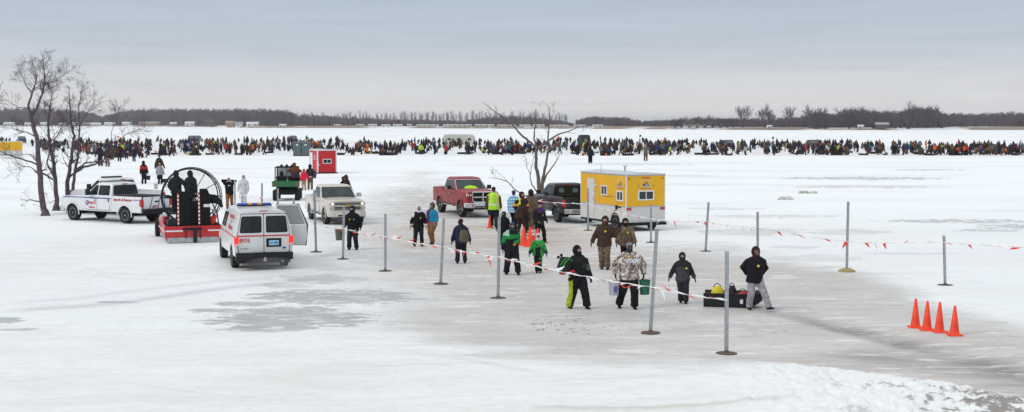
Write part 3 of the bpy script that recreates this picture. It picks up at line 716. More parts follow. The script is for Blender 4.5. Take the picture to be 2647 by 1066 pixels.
class Cab:
    def __init__(s, zb, zr, x0b, x0r, x1b, x1r, hb, hr): s.__dict__.update(locals())
    def t(s, z): return (z - s.zb) / (s.zr - s.zb)
    def hw(s, z): return lerp(s.hb, s.hr, s.t(z))
    def xb(s, z): return lerp(s.x0b, s.x0r, s.t(z))
    def xf(s, z): return lerp(s.x1b, s.x1r, s.t(z))
    def panel(s, where, poly, off, th=.012):
        # poly: side -> (x,z); rear/front -> (y,z); extruded outward slightly
        vs = []; n = len(poly)
        for k in (off - th, off):
            for a, z in poly:
                if where == 'L': vs.append((a, s.hw(z) + k, z))
                elif where == 'R': vs.append((a, -s.hw(z) - k, z))
                elif where == 'B': vs.append((s.xb(z) - k, a, z))
                else: vs.append((s.xf(z) + k, a, z))
        return vs, [(i, (i + 1) % n, n + (i + 1) % n, n + i) for i in range(n)] + [tuple(range(n)), tuple(range(n, 2 * n))]
def pickup(P):
    """x forward, rear axle at x=0"""
    t = thing('pickup_truck', P['label'], 'pickup truck', (0, 0, 0), 0, P.get('group'))
    paint = P['paint']; wb = P['wb']; ro, fo = P.get('ro', 1.2), P.get('fo', .95); hw = P.get('hw', 1.0); zb = P.get('zb', .52); zs = P.get('zs', 1.27); zr = P.get('zr', 1.96)
    wr = P.get('wr', .41); Ra = wr + .085; xcab, xcowl = P['xcab'], P['xcowl']; hood = P.get('hood', zs - .02); nose = P.get('nose', hood - .10)
    b = MB()
    # cab base and front clip
    def top(x):
        if x < xcowl: return zs
        u = (x - xcowl) / (wb + fo - xcowl); return lerp(hood, nose, u ** 1.8)
    def wid(x):
        u = max(0, (x - wb) / fo); return hw - .10 * u ** 2.2
    secs = []
    for x in xs_for(xcab, wb + fo, [wb], Ra):
        zt = top(x); secs.append((x, ring_sec(wid(x), zt, arch_z(x, [wb], Ra, wr, zb), .045 if x > xcowl else .01, .13)))
    # rounded nose
    x, h = secs[-1]; secs.append((wb + fo + .05, [(y * .985, (z - zb) * .97 + zb + .01) for y, z in h]))
    loft_x(b, secs)
    # bedsides
    for sgn in (1, -1):
        rr = []
        for x in xs_for(-ro + .02, xcab - .03, [0], Ra):
            za = arch_z(x, [0], Ra, wr, zb); y0 = hw - .10
            prof = [(y0, zs + .01), (hw - .02, zs + .015), (hw, zs - .03), (hw + .004, max(.9, za + .02)), (hw - .01, za + .015), (hw - .05, za), (y0, za)]
            rr.append([(x, sgn * y, z) for y, z in prof])
        b.rings(rr)
    b.cur = 1
    b.box(-ro + .02, xcab - .03, -hw + .1, hw - .1, .72, .80)          # bed floor
    b.box(-ro + .1, wb + fo - .2, -.5, .5, zb - .12, zb + .05)         # frame underneath
    for xa in (0, wb): b.tube([(xa, -hw + .2, wr), (xa, hw - .2, wr)], .07, 8)
    b.box(-.5, .5, -hw + .30, -hw + .09, .8, 1.02); b.box(-.5, .5, hw - .30, hw - .09, .8, 1.02)
    for xa in (0, wb):
        for sgn in (1, -1): b.box(xa - Ra, xa + Ra, sgn * hw * .45 - .02, sgn * hw * .45 + .02, zb - .1, 1.0)
    b.cur = 0
    b.box(xcab - .10, xcab - .032, -hw + .1, hw - .1, .8, zs)
    b.build('body', [paint, matte], t)
    # cab
    cx1 = xcowl - .02; c = Cab(zs, zr - .07, xcab + .02, xcab + .12, cx1, cx1 - P.get('rake', .74), hw - .045, hw - .215)
    m = MB(); m_ = [(zs - .05, c.x0b, c.x1b, c.hb)]
    for k in range(5):
        z = lerp(zs, zr - .07, k / 4); m_.append((z, c.xb(z), c.xf(z), c.hw(z)))
    m_ += [(zr - .02, c.x0r + .04, c.x1r - .07, c.hr - .05), (zr + .01, c.x0r + .14, c.x1r - .22, c.hr - .16), (zr + .02, c.x0r + .4, c.x1r - .5, c.hr - .4)]
    cab_shell(m, m_, .10); cabo = m.build('cab', paint, t)
    # glass
    z0, z1 = zs + .06, zr - .15
    def glz(nm, where, poly, mt=glass, frame=None):
        if frame:
            q = MB(); v, f = c.panel(where, frame, .006); q.add(v, f); fo_ = q.build(nm, P.get('trim', matte), t, smooth=False)
            q = MB(); v, f = c.panel(where, poly, .010, .006); q.add(v, f); q.build('pane', mt, fo_, smooth=False)
        else:
            q = MB(); v, f = c.panel(where, poly, .008); q.add(v, f); q.build(nm, mt, t, smooth=False)
    xm = P.get('xmid', lerp(xcab, xcowl, .52))
    for wh in ('L', 'R'):
        def grow_(pl, g_): 
            cxp = sum(p[0] for p in pl) / len(pl); czp = sum(p[1] for p in pl) / len(pl)
            return [(p[0] + (g_ if p[0] > cxp else -g_), p[1] + (g_ if p[1] > czp else -g_)) for p in pl]
        rear = [(c.xb(z0) + .16, z0), (xm - .06, z0), (xm - .06, z1), (c.xb(z1) + .16, z1)]
        front = [(xm + .06, z0), (c.xf(z0) - .12, z0), (c.xf(z1) - .10, z1), (xm + .06, z1)]
        glz('side_window', wh, rpoly(rear, .05), glass, rpoly(grow_(rear, .025), .06)); glz('side_window', wh, rpoly(front, .05), glass, rpoly(grow_(front, .025), .06))
    ww = c.hw(z0) - .10; wt = c.hw(z1) - .09
    fr = [(-ww - .03, z0 - .04), (ww + .03, z0 - .04), (wt + .03, z1 + .05), (-wt - .03, z1 + .05)]
    glz('windshield', 'F', rpoly([(-ww, z0 - .02), (ww, z0 - .02), (wt, z1 + .03), (-wt, z1 + .03)], .06), glassg, rpoly(fr, .07))
    glz('rear_window', 'B', rpoly([(-ww + .05, z0 + .02), (ww - .05, z0 + .02), (wt - .03, z1), (-wt + .03, z1)], .08), glass, rpoly([(-ww + .02, z0 - .01), (ww - .02, z0 - .01), (wt, z1 + .03), (-wt, z1 + .03)], .1))
    MB().box(c.x0r - .025, c.x0r + .03, -.16, .16, zr - .085, zr - .045).build('brake_lamp', redl, t)
    # doors
    dz0, dz1 = zb + .09, zs - .15
    for s_ in (1, -1):
        for (a, b_) in ((xm + .0, xcowl - .06), (c.x0b + .10, xm - .0)):
            if a > xm - .001: pl = [(a, dz0), (b_ + .0, dz0), (b_, dz1), (a, dz1)]
            else: pl = [(max(a, Ra + .03 if a < Ra else a), dz0), (b_, dz0), (b_, dz1), (a, dz1)]
            pl = [(x + (.012 if i in (0, 3) else -.012), z) for i, (x, z) in enumerate(pl)]
            q = MB(); q.cur = 1; big = [(x + (-.014 if i in (0, 3) else .014), z + (-.014 if i < 2 else .014)) for i, (x, z) in enumerate(pl)]
            q.prism(big, 'y', s_ * (hw - .05), s_ * (hw + .005)); q.cur = 0; q.prism(pl, 'y', s_ * (hw - .05), s_ * (hw + .009))
            d = q.build('door', [paint, matte], t, smooth=False)
            MB().box(pl[0][0] + .07, pl[0][0] + .27, min(s_ * (hw + .005), s_ * (hw + .05)), max(s_ * (hw + .005), s_ * (hw + .05)), dz1 - .09, dz1 - .05).build('handle', P.get('handle', paint), d, bevel=.01)
    # mirrors
    for s_ in (1, -1):
        q = MB(); q.box(xcowl - .55, xcowl - .40, s_ * (hw + .16) - .11, s_ * (hw + .16) + .11, zs + .02, zs + P.get('mirz', .24)); q.box(xcowl - .50, xcowl - .44, min(s_ * (hw - .1), s_ * (hw + .1)), max(s_ * (hw - .1), s_ * (hw + .1)), zs + .04, zs + .09)
        mo = q.build('side_mirror', P.get('mirm', black), t, bevel=.02)
        MB().box(xcowl - .556, xcowl - .551, s_ * (hw + .16) - .09, s_ * (hw + .16) + .09, zs + .04, zs + P.get('mirz', .24) - .03).build('mirror_glass', glassg, mo)
    # tailgate, tail lamps, rear bumper
    q = MB(); q.box(-ro - .03, -ro + .03, -hw + .16, hw - .16, .70, zs); q.cur = 1; q.box(-ro - .045, -ro - .02, -.13, .13, 1.08, 1.16)
    q.build('tailgate', [paint, black], t, bevel=.015)
    for s_ in (1, -1):
        ya, yb_ = sorted((s_ * (hw - .17), s_ * (hw + .008)))
        MB().box(-ro - .035, -ro + .12, ya, yb_, .88, zs - .10).build('tail_lamp', P.get('tail', redl), t, bevel=.02)
    if P.get('rb'):
        q = MB(); q.box(-ro - .24, -ro - .03, -hw + .03, hw - .03, zb - .02, zb + .21); q.build('rear_bumper', P['rb'], t, bevel=.03)
    # front bumper, grille, lamps
    xf = wb + fo
    q = MB(); q.prism(rpoly([(xf - .32, -hw + .01), (xf + .06, -hw + .05), (xf + .17, -hw * .55), (xf + .17, hw * .55), (xf + .06, hw - .05), (xf - .32, hw - .01)], .1), 'z', zb - .07, zb + .20)
    fbp = q.build('front_bumper', P.get('fb', chrome), t, bevel=.03)
    MB().box(xf + .12, xf + .178, -.5, .5, zb - .04, zb + .03).build('air_intake', matte, fbp)
    for s_ in (1, -1):
        MB().lathe([(.07, 0), (.07, .03), (.002, .03)], (xf + .115, s_ * .68, zb + .06), 'x', 14).build('fog_lamp', P.get('fog', clearl), fbp)
    MB().box(xf + .18, xf + .19, -.16, .16, zb + .06, zb + .20).build('number_plate', mat('pale_plate', (.55, .62, .7), .5), fbp)
    P['grille'](t, xf, hw, zb, nose)
    for s_ in (1, -1):
        for x_, st in ((0, 'rear'), (wb, 'front')):
            add_wheel(t, x_, s_ * (hw - .15), wr, P.get('ww', .27), P.get('rim', alu), s_, style=P.get('style', 'alloy'), spokes=P.get('spokes', 6))
            q = MB(); q.rings([[(x_ + (Ra + d) * math.cos(a), s_ * (hw + o_), wr + (Ra + d) * math.sin(a)) for (d, o_) in ((-.012, -.05), (-.012, P.get('flare', .012)), (.04, P.get('flare', .012)), (.05, -.002))] for a in [math.pi * (k / 16 * 1.1 - .05) for k in range(17)]])
            q.build('wheel_arch', P.get('archm', paint), t)
        if P.get('board'):
            MB().box(xcab + .1, xcowl - .1, *sorted((s_ * (hw - .12), s_ * (hw + .06))), zb - .08, zb - .03).build('running_board', P['board'], t, bevel=.01)
    return t
def lamp_block(t, x, y0, y1, z0, z1, lit=None, m=clearl, cells=2):
    a, b_ = sorted((y0, y1)); o = MB().box(x - .09, x + .035, a, b_, z0, z1).build('headlight', m, t, bevel=.02)
    for k in range(cells):
        y = lerp(a, b_, (k + .5) / cells)
        MB().lathe([(.055, 0), (.055, .012), (.002, .012)], (x + .036, y, (z0 + z1) / 2), 'x', 12).build('bulb', lit if (lit and k == (0 if y0 * 1 > 0 else cells - 1)) else chrome, o)
def grille_generic(t, xf, hw, zb, nose):
    g = MB(); g.box(xf - .02, xf + .06, -.62, .62, zb + .26, nose - .06); g.cur = 1
    for k in range(3): g.box(xf + .05, xf + .075, -.60, .60, zb + .30 + k * .12, zb + .35 + k * .12)
    g.build('grille', [matte, chrome], t, bevel=.01)
    for s_ in (1, -1): lamp_block(t, xf, s_ * .66, s_ * (hw - .10), zb + .32, nose - .08)
def grille_chev(t, xf, hw, zb, nose):
    for (z0, z1) in ((nose - .19, nose - .05), (zb + .27, zb + .44)):
        g = MB(); g.box(xf - .02, xf + .055, -.66, .66, z0, z1); g.cur = 1
        for z in (z0, z1 - .02): g.box(xf + .05, xf + .085, -.68, .68, z, z + .02)
        g.box(xf + .05, xf + .075, -.66, .66, (z0 + z1) / 2 - .008, (z0 + z1) / 2 + .008)
        for s_ in (1, -1): g.box(xf + .05, xf + .085, *sorted((s_ * .66, s_ * .69)), z0, z1)
        g.build('grille', [matte, chrome], t)
    MB().box(xf + .02, xf + .075, -.7, .7, zb + .45, nose - .195).build('grille_bar', MATS['cream_paint'], t, bevel=.01)
    q = MB(); q.box(xf + .075, xf + .10, -.14, .14, zb + .47, zb + .53); q.box(xf + .075, xf + .10, -.06, .06, zb + .44, zb + .56); q.build('emblem', mat('gold_emblem', (.6, .42, .1), .3, .7), t)
    for s_ in (1, -1):
        lamp_block(t, xf + .02, s_ * .70, s_ * (hw - .09), nose - .20, nose - .05, lamplit)
        lamp_block(t, xf + .02, s_ * .70, s_ * (hw - .09), zb + .28, zb + .43)
def grille_ram(t, xf, hw, zb, nose):
    g = MB(); g.box(xf - .02, xf + .06, -.52, .52, zb + .24, nose - .02); g.build('grille', matte, t)
    q = MB(); z0, z1 = zb + .23, nose - .0
    fr = rpoly([(-.56, z0 + .06), (-.46, z0), (.46, z0), (.56, z0 + .06), (.58, z1), (-.58, z1)], .06); pts = [(xf + .075, y, z) for y, z in fr]
    q.tube(pts, .036, 6, closed=True)
    q.box(xf + .05, xf + .10, -.03, .03, z0, z1); q.box(xf + .05, xf + .10, -.53, .53, (z0 + z1) / 2 - .03, (z0 + z1) / 2 + .03)
    q.build('grille_frame', chrome, t)
    for s_ in (1, -1): lamp_block(t, xf + .01, s_ * .60, s_ * (hw - .09), nose - .26, nose - .06)
def place(root, pr, pf, wheel_local, yaw=None, near='r'):
    """put the local contact point on ground point pr, aim along pr->pf"""
    d = pf - pr; a = math.atan2(d.y, d.x) if yaw is None else yaw
    root.rotation_euler = (0, 0, a); M = Matrix.Rotation(a, 3, 'Z'); root.location = pr - M @ Vector(wheel_local)
    return a
DIRT = (.33, .30, .27)
pw = mat('white_truck_paint', (.72, .73, .745), .3, coat=.5, var=.05, scale=2, dirt=(DIRT, .45, .45))
pc = mat('cream_paint', (.58, .55, .485), .3, coat=.4, var=.05, scale=2, dirt=((.42, .38, .33), .5, .5))
pr_ = mat('red_truck_paint', (.27, .006, .011), .4, coat=.15, var=.12, scale=3, dirt=((.42, .37, .34), .52, .8))
pk = mat('black_truck_paint', (.018, .019, .023), .25, coat=.6, var=.1, dirt=((.11, .105, .10), .45, .6))
# 1. white crew cab pickup with rescue lettering
FT = dict(paint=pw, wb=3.97, xcab=.98, xcowl=3.02, ro=1.22, fo=.98, hw=1.01, zb=.56, zs=1.36, zr=2.02, wr=.42, rake=.70, rb=matte, mirz=.34, grille=grille_generic, style='steel', tail=redl, rim=alu)
t = pickup(dict(FT, label='white crew cab pickup with blue stripe and rescue lettering, parked beside the bare trees'))
a1 = place(t, G(322.7, 578.5), G(199, 571), (0, .86 + .13, 0))
s_ = FT['hw'] + .014
st = MB(); st.box(.95, 3.9, s_ - .02, s_, 1.235, 1.27); st.box(3.9, 4.7, s_ - .03, s_ - .0, 1.235, 1.27); st.box(-1.05, -.65, s_ - .02, s_, 1.20, 1.235)
for x in (1.12, 2.12): st.box(x, x + .08, s_ - .02, s_ + .001, 1.07, 1.237)
st.build('side_stripe', bluet, t)
text('side_lettering', 'Search & Rescue', .20, redt, t, (.12, s_, 1.20), (-1, 0, 0), (0, 0, 1), width=1.35, shear=.2, bold=.004)
text('door_lettering', 'Search', .20, redt, t, (2.42, s_ + .002, 1.0), (-1, 0, 0), (0, 0, 1), width=.58, bold=.004)
text('door_lettering', 'Rescue', .15, redt, t, (2.42, s_ + .002, .76), (-1, 0, 0), (0, 0, 1), width=.42, bold=.003)
text('door_lettering', '&', .10, redt, t, (2.42, s_ + .002, .88), (-1, 0, 0), (0, 0, 1))
e_ = MB(); e_.prism(circ(2.78, .98, .13), 'y', s_ - .015, s_ - .001); e_.cur = 1; e_.prism(rpoly([(2.68, .98), (2.78, .9), (2.9, .99), (2.82, 1.09)], .05), 'y', s_ - .01, s_ + .001); e_.build('door_emblem', [bluet, mat('emblem_lilac', (.45, .35, .6), .5)], t)
tg = MB()
for (y0, y1) in ((.50, .30), (-.02, -.22), (-.55, -.42)): tg.add([(-1.256, y0, .74), (-1.256, y0 - .06, .74), (-1.256, y1 - .06, 1.34), (-1.256, y1, 1.34)], [(0, 1, 2, 3)])
tg.build('tailgate_stripe', bluet, t, fix=False)
text('number_lettering', '8977', .17, redt, t, (-1.256, .13, .86), (0, -1, 0), (0, 0, 1), width=.32, bold=.006)
MB().box(-1.2, .95, -.93, .93, 1.365, 1.40).build('bed_cover', matte, t, bevel=.01)
q = MB(); q.box(1.9, 2.25, -.55, .55, 2.03, 2.12); q.build('roof_light_bar', mat('smoked_lens', (.25, .25, .26), .2, coat=.5), t, bevel=.02)
# 2. second white pickup behind it
t = pickup(dict(FT, label='white pickup mostly hidden behind the lettered crew cab, only its roof and bed corner showing', tail=redl))
pb = G(322.7, 578.5) + Vector((-1.75, 5.2, 0)); t.rotation_euler = (0, 0, a1 - .05); t.location = pb - Matrix.Rotation(a1 - .05, 3, 'Z') @ Vector((0, .99, 0))
q = MB(); q.box(1.9, 2.25, -.6, .6, 2.03, 2.11); q.build('roof_light_bar', black, t, bevel=.02)
# 3. cream pickup, lamps lit
t = pickup(dict(paint=pc, wb=3.65, xcab=.78, xcowl=2.75, ro=1.12, fo=.97, hw=1.0, zb=.50, zs=1.26, hood=1.27, nose=1.20, zr=1.90, wr=.41, rake=.78, rb=chrome, fb=pc, mirm=chrome, grille=grille_chev, style='alloy', spokes=6, rim=chrome, board=chrome,
        label='cream pickup with glowing headlights parked facing the camera'))
place(t, G(800, 567), G(838, 580.6), (0, -.99, 0))
q = MB(); q.add(*(lambda s: (s.v, s.f))(MB().ell((2.15, -.35, 1.42), (.16, .2, .26), 8, 6))); q.build('seat_back', matte, t)
# 4. red pickup
t = pickup(dict(paint=pr_, wb=4.07, xcab=.72, xcowl=3.05, ro=1.30, fo=.95, hw=1.0, zb=.62, zs=1.42, hood=1.46, nose=1.40, zr=2.07, wr=.45, ww=.30, rake=.82, rb=chrome, mirm=black, grille=grille_ram, style='alloy', spokes=8, rim=alu, handle=chrome, board=chrome, trim=chrome,
        archm=pr_, flare=.03, label='red mud-spattered pickup with chrome grille, facing the hi-vis vested man'))
place(t, G(1136, 549), G(1192, 562.6), (0, -.99, 0))
q = MB(); q.add([(2.55, -.45, 1.51), (2.55, .5, 1.51), (2.75, .45, 1.50), (2.78, -.4, 1.50), (2.5, -.3, 1.60), (2.5, .3, 1.6)], [(0, 1, 5, 4), (0, 4, 3), (4, 5, 2, 3), (1, 2, 5)])
zz = MB(); c_ = Cab(1.42, 2.0, .74, .84, 3.03, 2.21, .955, .785); v, f = c_.panel('F', rpoly([(-.42, 1.50), (.40, 1.49), (.30, 1.60), (0, 1.66), (-.3, 1.60)], .06), .016, .004); zz.add(v, f)
zz.build('dash_vest', mat('hivis_yellow', (.42, .72, .03), .6), t, smooth=False)
# 5. black pickup towing
t = pickup(dict(paint=pk, wb=3.65, xcab=.78, xcowl=2.75, ro=1.15, fo=.97, hw=1.0, zb=.54, zs=1.32, zr=1.95, wr=.42, rake=.78, rb=chrome, fb=chrome, mirm=black, grille=grille_generic, style='alloy', spokes=6, rim=chrome, tail=redl,
        label='black pickup seen from behind, hitched to the yellow fish house trailer'))
place(t, G(1436, 575), Vector((0, 0, 0)), (0, .99, 0), yaw=math.pi / 2 + R(17))
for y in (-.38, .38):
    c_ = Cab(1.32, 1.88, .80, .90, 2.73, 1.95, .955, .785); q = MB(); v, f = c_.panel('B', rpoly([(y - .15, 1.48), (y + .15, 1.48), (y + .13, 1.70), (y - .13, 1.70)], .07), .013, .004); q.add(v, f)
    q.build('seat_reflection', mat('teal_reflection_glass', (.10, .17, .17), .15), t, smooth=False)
# ------------------------------------------------------------------ white van
def van():
    t = thing('rescue_van', 'white rescue van number 8976 seen from behind with its passenger door open', 'van')
    hw = 1.0; wb = 3.5; ro, fo = 1.12, .95; zb = .48; zr = 2.12; wr = .385; Ra = .47
    pv = mat('van_white_paint', (.70, .71, .71), .32, coat=.4, var=.05, scale=2, dirt=((.40, .38, .35), .45, .4))
    b = MB(); secs = []
    for x in xs_for(-ro, wb + fo, [0, wb], Ra):
        za = arch_z(x, [0, wb], Ra, wr, zb)
        u = max(0, (x - 3.05) / (wb + fo - 3.05)); zt = lerp(zr - .10, 1.12, min(1, (x - 2.55) / .75)) if x > 2.55 else zr - .10
        if x > 3.3: zt = lerp(1.12, 1.0, (x - 3.3) / (wb + fo - 3.3))
        w_ = hw - .08 * max(0, (x - wb) / fo) ** 2
        k = max(0, min(1, (zt - 1.1) / .9)); bulge = -.012 if x < -ro + .05 else 0
        tw = w_ - .17 * k
        half = [(0, zt + .06), (tw * .5, zt + .05), (tw * .8, zt + .02), (tw - .06, zt - .02), (tw - .005, zt - .10 * (k + .3)), (lerp(tw, w_, .55), lerp(zt - .12, 1.2, .5) if k > .2 else zt - .12), (w_, min(1.2, zt - .15)), (w_ + .006, max(.86, za + .02)), (w_ - .01, za + .012), (w_ - .05, za)]
        secs.append((x, [(y + (bulge if y > .1 else 0), z) for y, z in half]))
    loft_x(b, secs); b.cur = 1; b.box(-ro + .1, wb + fo - .2, -.5, .5, .34, .5)
    for xa in (0, wb): b.tube([(xa, -.8, wr), (xa, .8, wr)], .06, 8)
    b.build('body', [pv, matte], t)
    xr = -ro
    def hwz(z): return lerp(hw, hw - .17, max(0, min(1, (z - 1.2) / .85)))
    # two rear doors, each with its window
    for s_ in (1, -1):
        def Y(y, z): return s_ * min(y, hwz(z) - .085)
        pl = [(s_ * .012, .62), (Y(.86, .62), .62), (Y(.9, 1.2), 1.2), (Y(.9, 1.95), 1.95), (s_ * .012, 1.95)]
        q = MB(); q.cur = 1; q.prism([(0, .60), (Y(.87, .6) + s_ * .014, .60), (Y(.9, 1.2) + s_ * .014, 1.2), (Y(.9, 1.97) + s_ * .014, 1.97), (0, 1.97)], 'x', xr + .02, xr - .006)
        q.cur = 0; q.prism(rpoly(pl, .04, 3), 'x', xr + .02, xr - .014); d = q.build('rear_door', [pv, matte], t, smooth=False)
        wp = rpoly([(s_ * .075, 1.30), (s_ * .83, 1.30), (s_ * .76, 1.88), (s_ * .075, 1.88)], .07)
        wi = rpoly([(s_ * .105, 1.33), (s_ * .795, 1.33), (s_ * .735, 1.85), (s_ * .105, 1.85)], .06)
        f_ = MB().prism(wp, 'x', xr - .01, xr - .022).build('window', matte, d, smooth=False); MB().prism(wi, 'x', xr - .02, xr - .026).build('pane', glass, d, smooth=False)
        MB().box(xr - .05, xr + .10, *sorted((s_ * (hw - .135), s_ * (hw + .012))), .86, 1.17).build('tail_lamp', redlit, t, bevel=.015)
        MB().box(xr - .054, xr - .048, *sorted((s_ * (hw - .13), s_ * (hw + .0))), .86, .93).build('reverse_lamp', clearl, t)
    MB().box(xr - .026, xr - .012, -.9, .9, 1.175, 1.215).build('rear_stripe', redt, t)
    q = MB()
    for s_ in (1, -1): q.box(.55, 3.0, *sorted((s_ * (hw + .004), s_ * (hw + .012))), 1.15, 1.19); q.box(-1.1, .5, *sorted((s_ * (hw + .0), s_ * (hw + .012))), 1.15, 1.19)
    q.build('side_stripe', redt, t)
    text('number_lettering', '8976', .20, redt, t, (xr - .016, .66, 1.03), (0, -1, 0), (0, 0, 1), width=.36, bold=.006)
    text('script_badge', 'E-350', .07, matte, t, (xr - .016, .68, .76), (0, -1, 0), (0, 0, 1), width=.28)
    q = MB(); q.prism(circ(-.70, .76, .035, 14), 'x', xr - .01, xr - .018); q.v = [(x, -.70 + (y + .70) * 2.0, z) for x, y, z in q.v]; q.build('emblem', bluet, t, smooth=False)
    q = MB(); q.box(xr - .035, xr - .01, -.60, -.08, .80, 1.10); f_ = q.build('plate_frame', matte, t, bevel=.01)
    MB().box(xr - .042, xr - .034, -.51, -.17, .86, 1.03).build('number_plate', mat('plate_blue', (.30, .62, .80), .5), f_)
    text('plate_lettering', 'G 11799', .10, bluet, t, (xr - .044, -.34, .94), (0, -1, 0), (0, 0, 1), width=.29, bold=.004)
    MB().box(xr - .02, xr + .03, -.14, .14, 2.045, 2.075).build('brake_lamp', redl, t)
    q = MB(); q.box(xr - .20, xr - .0, -hw + .02, hw - .02, .36, .62); q.box(xr - .12, xr + .1, -hw + .1, hw - .1, .26, .36); q.box(xr - .21, xr - .05, -.45, .45, .60, .63); q.build('rear_bumper', black, t, bevel=.03)
    q = MB(); q.box(xr - .28, xr - .1, -.05, .05, .33, .41); q.tube([(xr - .30, 0, .40), (xr - .30, 0, .47)], .03, 8); q.build('tow_hitch', alu, t)
    q = MB(); q.tube([(xr + .3, -.55, .33), (xr - .16, -.62, .31)], .035, 10); q.build('exhaust_pipe', alu, t)
    # light bar
    q = MB(); q.box(1.1, 1.42, -.62, .62, 2.09, 2.13); lb = q.build('light_bar', black, t)
    cs = [bluel, bluel, amber, bluel, amber, bluel, bluel]
    for k, m in enumerate(cs):
        y0 = -.60 + 1.2 * k / 7; MB().box(1.08, 1.44, y0 + .008, y0 + .163, 2.13, 2.195).build('lens', m, lb, bevel=.015)
    for s_ in (1, -1):
        for x_ in (0, wb): add_wheel(t, x_, s_ * (hw - .14), wr, .25, alu, s_, style='steel')
    # side windows and lettering, driver side
    for s_ in (1, -1):
        q = MB(); za, zb_ = 1.34, 1.86
        pts = [(1.75, za), (2.75, za), (2.42, zb_), (1.75, zb_)]
        n = len(pts); vs = [(x, s_ * (lerp(1.0, .83, (z - 1.2) / .85) + o_), z) for o_ in (-.02, .028) for x, z in pts]
        q.add(vs, [(i, (i + 1) % n, n + (i + 1) % n, n + i) for i in range(n)] + [(0, 1, 2, 3), (4, 5, 6, 7)]); q.build('side_window', glass, t, smooth=False)
    for (x, z, w_, h, m) in ((-.55, 1.78, .5, .10, redt), (-.75, 1.60, .35, .10, bluet), (-.4, 1.48, .7, .12, redt), (.4, 1.70, .5, .1, bluet)):
        pass
    def side_text(s, z, sz, m, w_, x): 
        k = (z - 1.2) / .85; text('side_lettering', s, sz, m, t, (x, lerp(1.0, .83, k) + .026, z), (-1, 0, 0), (0, -.2, 1), width=w_, bold=.01)
    side_text('Search', 1.80, .20, redt, .95, .35); side_text('&', 1.60, .16, bluet, .2, .35); side_text('Rescue', 1.42, .20, redt, .95, .35)
    # windscreen
    MB().add([(2.66, -.72, 1.95), (2.66, .72, 1.95), (3.26, .86, 1.22), (3.26, -.86, 1.22)], [(0, 1, 2, 3)]).build('windshield', glassg, t, fix=False)
    # open front passenger door (right side), swung out
    d = MB(); fr = [(0, .50), (1.18, .50), (1.18, 1.22), (.80, 2.02), (.06, 2.02), (0, 1.22)]
    dm = Matrix.Translation((2.82, -1.02, 0)) @ Matrix.Rotation(R(180 + 68), 4, 'Z')
    def xf_(m): m.v = [tuple(dm @ Vector(v)) for v in m.v]; return m
    low = MB(); low.prism(rpoly([(0, .50), (1.12, .50), (1.18, .8), (1.18, 1.25), (0, 1.25)], .05), 'y', -.06, .06)
    for (a, b_) in (((0.03, 1.25), (.03, 2.0)), ((.03, 2.0), (.85, 2.0)), ((.85, 2.0), (1.15, 1.25))): low.tube([(a[0], 0, a[1]), (b_[0], 0, b_[1])], .035, 6)
    low = xf_(low).build('front_door', pv, t)
    xf_(MB().prism(rpoly([(.05, 1.27), (1.10, 1.27), (.83, 1.98), (.05, 1.98)], .03), 'y', -.008, .008)).build('pane', mat('clear_door_glass', (.30, .34, .34), .1), low, smooth=False)
    xf_(MB().prism(rpoly([(.06, .56), (1.08, .56), (1.1, 1.2), (.06, 1.2)], .06), 'y', .058, .075)).build('door_trim', mat('grey_door_trim', (.16, .165, .17), .7), low, smooth=False)
    sl_ = MB(); sl_.tube([(0.02, 0, .50), (1.14, 0, .50), (1.2, 0, 1.25), (.86, 0, 2.03), (.03, 0, 2.03)], .028, 6, closed=True); xf_(sl_).build('door_seal', matte, low)
    xf_(MB().box(.2, .45, .07, .30, 1.30, 1.52)).build('side_mirror', black, low, bevel=.02)
    # jacket hanging in the doorway
    q = MB(); q.tube([(2.3, -1.02, 1.62), (2.25, -1.12, 1.4), (2.1, -1.2, 1.1), (1.95, -1.24, .80)], [(.06, .05), (.16, .07), (.14, .06), (.10, .04)], 8); q.build('red_jacket', mat('red_cloth', (.5, .02, .02), .8), t)
    return t
v_ = van(); place(v_, G(599, 692), Vector((0, 0, 0)), (0, .98, 0), yaw=math.pi / 2 + R(19))
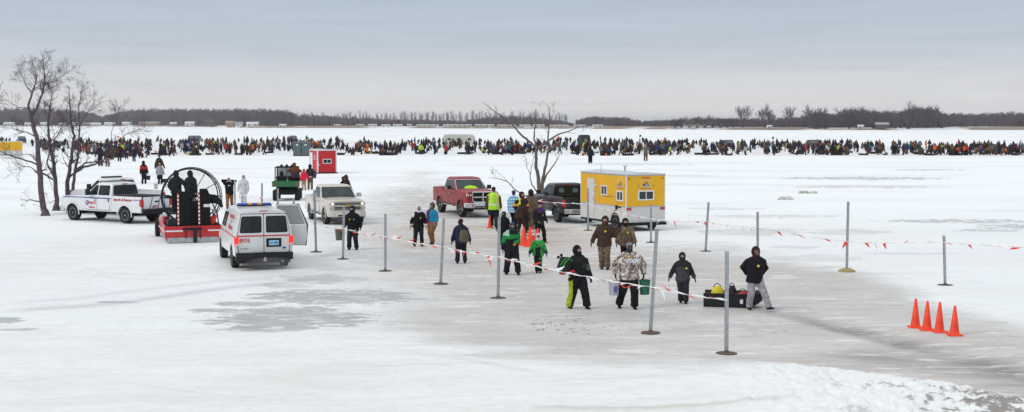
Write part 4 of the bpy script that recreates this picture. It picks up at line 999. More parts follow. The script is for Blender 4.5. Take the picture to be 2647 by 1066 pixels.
# ------------------------------------------------------------------ airboat
def airboat():
    t = thing('airboat', 'red and silver rescue airboat with a big round propeller cage', 'airboat')
    redp = mat('airboat_red', (.50, .02, .02), .35, coat=.3, var=.12, dirt=((.45, .36, .33), .1, .3)); darkm = mat('dark_frame', (.015, .017, .022), .5)
    L, hw = 5.3, 1.16
    b = MB(); rr = []
    for x in np.linspace(0, L, 22):
        u = max(0, (x - 3.6) / 1.7); zb = .04 + .5 * u ** 1.8; w_ = hw - .22 * u ** 1.6
        rr.append([(x, y, z) for y, z in ((-w_ + .12, zb), (-w_ + .01, zb + .20 * (1 - .5 * u)), (-w_, .28 + .30 * u), (-w_ - .03, .74 + .05 * u), (-w_ + .05, .76 + .05 * u), (-w_ + .07, .60), (w_ - .07, .60), (w_ - .05, .76 + .05 * u), (w_ + .03, .74 + .05 * u), (w_, .28 + .3 * u), (w_ - .01, zb + .20 * (1 - .5 * u)), (w_ - .12, zb))])
    b.rings(rr)
    me_f = b.f; 
    for i, f in enumerate(b.f):
        zs = [b.v[j][2] for j in f]
        if max(zs) < .40 or (len(f) == 4 and max(zs) - min(zs) < .15 and max(zs) < .5): b.m[i] = 1
    h = b.build('hull', [redp, alu], t, smooth=False)
    MB().box(-.012, -.001, -hw + .10, hw - .10, .03, .245).build('transom_plate', alu, t)
    MB().box(-.016, -.002, -hw + .02, hw - .02, .26, .735).build('transom', redp, t)
    for (y0, y1) in ((.42, 1.14), (-1.14, -.62)): MB().box(-.022, -.015, y0, y1, .50, .56).build('white_stripe', white, t)
    MB().box(.02, 4.6, hw - .03, hw + .035, .48, .53).build('white_stripe', white, t)
    MB().box(.05, L - .8, -hw + .1, hw - .1, .61, .64).build('deck', matte, t)
    # propeller cage: two hoops joined, spokes, wire screen
    R_ = 1.21; zc = 1.94; q = MB()
    for x, r_ in ((.55, R_), (1.15, R_ * .97)): q.tube([(x, r_ * math.cos(a), zc + r_ * math.sin(a)) for a in [2 * math.pi * k / 48 for k in range(48)]], .027, 8, closed=True)
    q.tube([(.40, R_ * 1.045 * math.cos(a), zc + R_ * 1.045 * math.sin(a)) for a in [2 * math.pi * k / 48 for k in range(48)]], .02, 8, closed=True)
    for k in range(12):
        a = 2 * math.pi * k / 12; q.tube([(.40, R_ * 1.045 * math.cos(a), zc + R_ * 1.045 * math.sin(a)), (1.15, R_ * .97 * math.cos(a), zc + R_ * .97 * math.sin(a))], .014, 6)
    for a in (0, .5, math.pi - .5, math.pi, 1.05, 2.1, -.6, math.pi + .6): q.tube([(.56, .1 * math.cos(a), zc + .1 * math.sin(a)), (.56, R_ * math.cos(a), zc + R_ * math.sin(a))], .018, 6)
    for y in (-1.0, 1.0): q.tube([(.55, y, .62), (.55, y * .95, zc - .75)], .03, 6); q.tube([(1.15, y, .62), (1.15, y * .95, zc - .7)], .03, 6)
    cg = q.build('propeller_cage', darkm, t)
    w_ = MB(); wires = []
    for k in range(-23, 24):
        o_ = k * .052
        if abs(o_) < R_: s = math.sqrt(R_ * R_ - o_ * o_); w_.tube([(1.14, o_, zc - s), (1.14, o_, zc + s)], .0022, 3, cap=False); w_.tube([(1.14, -s, zc + o_), (1.14, s, zc + o_)], .0022, 3, cap=False)
    w_.build('wire_screen', mat('wire_grey', (.10, .11, .12), .5), cg, fix=False)
    q = MB(); 
    for s_ in (1, -1): q.add([(.78, s_ * .08, zc + .05), (.80, s_ * .08, zc - .05), (.86, s_ * .5, zc - .10), (.84, s_ * 1.1, zc - .06), (.80, s_ * 1.12, zc + .03), (.77, s_ * .5, zc + .09)], [(0, 1, 2, 3, 4, 5)])
    q.lathe([(.10, .70), (.10, .86), (.02, .92)], (0, 0, zc), 'x', 12); pr = q.build('propeller', darkm, t); pr.rotation_euler = (0, 0, 0)
    # engine block and stand
    q = MB(); q.box(1.1, 1.9, -.32, .32, 1.15, 1.95); q.box(1.2, 1.8, -.42, .42, 1.45, 1.8); q.tube([(1.0, 0, zc), (1.9, 0, zc - .25)], .12, 10); q.box(.45, 1.1, -.30, .12, .66, 1.75); q.build('engine', matte, t, bevel=.04)
    q = MB()
    for y in (-.42, .42):
        for x in (.7, 1.9): q.tube([(x, y * 1.5, .62), (1.3, y, 1.6)], .03, 6)
        q.tube([(.9, y * 1.4, .62), (.9, y * .9, 2.0)], .03, 6)
    q.build('engine_stand', darkm, t)
    q = MB(); q.tube([(.9, -.10, 1.75), (.85, -.28, 1.78), (.9, -.42, 1.72)], [.13, .17, .12], 12); q.ell((.82, -.2, 1.55), (.12, .17, .12)); q.build('silver_muffler', mat('crumpled_foil', (.6, .6, .62), .35, .6, bump=.8, scale=14), t)
    # two tall rudders with red and white edge tape
    for (y, x_) in ((.34, .10), (-.52, .10)):
        q = MB(); hh = 1.5 if y > 0 else 1.6
        q.prism(rpoly([(y - .24, .70), (y + .24, .70), (y + .22, .70 + hh), (y - .10, .70 + hh), (y - .20, .70 + hh * .85)], .06), 'x', x_, x_ + .07)
        rd_ = q.build('rudder', mat('rudder_black', (.004, .004, .005), .7), t, bevel=.015)
        tp = MB(); e0 = y + .25
        for k in range(16):
            tp.cur = k % 2; z0 = .80 + k * .083; tp.box(x_ - .012, x_ + .03, e0 - .03, e0 + .03, z0, z0 + .083)
        tp.build('warning_tape', [whitem, redm], rd_)
    MB().box(.085, .098, -.72, -.46, 1.52, 1.64).build('rudder_sticker', white, t)
    # curved wind deflector arm, seats, box
    q = MB(); q.tube([(.3, -.70, 1.86), (.3, -.95, 1.84), (.3, -1.16, 1.70), (.3, -1.26, 1.48)], [(.08, .22), (.07, .2), (.06, .13), (.04, .05)], 10, side=(1, 0, 0)); q.tube([(.3, -.85, 1.65), (.3, -1.05, 1.2), (.3, -1.1, .7)], .03, 6); q.build('wind_deflector', matte, t)
    for (x, y) in ((2.6, .45), (2.6, -.45), (3.5, 0)):
        q = MB(); q.box(x - .25, x + .25, y - .25, y + .25, 1.15, 1.27); q.box(x - .30, x - .2, y - .25, y + .25, 1.2, 1.75); q.tube([(x, y, .62), (x, y, 1.15)], .05, 8); q.build('seat', matte, t, bevel=.04)
    q = MB(); q.box(1.25, 2.3, -.6, .95, 1.16, 1.22)
    for x in (1.3, 2.2):
        for y in (-.55, .9): q.tube([(x, y, .62), (x, y, 1.18)], .025, 6)
    q.build('platform', darkm, t)
    for bb in ((.15, .65, .62, 1.02, .64, 1.0), (.2, .7, -1.08, -.72, .64, .82), (.9, 1.5, .6, 1.0, .64, .95)): MB().box(*bb).build('deck_box', darkm, t, bevel=.03)
    q = MB(); q.tube([(.25, -1.0, 1.15), (.3, -.85, .95), (.3, -.8, .7)], [.05, .14, .10], 8); q.build('red_life_jacket', mat('life_red', (.65, .03, .02), .7), t)
    q = MB(); q.box(1.6, 2.1, .95, 1.12, .7, 1.05); q.build('red_fuel_can', redp, t, bevel=.04)
    # transom eyes, motor bracket
    q = MB()
    for y in (-.08, .30, -.30): q.tube([(-.04, y, .66), (-.05, y, .20)], .022 if y != -.08 else .04, 6)
    q.box(-.07, -.02, -.35, .42, .56, .66); q.box(-.08, -.02, -.16, .0, .02, .62); q.build('tow_frame', darkm, t)
    add_wheel(t, 3.9, 1.22, .38, .2, darkm, 1)
    return t
ab = airboat(); place(ab, G(428, 631), Vector((0, 0, 0)), (0, 1.14, 0), yaw=math.pi / 2 + R(19))
# ------------------------------------------------------------------ yellow fish house trailer
def fish_house(label, name='fish_house_trailer', L=4.5, W_=2.13, full=True):
    t = thing(name, label, 'trailer')
    yel = mat('yellow_aluminium', (.78, .43, .008), .45, var=.07, scale=1.5, dirt=((.45, .33, .15), .75, .35)); wht = mat('white_skirt', (.62, .61, .59), .5, var=.08, dirt=((.36, .33, .30), .35, .6)); hw = W_ / 2; z0, z1, z2 = .42, 1.16, 2.66
    b = MB(); b.box(0, L, -hw, hw, z1, z2); b.build('upper_wall', yel, t)
    w_ = MB()
    for sg in (1, -1):
        cutx = 1.05; r = .46
        pl = [(0, z0), (cutx - r, z0)] + [(cutx - r * math.cos(a), z0 - .02 + r * math.sin(a)) for a in [math.pi * k / 12 for k in range(1, 12)]] + [(cutx + r, z0), (L, z0), (L, z1), (0, z1)]
        w_.prism(pl, 'y', sg * hw * 1.0, sg * (hw - .06))
    w_.box(0, .05, -hw + .06, hw - .06, z0, z1); w_.box(L - .05, L, -hw + .06, hw - .06, z0, z1); w_.box(.06, L - .06, -hw + .07, hw - .07, z0 + .3, z0 + .34); w_.build('lower_skirt', wht, t)
    r = MB(); o_ = .03
    r.prism([(-hw - o_, z2), (hw + o_, z2), (hw + o_, z2 + .04), (0, z2 + .12), (-hw - o_, z2 + .04)], 'x', -o_, L + o_); r.build('roof', mat('roof_metal', (.62, .65, .69), .4, .5), t, smooth=False)
    q = MB()
    for x in (-.008, L - .03):
        for y in (-hw - .008, hw - .03): q.box(x, x + .038, y, y + .038, z0, z2)
    q.build('corner_trim', white, t)
    q = MB(); q.box(-.006, -.001, -hw + .03, hw - .03, z1 - .02, z1 + .02); q.box(.03, L - .03, hw + .001, hw + .006, z1 - .02, z1 + .02)
    q.box(-.006, -.001, -hw + .03, hw - .03, z2 - .05, z2 - .01); q.box(.03, L - .03, hw + .001, hw + .006, z2 - .05, z2 - .01); q.build('edge_trim', alu, t)
    q = MB(); q.box(-.10, L, -hw, hw, z0 - .10, z0 - .002); q.box(L, L + 1.3, -.05, .05, .42, .5); q.box(-.12, -.02, -hw - .02, hw + .02, .28, .40); q.tube([(L + 1.3, 0, .46), (L + 1.4, 0, .46)], .05, 8); q.build('chassis', matte, t)
    def win(face, a, z, w, h):
        def bx(m, a0, a1, zz0, zz1, d0, d1):
            if face == 'B': m.box(-d1, -d0, a0, a1, zz0, zz1)
            else: m.box(a0, a1, hw + d0, hw + d1, zz0, zz1)
        m = MB(); T = .055
        bx(m, a, a + w, z, z + T, 0, .03); bx(m, a, a + w, z + h - T, z + h, 0, .03); bx(m, a, a + T, z + T, z + h - T, 0, .03); bx(m, a + w - T, a + w, z + T, z + h - T, 0, .03); bx(m, a + w / 2 - .02, a + w / 2 + .02, z + T, z + h - T, 0, .028)
        wo = m.build('window', white, t, smooth=False)
        g = MB(); bx(g, a + T, a + w - T, z + T, z + h - T, .002, .01); g.build('pane', glassg, wo, smooth=False)
    # rear
    win('B', -.42 - .02, 1.46, .86, .46)
    # driver side (left): door near the front, two windows
    win('L', .26, 1.42, .62, .48); win('L', 1.78, 1.62, .62, .48)
    d = MB(); d.box(3.05, 3.78, hw, hw + .03, .62, 2.38); dr = d.build('door', mat('door_white', (.62, .63, .63), .5), t, bevel=.01)
    MB().box(3.10, 3.16, hw + .03, hw + .07, 1.35, 1.47).build('handle', chrome, dr)
    MB().box(2.83, 2.93, hw, hw + .05, 2.02, 2.12).build('porch_lamp', white, t)
    q = MB(); q.prism(circ(0, 0, .04, 10), 'z', z2 + .1, z2 + .32); q.prism(circ(0, 0, .13, 14), 'z', z2 + .32, z2 + .35); q.v = [(x + 2.3, y - .2, z) for x, y, z in q.v]; q.build('roof_vent', alu, t)
    MB().tube([(3.0, .75, z2 + .04), (3.0, .75, z2 + .42)], .008, 5).build('antenna', matte, t)
    for s_ in (1, -1):
        MB().box(-.03, .0, s_ * .92 - .13, s_ * .92 + .13, 1.0, 1.12).build('tail_lamp', redl, t, bevel=.01)
        MB().box(-.02, .0, s_ * .92 - .05, s_ * .92 + .05, 2.46, 2.51).build('marker_lamp', redl, t)
        add_wheel(t, 1.05, s_ * (hw - .10), .36, .2, alu, s_, style='alloy', spokes=5)
    MB().box(-.02, .0, -.22, .22, 2.50, 2.54).build('marker_lamp', redl, t)
    if full:
        dk = mat('decal_dark', (.12, .10, .12), .6); dw = mat('decal_pale', (.6, .6, .62), .6); orr = mat('decal_orange', (.45, .20, .02), .6)
        for face in ('B', 'L'):
            def P3(a, z, o=.004): return (-o, a, z) if face == 'B' else (a, hw + o, z)
            ca = 0.0 if face == 'B' else .55
            q = MB()
            def poly(pts, mi, o=.004):
                q.cur = mi; vs = [P3(a, z, o) for a, z in pts] + [P3(a, z, .001) for a, z in pts]; n = len(pts); q.add(vs, [tuple(range(n))] + [(i, (i + 1) % n, n + (i + 1) % n, n + i) for i in range(n)])
            # a little house on skids under an arc of lettering
            poly([(ca - .17, 2.12), (ca + .17, 2.12), (ca + .17, 2.22), (ca + .08, 2.24), (ca + .02, 2.33), (ca - .06, 2.33), (ca - .10, 2.24), (ca - .17, 2.22)], 0)
            poly([(ca - .12, 2.15), (ca + .02, 2.15), (ca + .02, 2.20), (ca - .12, 2.20)], 1, .006); poly([(ca - .03, 2.24), (ca + .03, 2.24), (ca, 2.30)], 1, .006)
            poly([(ca - .26, 2.08), (ca + .26, 2.08), (ca + .24, 2.105), (ca - .24, 2.105)], 1)
            poly([(ca - .42, 2.09), (ca - .39, 2.09), (ca - .39, 2.2), (ca - .42, 2.2)], 0); poly([(ca + .38, 2.09), (ca + .41, 2.09), (ca + .41, 2.22), (ca + .38, 2.22)], 0)
            q.build('wall_emblem', [dk, dw], t, smooth=False)
            Xd, Yd = ((0, -1, 0), (0, 0, 1)) if face == 'B' else ((-1, 0, 0), (0, 0, 1))
            for k, ch in enumerate('ICE CASTLE'):
                u = (k - 4.5) / 4.5; a = ca - (u * .34) * 1; z = 2.42 - .06 * u * u
                if ch != ' ': text('arched_lettering', ch, .085, dw, t, P3(a, z), Xd, Yd, ext=.002)
            text('wall_lettering', 'FISH HOUSES', .075, dk, t, P3(ca, 2.02), Xd, Yd, ext=.002, width=.55)
        q = MB(); q.tube([(.95, hw + .004, 1.62), (1.5, hw + .004, 1.56), (2.1, hw + .004, 1.58), (2.6, hw + .004, 1.66)], [(.002, .004), (.002, .03), (.002, .02), (.002, .004)], 6, side=(0, 1, 0)); q.tube([(1.2, hw + .004, 1.70), (1.7, hw + .004, 1.60), (2.3, hw + .004, 1.52)], [(.002, .003), (.002, .02), (.002, .003)], 6, side=(0, 1, 0)); q.tube([(.15, hw + .004, 1.35), (.6, hw + .004, 1.30), (.95, hw + .004, 1.34)], [(.002, .003), (.002, .016), (.002, .003)], 6, side=(0, 1, 0)); q.build('swoosh_decal', orr, t)
        MB().box(1.0, 1.06, hw, hw + .04, .85, .95).build('socket_cover', matte, t); MB().box(.80, .95, hw, hw + .05, 1.0, 1.2).build('outlet_box', matte, t)
        MB().box(.45, .85, hw, hw + .02, 1.10, 1.16).build('hatch_vent', matte, t)
    return t
fh = fish_house('yellow and white fish house trailer with two side windows, hitched behind the black pickup'); place(fh, G(1618, 600), Vector((0, 0, 0)), (0, 1.065, 0), yaw=math.pi / 2 + R(25))
fh2 = fish_house('yellow fish house trailer cut off by the left edge behind the bare trees', full=False, L=6.0); place(fh2, G(-38, 408), Vector((0, 0, 0)), (0, -1.065, 0), yaw=math.pi / 2 + R(-66)); fh2.scale = (.86, .86, .86)
# ------------------------------------------------------------------ green utility cart
def utv(label, gm, name='utility_cart', group=None, load=True):
    t = thing(name, label, 'utility vehicle', group=group)
    b = MB(); b.box(-.65, .55, -.74, .74, .82, .86); b.box(-.68, -.64, -.76, .76, .82, 1.12); b.box(.53, .57, -.74, .74, .86, 1.12)
    for s_ in (1, -1): b.box(-.64, .53, *sorted((s_ * .70, s_ * .76)), .86, 1.12)
    b.build('cargo_bed', gm, t, bevel=.01)
    q = MB(); q.box(-.45, 2.1, -.45, .45, .35, .62); q.box(.55, 1.5, -.7, .7, .42, .52); q.build('chassis', matte, t, bevel=.03)
    q = MB(); q.prism([(1.45, .5), (2.35, .5), (2.35, .85), (2.1, 1.0), (1.5, 1.08)], 'y', -.62, .62); q.build('hood', gm, t, bevel=.05)
    for s_ in (1, -1):
        q = MB(); q.prism([(.62, .52), (1.15, .52), (1.15, .86), (.75, .86), (.70, 1.38), (.60, 1.38)], 'y', *sorted((s_ * .05, s_ * .62))); q.build('seat', black, t, bevel=.04)
    q = MB()
    for s_ in (1, -1): q.tube([(.58, s_ * .68, .85), (.52, s_ * .66, 1.88), (1.35, s_ * .62, 1.90), (1.75, s_ * .66, 1.05)], .03, 8)
    for (x, z) in ((.52, 1.88), (1.35, 1.9), (.56, 1.3)): q.tube([(x, -.65, z), (x, .65, z)], .026, 8)
    q.tube([(.54, 0, 1.3), (.52, 0, 1.88)], .02, 6); q.build('roll_cage', matte, t)
    MB().add([(1.37, -.60, 1.86), (1.37, .60, 1.86), (1.74, .64, 1.1), (1.74, -.64, 1.1)], [(0, 1, 2, 3)]).build('windshield', mat('clear_screen', (.45, .5, .5), .15), t, fix=False)
    for y in (-.30, 0, .30):
        MB().ell((.55, y, 1.98), (.05, .085, .075), 10, 8).build('work_light', matte, t)
    for s_ in (1, -1):
        for x in (0, 1.9): add_wheel(t, x, s_ * .62, .31, .28, mat('cart_rim_yellow', (.5, .4, .03), .5), s_, style='alloy')
    MB().box(-.70, -.69, -.70, -.58, .92, 1.0).build('tail_lamp', redl, t); MB().box(-.70, -.69, .58, .70, .92, 1.0).build('tail_lamp', redl, t)
    return t
gg = mat('cart_green', (.015, .13, .045), .4, coat=.3)
u1 = utv('green utility cart with roll cage and three round roof lights', gg); place(u1, G(716, 519), Vector((0, 0, 0)), (0, .62, 0), yaw=math.pi / 2 + R(6)); u1.scale = (1.15, 1.15, 1.15)
# ------------------------------------------------------------------ red ice shack, toilets
def shack():
    t = thing('ice_shack', 'red ice shack with white corner trim and a small white framed window', 'ice shack')
    rp = mat('shack_red', (.50, .012, .02), .5, var=.08); L, hw, z0, z1 = 2.3, .95, .10, 2.2
    MB().box(0, L, -hw, hw, z0, z1).build('wall', rp, t)
    MB().prism([(-hw - .04, z1), (hw + .04, z1), (hw + .04, z1 + .04), (0, z1 + .09), (-hw - .04, z1 + .04)], 'x', -.04, L + .04).build('roof', mat('shack_roof', (.55, .55, .56), .6), t, smooth=False)
    q = MB()
    for y in (-hw - .012, hw - .1): q.box(-.012, 0, y, y + .112, z0, z1)
    for x in (-.012, L - .10): q.box(x, x + .112, hw, hw + .012, z0, z1)
    q.box(-.014, -.001, -hw + .1, hw - .1, z1 - .07, z1); q.box(.1, L - .1, hw + .001, hw + .014, z1 - .07, z1); q.build('corner_trim', white, t)
    MB().box(-.1, L + .1, -hw - .05, hw + .05, 0, .098).build('skid', matte, t)
    m = MB(); m.box(-.03, 0, -.42, .42, .92, 1.36); w_ = m.build('window', white, t)
    MB().box(-.036, -.029, -.36, -.02, .98, 1.30).build('pane', glass, w_); MB().box(-.036, -.029, .02, .36, .98, 1.30).build('pane', glass, w_)
    m = MB(); m.box(.55, .9, hw, hw + .03, 1.3, 1.7); w_ = m.build('window', white, t); MB().box(.62, .83, hw + .028, hw + .036, 1.37, 1.63).build('pane', rp, w_)
    d = MB(); d.box(1.35, 2.0, hw, hw + .03, .2, 1.95).build('door', white, t)
    MB().box(-.08, -.013, .70, .86, .78, .84).build('latch', white, t); MB().box(-.09, -.03, -hw - .06, -hw + .12, .96, .99).build('latch', chrome, t)
    return t
sh = shack(); place(sh, G(820.5, 449.5), Vector((0, 0, 0)), (0, .95 * 1.08, 0), yaw=math.pi / 2 + R(27)); sh.scale = (1.08, 1.08, 1.08) 
for x_ in (-.35, .35):
    p = G(820, 449.5)
for k, px in enumerate((768.3, 790.3)):
    t = thing('portable_toilet', 'grey portable toilet, %s of the pair behind the red ice shack' % ('left' if k == 0 else 'right'), 'portable toilet', G(px, 404), 0, 'portable toilets')
    gp = mat('toilet_grey', (.09, .12, .14), .6)
    MB().box(-.62, .62, 0, 1.25, .05, 2.05).build('wall', gp, t, bevel=.04)
    MB().prism([(-.66, 2.05), (.66, 2.05), (.55, 2.22), (-.55, 2.22)], 'y', -.04, 1.29).build('roof', mat('toilet_roof', (.14, .18, .20), .6), t, bevel=.03)
    d = MB().box(-.48, .48, -.03, 0, .15, 1.98).build('door', gp, t, bevel=.01)
    MB().box(-.16, .16, -.036, -.03, 1.62, 1.80).build('door_sign', white, d); MB().box(.34, .42, -.06, -.03, 1.0, 1.1).build('handle', black, d)
    MB().box(-.66, .66, -.05, 1.3, 0, .05).build('base', matte, t)
# ------------------------------------------------------------------ vehicles among the crowd
t = thing('camper_trailer', 'old cream camper trailer standing among the distant crowd', 'camper', G(1184, 379), R(-12)); cr_ = mat('camper_cream', (.52, .52, .46), .6, var=.1)
m = MB(); m.prism(rpoly([(-3.3, .35), (3.0, .35), (3.4, 1.0), (3.2, 2.1), (2.7, 2.6), (-2.9, 2.6), (-3.3, 2.2)], .3), 'y', 0, 2.2); m.build('body', cr_, t, smooth=False)
for x in (-2.3, -.2, 2.2): 
    w_ = MB().box(x, x + .7, -.03, -.002, 1.3, 1.8).build('window', wing, t)
MB().box(1.0, 1.65, -.03, -.002, .5, 2.2).build('door', cr_, t); add_wheel(t, -.3, .05, .35, .2, alu, -1); MB().box(3.3, 4.4, 1.0, 1.2, .35, .45).build('tow_bar', matte, t)
def far_suv(px, py, label, rz=0.0, mt=None, sc_=1.0, name='parked_suv', cat='car'):
    t = thing(name, label, cat, G(px, py), rz, sc=sc_); mt = mt or pk
    b = MB(); secs = []
    for x in xs_for(-.95, 3.6, [0, 2.7], .42): secs.append((x, ring_sec(.92, 1.05 if x < 2.3 else lerp(1.05, .85, (x - 2.3) / 1.3), arch_z(x, [0, 2.7], .42, .34, .35), .02, .12)))
    loft_x(b, secs); b.build('body', [mt, matte], t)
    c = Cab(1.03, 1.68, -.9, -.75, 2.3, 1.6, .88, .72); m = MB(); cab_shell(m, [(1.0, c.x0b, c.x1b, c.hb), (1.35, c.xb(1.35), c.xf(1.35), c.hw(1.35)), (1.68, c.x0r, c.x1r, c.hr), (1.75, c.x0r + .15, c.x1r - .2, c.hr - .15)], .1); m.build('cabin', mt, t)
    q = MB(); v, f = c.panel('B', [(-.66, 1.12), (.66, 1.12), (.56, 1.55), (-.56, 1.55)], .01); q.add(v, f); q.build('rear_window', mat('pale_far_glass', (.16, .2, .22), .15), t, smooth=False)
    for wh in 'LR':
        q = MB(); v, f = c.panel(wh, [(-.6, 1.12), (1.95, 1.12), (1.5, 1.58), (-.55, 1.58)], .01); q.add(v, f); q.build('side_window', glass, t, smooth=False)
    for s_ in (1, -1):
        MB().box(-.98, -.9, *sorted((s_ * .7, s_ * .9)), .8, 1.0).build('tail_lamp', redl, t)
        for x in (0, 2.7): add_wheel(t, x, s_ * .8, .34, .2, alu, s_)
    return t
far_suv(757, 368, 'dark blue suv parked in the distant crowd just left above the toilets', math.pi / 2, mat('navy_paint', (.03, .04, .07), .3, coat=.3))
far_suv(496, 368, 'dark teal suv, left one of two parked side by side in the crowd', math.pi / 2, mat('teal_paint', (.03, .05, .055), .3, coat=.3))
far_suv(508, 368, 'dark teal suv, right one of two parked side by side in the crowd', math.pi / 2, MATS['teal_paint'])
far_suv(57, 371, 'dark vehicle parked alone beyond the crowd above the left yellow trailer', math.pi / 2 + .5, MATS['navy_paint'])
far_suv(1882, 385, 'dark suv parked among the distant crowd on the right half', math.pi / 2 + .3, MATS['navy_paint'])
far_suv(2100, 383, 'grey suv, left one of two parked in the crowd at right', math.pi / 2 + .1, mat('grey_paint', (.07, .08, .085), .4), .95); far_suv(2112, 383, 'grey suv, right one of two parked in the crowd at right', math.pi / 2 + .1, MATS['grey_paint'], .95)
t = thing('pop_up_shelter', 'dark green boxy pop-up fishing shelter rising above the distant crowd', 'ice shelter', G(1510, 376), .2)
sg_ = mat('shelter_green', (.03, .045, .04), .9); MB().rings([[(x, y, z) for x, y in rpoly([(-w_, -w_), (w_, -w_), (w_, w_), (-w_, w_)], .15, 2)] for z, w_ in ((0, 1.1), (1.1, 1.25), (2.2, 1.1), (2.4, .8))]).build('shelter_wall', sg_, t)
MB().box(-.35, .35, -1.29, -1.26, .9, 1.5).build('window', mat('shelter_window', (.2, .22, .22), .4), t)
# ------------------------------------------------------------------ posts, tapes, cones, buckets, sled
POSTS = [('A', 817, 651.5, 812, 492.6, 'row', 582), ('B', 886.5, 670, 889, 536, 'row', 590), ('C', 996, 701, 996, 553.5, 'row', 612), ('D', 1139, 734, 1147, 565, 'row', 637), ('E', 1287.5, 771, 1290.6, 562, 'row', 664), ('F', 1681.6, 860.5, 1698, 597, 'row', 743), ('G', 1878, 914, 1879.5, 650, 'row', 775),
         ('H', 1520, 596, 1520, 487, 'back', 528), ('I', 1683, 627, 1683, 528, 'back', 566), ('J', 1824, 650, 1831.8, 523, 'back', 573), ('K', 1959, 690, 1958.7, 548, 'back', 588), ('L', 2189, 702.5, 2193, 522, 'back', 625), ('M', 2443.5, 737.5, 2440.7, 609.5, 'back', 626),
         ('N', 607, 562, 607, 465, 'left', 500), ('O', 677, 580, 677, 474, 'left', 510), ('P', 718, 602, 718, 487, 'left', 545), ('Q', 759, 625, 759, 512, 'left', 563), ('R', 1384, 592, 1384, 505, 'back', 520)]
PL = {'A': 'steel post first in the near taped row, right beside the open van door', 'B': 'steel post standing in front of the hooded man with the bucket', 'C': 'steel post in the near row alone between the bucket man and the backpack man', 'D': 'steel post just left of the navy dressed man with a bag on his back',
      'E': 'steel post partly covering the man in the green and black jacket', 'F': 'steel post between the camouflage jacket man with two buckets and the child in grey', 'G': 'nearest steel post on the right, in front of the black sled',
      'H': 'steel post in front of the white door of the yellow trailer', 'I': 'steel post in front of the rear right corner of the yellow trailer', 'J': 'leaning steel post standing alone right of the yellow trailer', 'K': 'steel post rising behind the man in the black hoodie',
      'L': 'tall steel post in a tan foot, in the far taped row above the cones', 'M': 'short steel post farthest right in the far taped row', 'N': 'steel post in front of the man taking a picture', 'O': 'steel post behind the van roof between the white camouflage coat and the green cart',
      'P': 'steel post behind the right half of the van roof light bar', 'Q': 'steel post rising above the open van door', 'R': 'steel post mostly hidden in the group of people by the black pickup'}
pm = mat('base_brown', (.10, .07, .06), .8); ptan = mat('base_tan', (.33, .26, .12), .7)
TOP = {}
for (k, bx_, by_, tx, ty, g_, tapey) in POSTS:
    base = G(bx_, by_); tp = at(tx, ty, base.y); TOP[k] = (base, at(bx_ + (tx - bx_) * (by_ - tapey) / (by_ - ty), tapey, base.y))
    t = thing('steel_post', PL[k], 'post', base, random.uniform(0, 1), 'steel tape posts')
    t.rotation_euler = (0, 0, 0); d = tp - base; h = d.length; u = Vector((d.x, d.y, d.z)).normalized()
    q = MB(); side = Vector((1, 0, 0)); w_ = .033; y_ = Vector((0, 1, 0))
    # perforated U-channel post: web, two flanges, two lips
    def bar(x0, x1, y0, y1, z0=0.02, z1=None):
        z1 = h if z1 is None else z1; vs = []
        for z in (z0, z1):
            for yy in (y0, y1):
                for xx in (x0, x1): vs.append(u * z + side * xx + y_ * yy)
        q.add(vs, [(0, 2, 3, 1), (4, 5, 7, 6), (0, 1, 5, 4), (2, 6, 7, 3), (0, 4, 6, 2), (1, 3, 7, 5)])
    bar(-.018, .018, -.02, -.012); bar(-.026, -.018, -.02, .02); bar(.018, .026, -.02, .02); bar(-.045, -.026, .012, .02); bar(.026, .045, .012, .02)
    po = q.build('channel', steel, t, smooth=False)
    q = MB(); z = .15
    while z < h - .05:
        c0 = u * z; vs = [c0 + side * (.007 * math.cos(a)) + Vector((0, -.021, .007 * math.sin(a))) for a in [6.283 * i / 6 for i in range(6)]]; q.add(vs, [tuple(range(6))]); z += .055
    q.build('perforation', matte, po, smooth=False, fix=False)
    q = MB(); q.cur = 0; rb = .235 if k != 'L' else .27
    if k == 'L': q.lathe([(.30, 0), (.28, .05), (.12, .12), (.05, .13)], n=20)
    else: q.lathe([(rb, .0), (rb, .012), (rb - .03, .018), (.07, .03), (.04, .07)], n=20)
    q.build('base_plate', ptan if k == 'L' else pm, t)
wht_f, red_f = whitem, redm
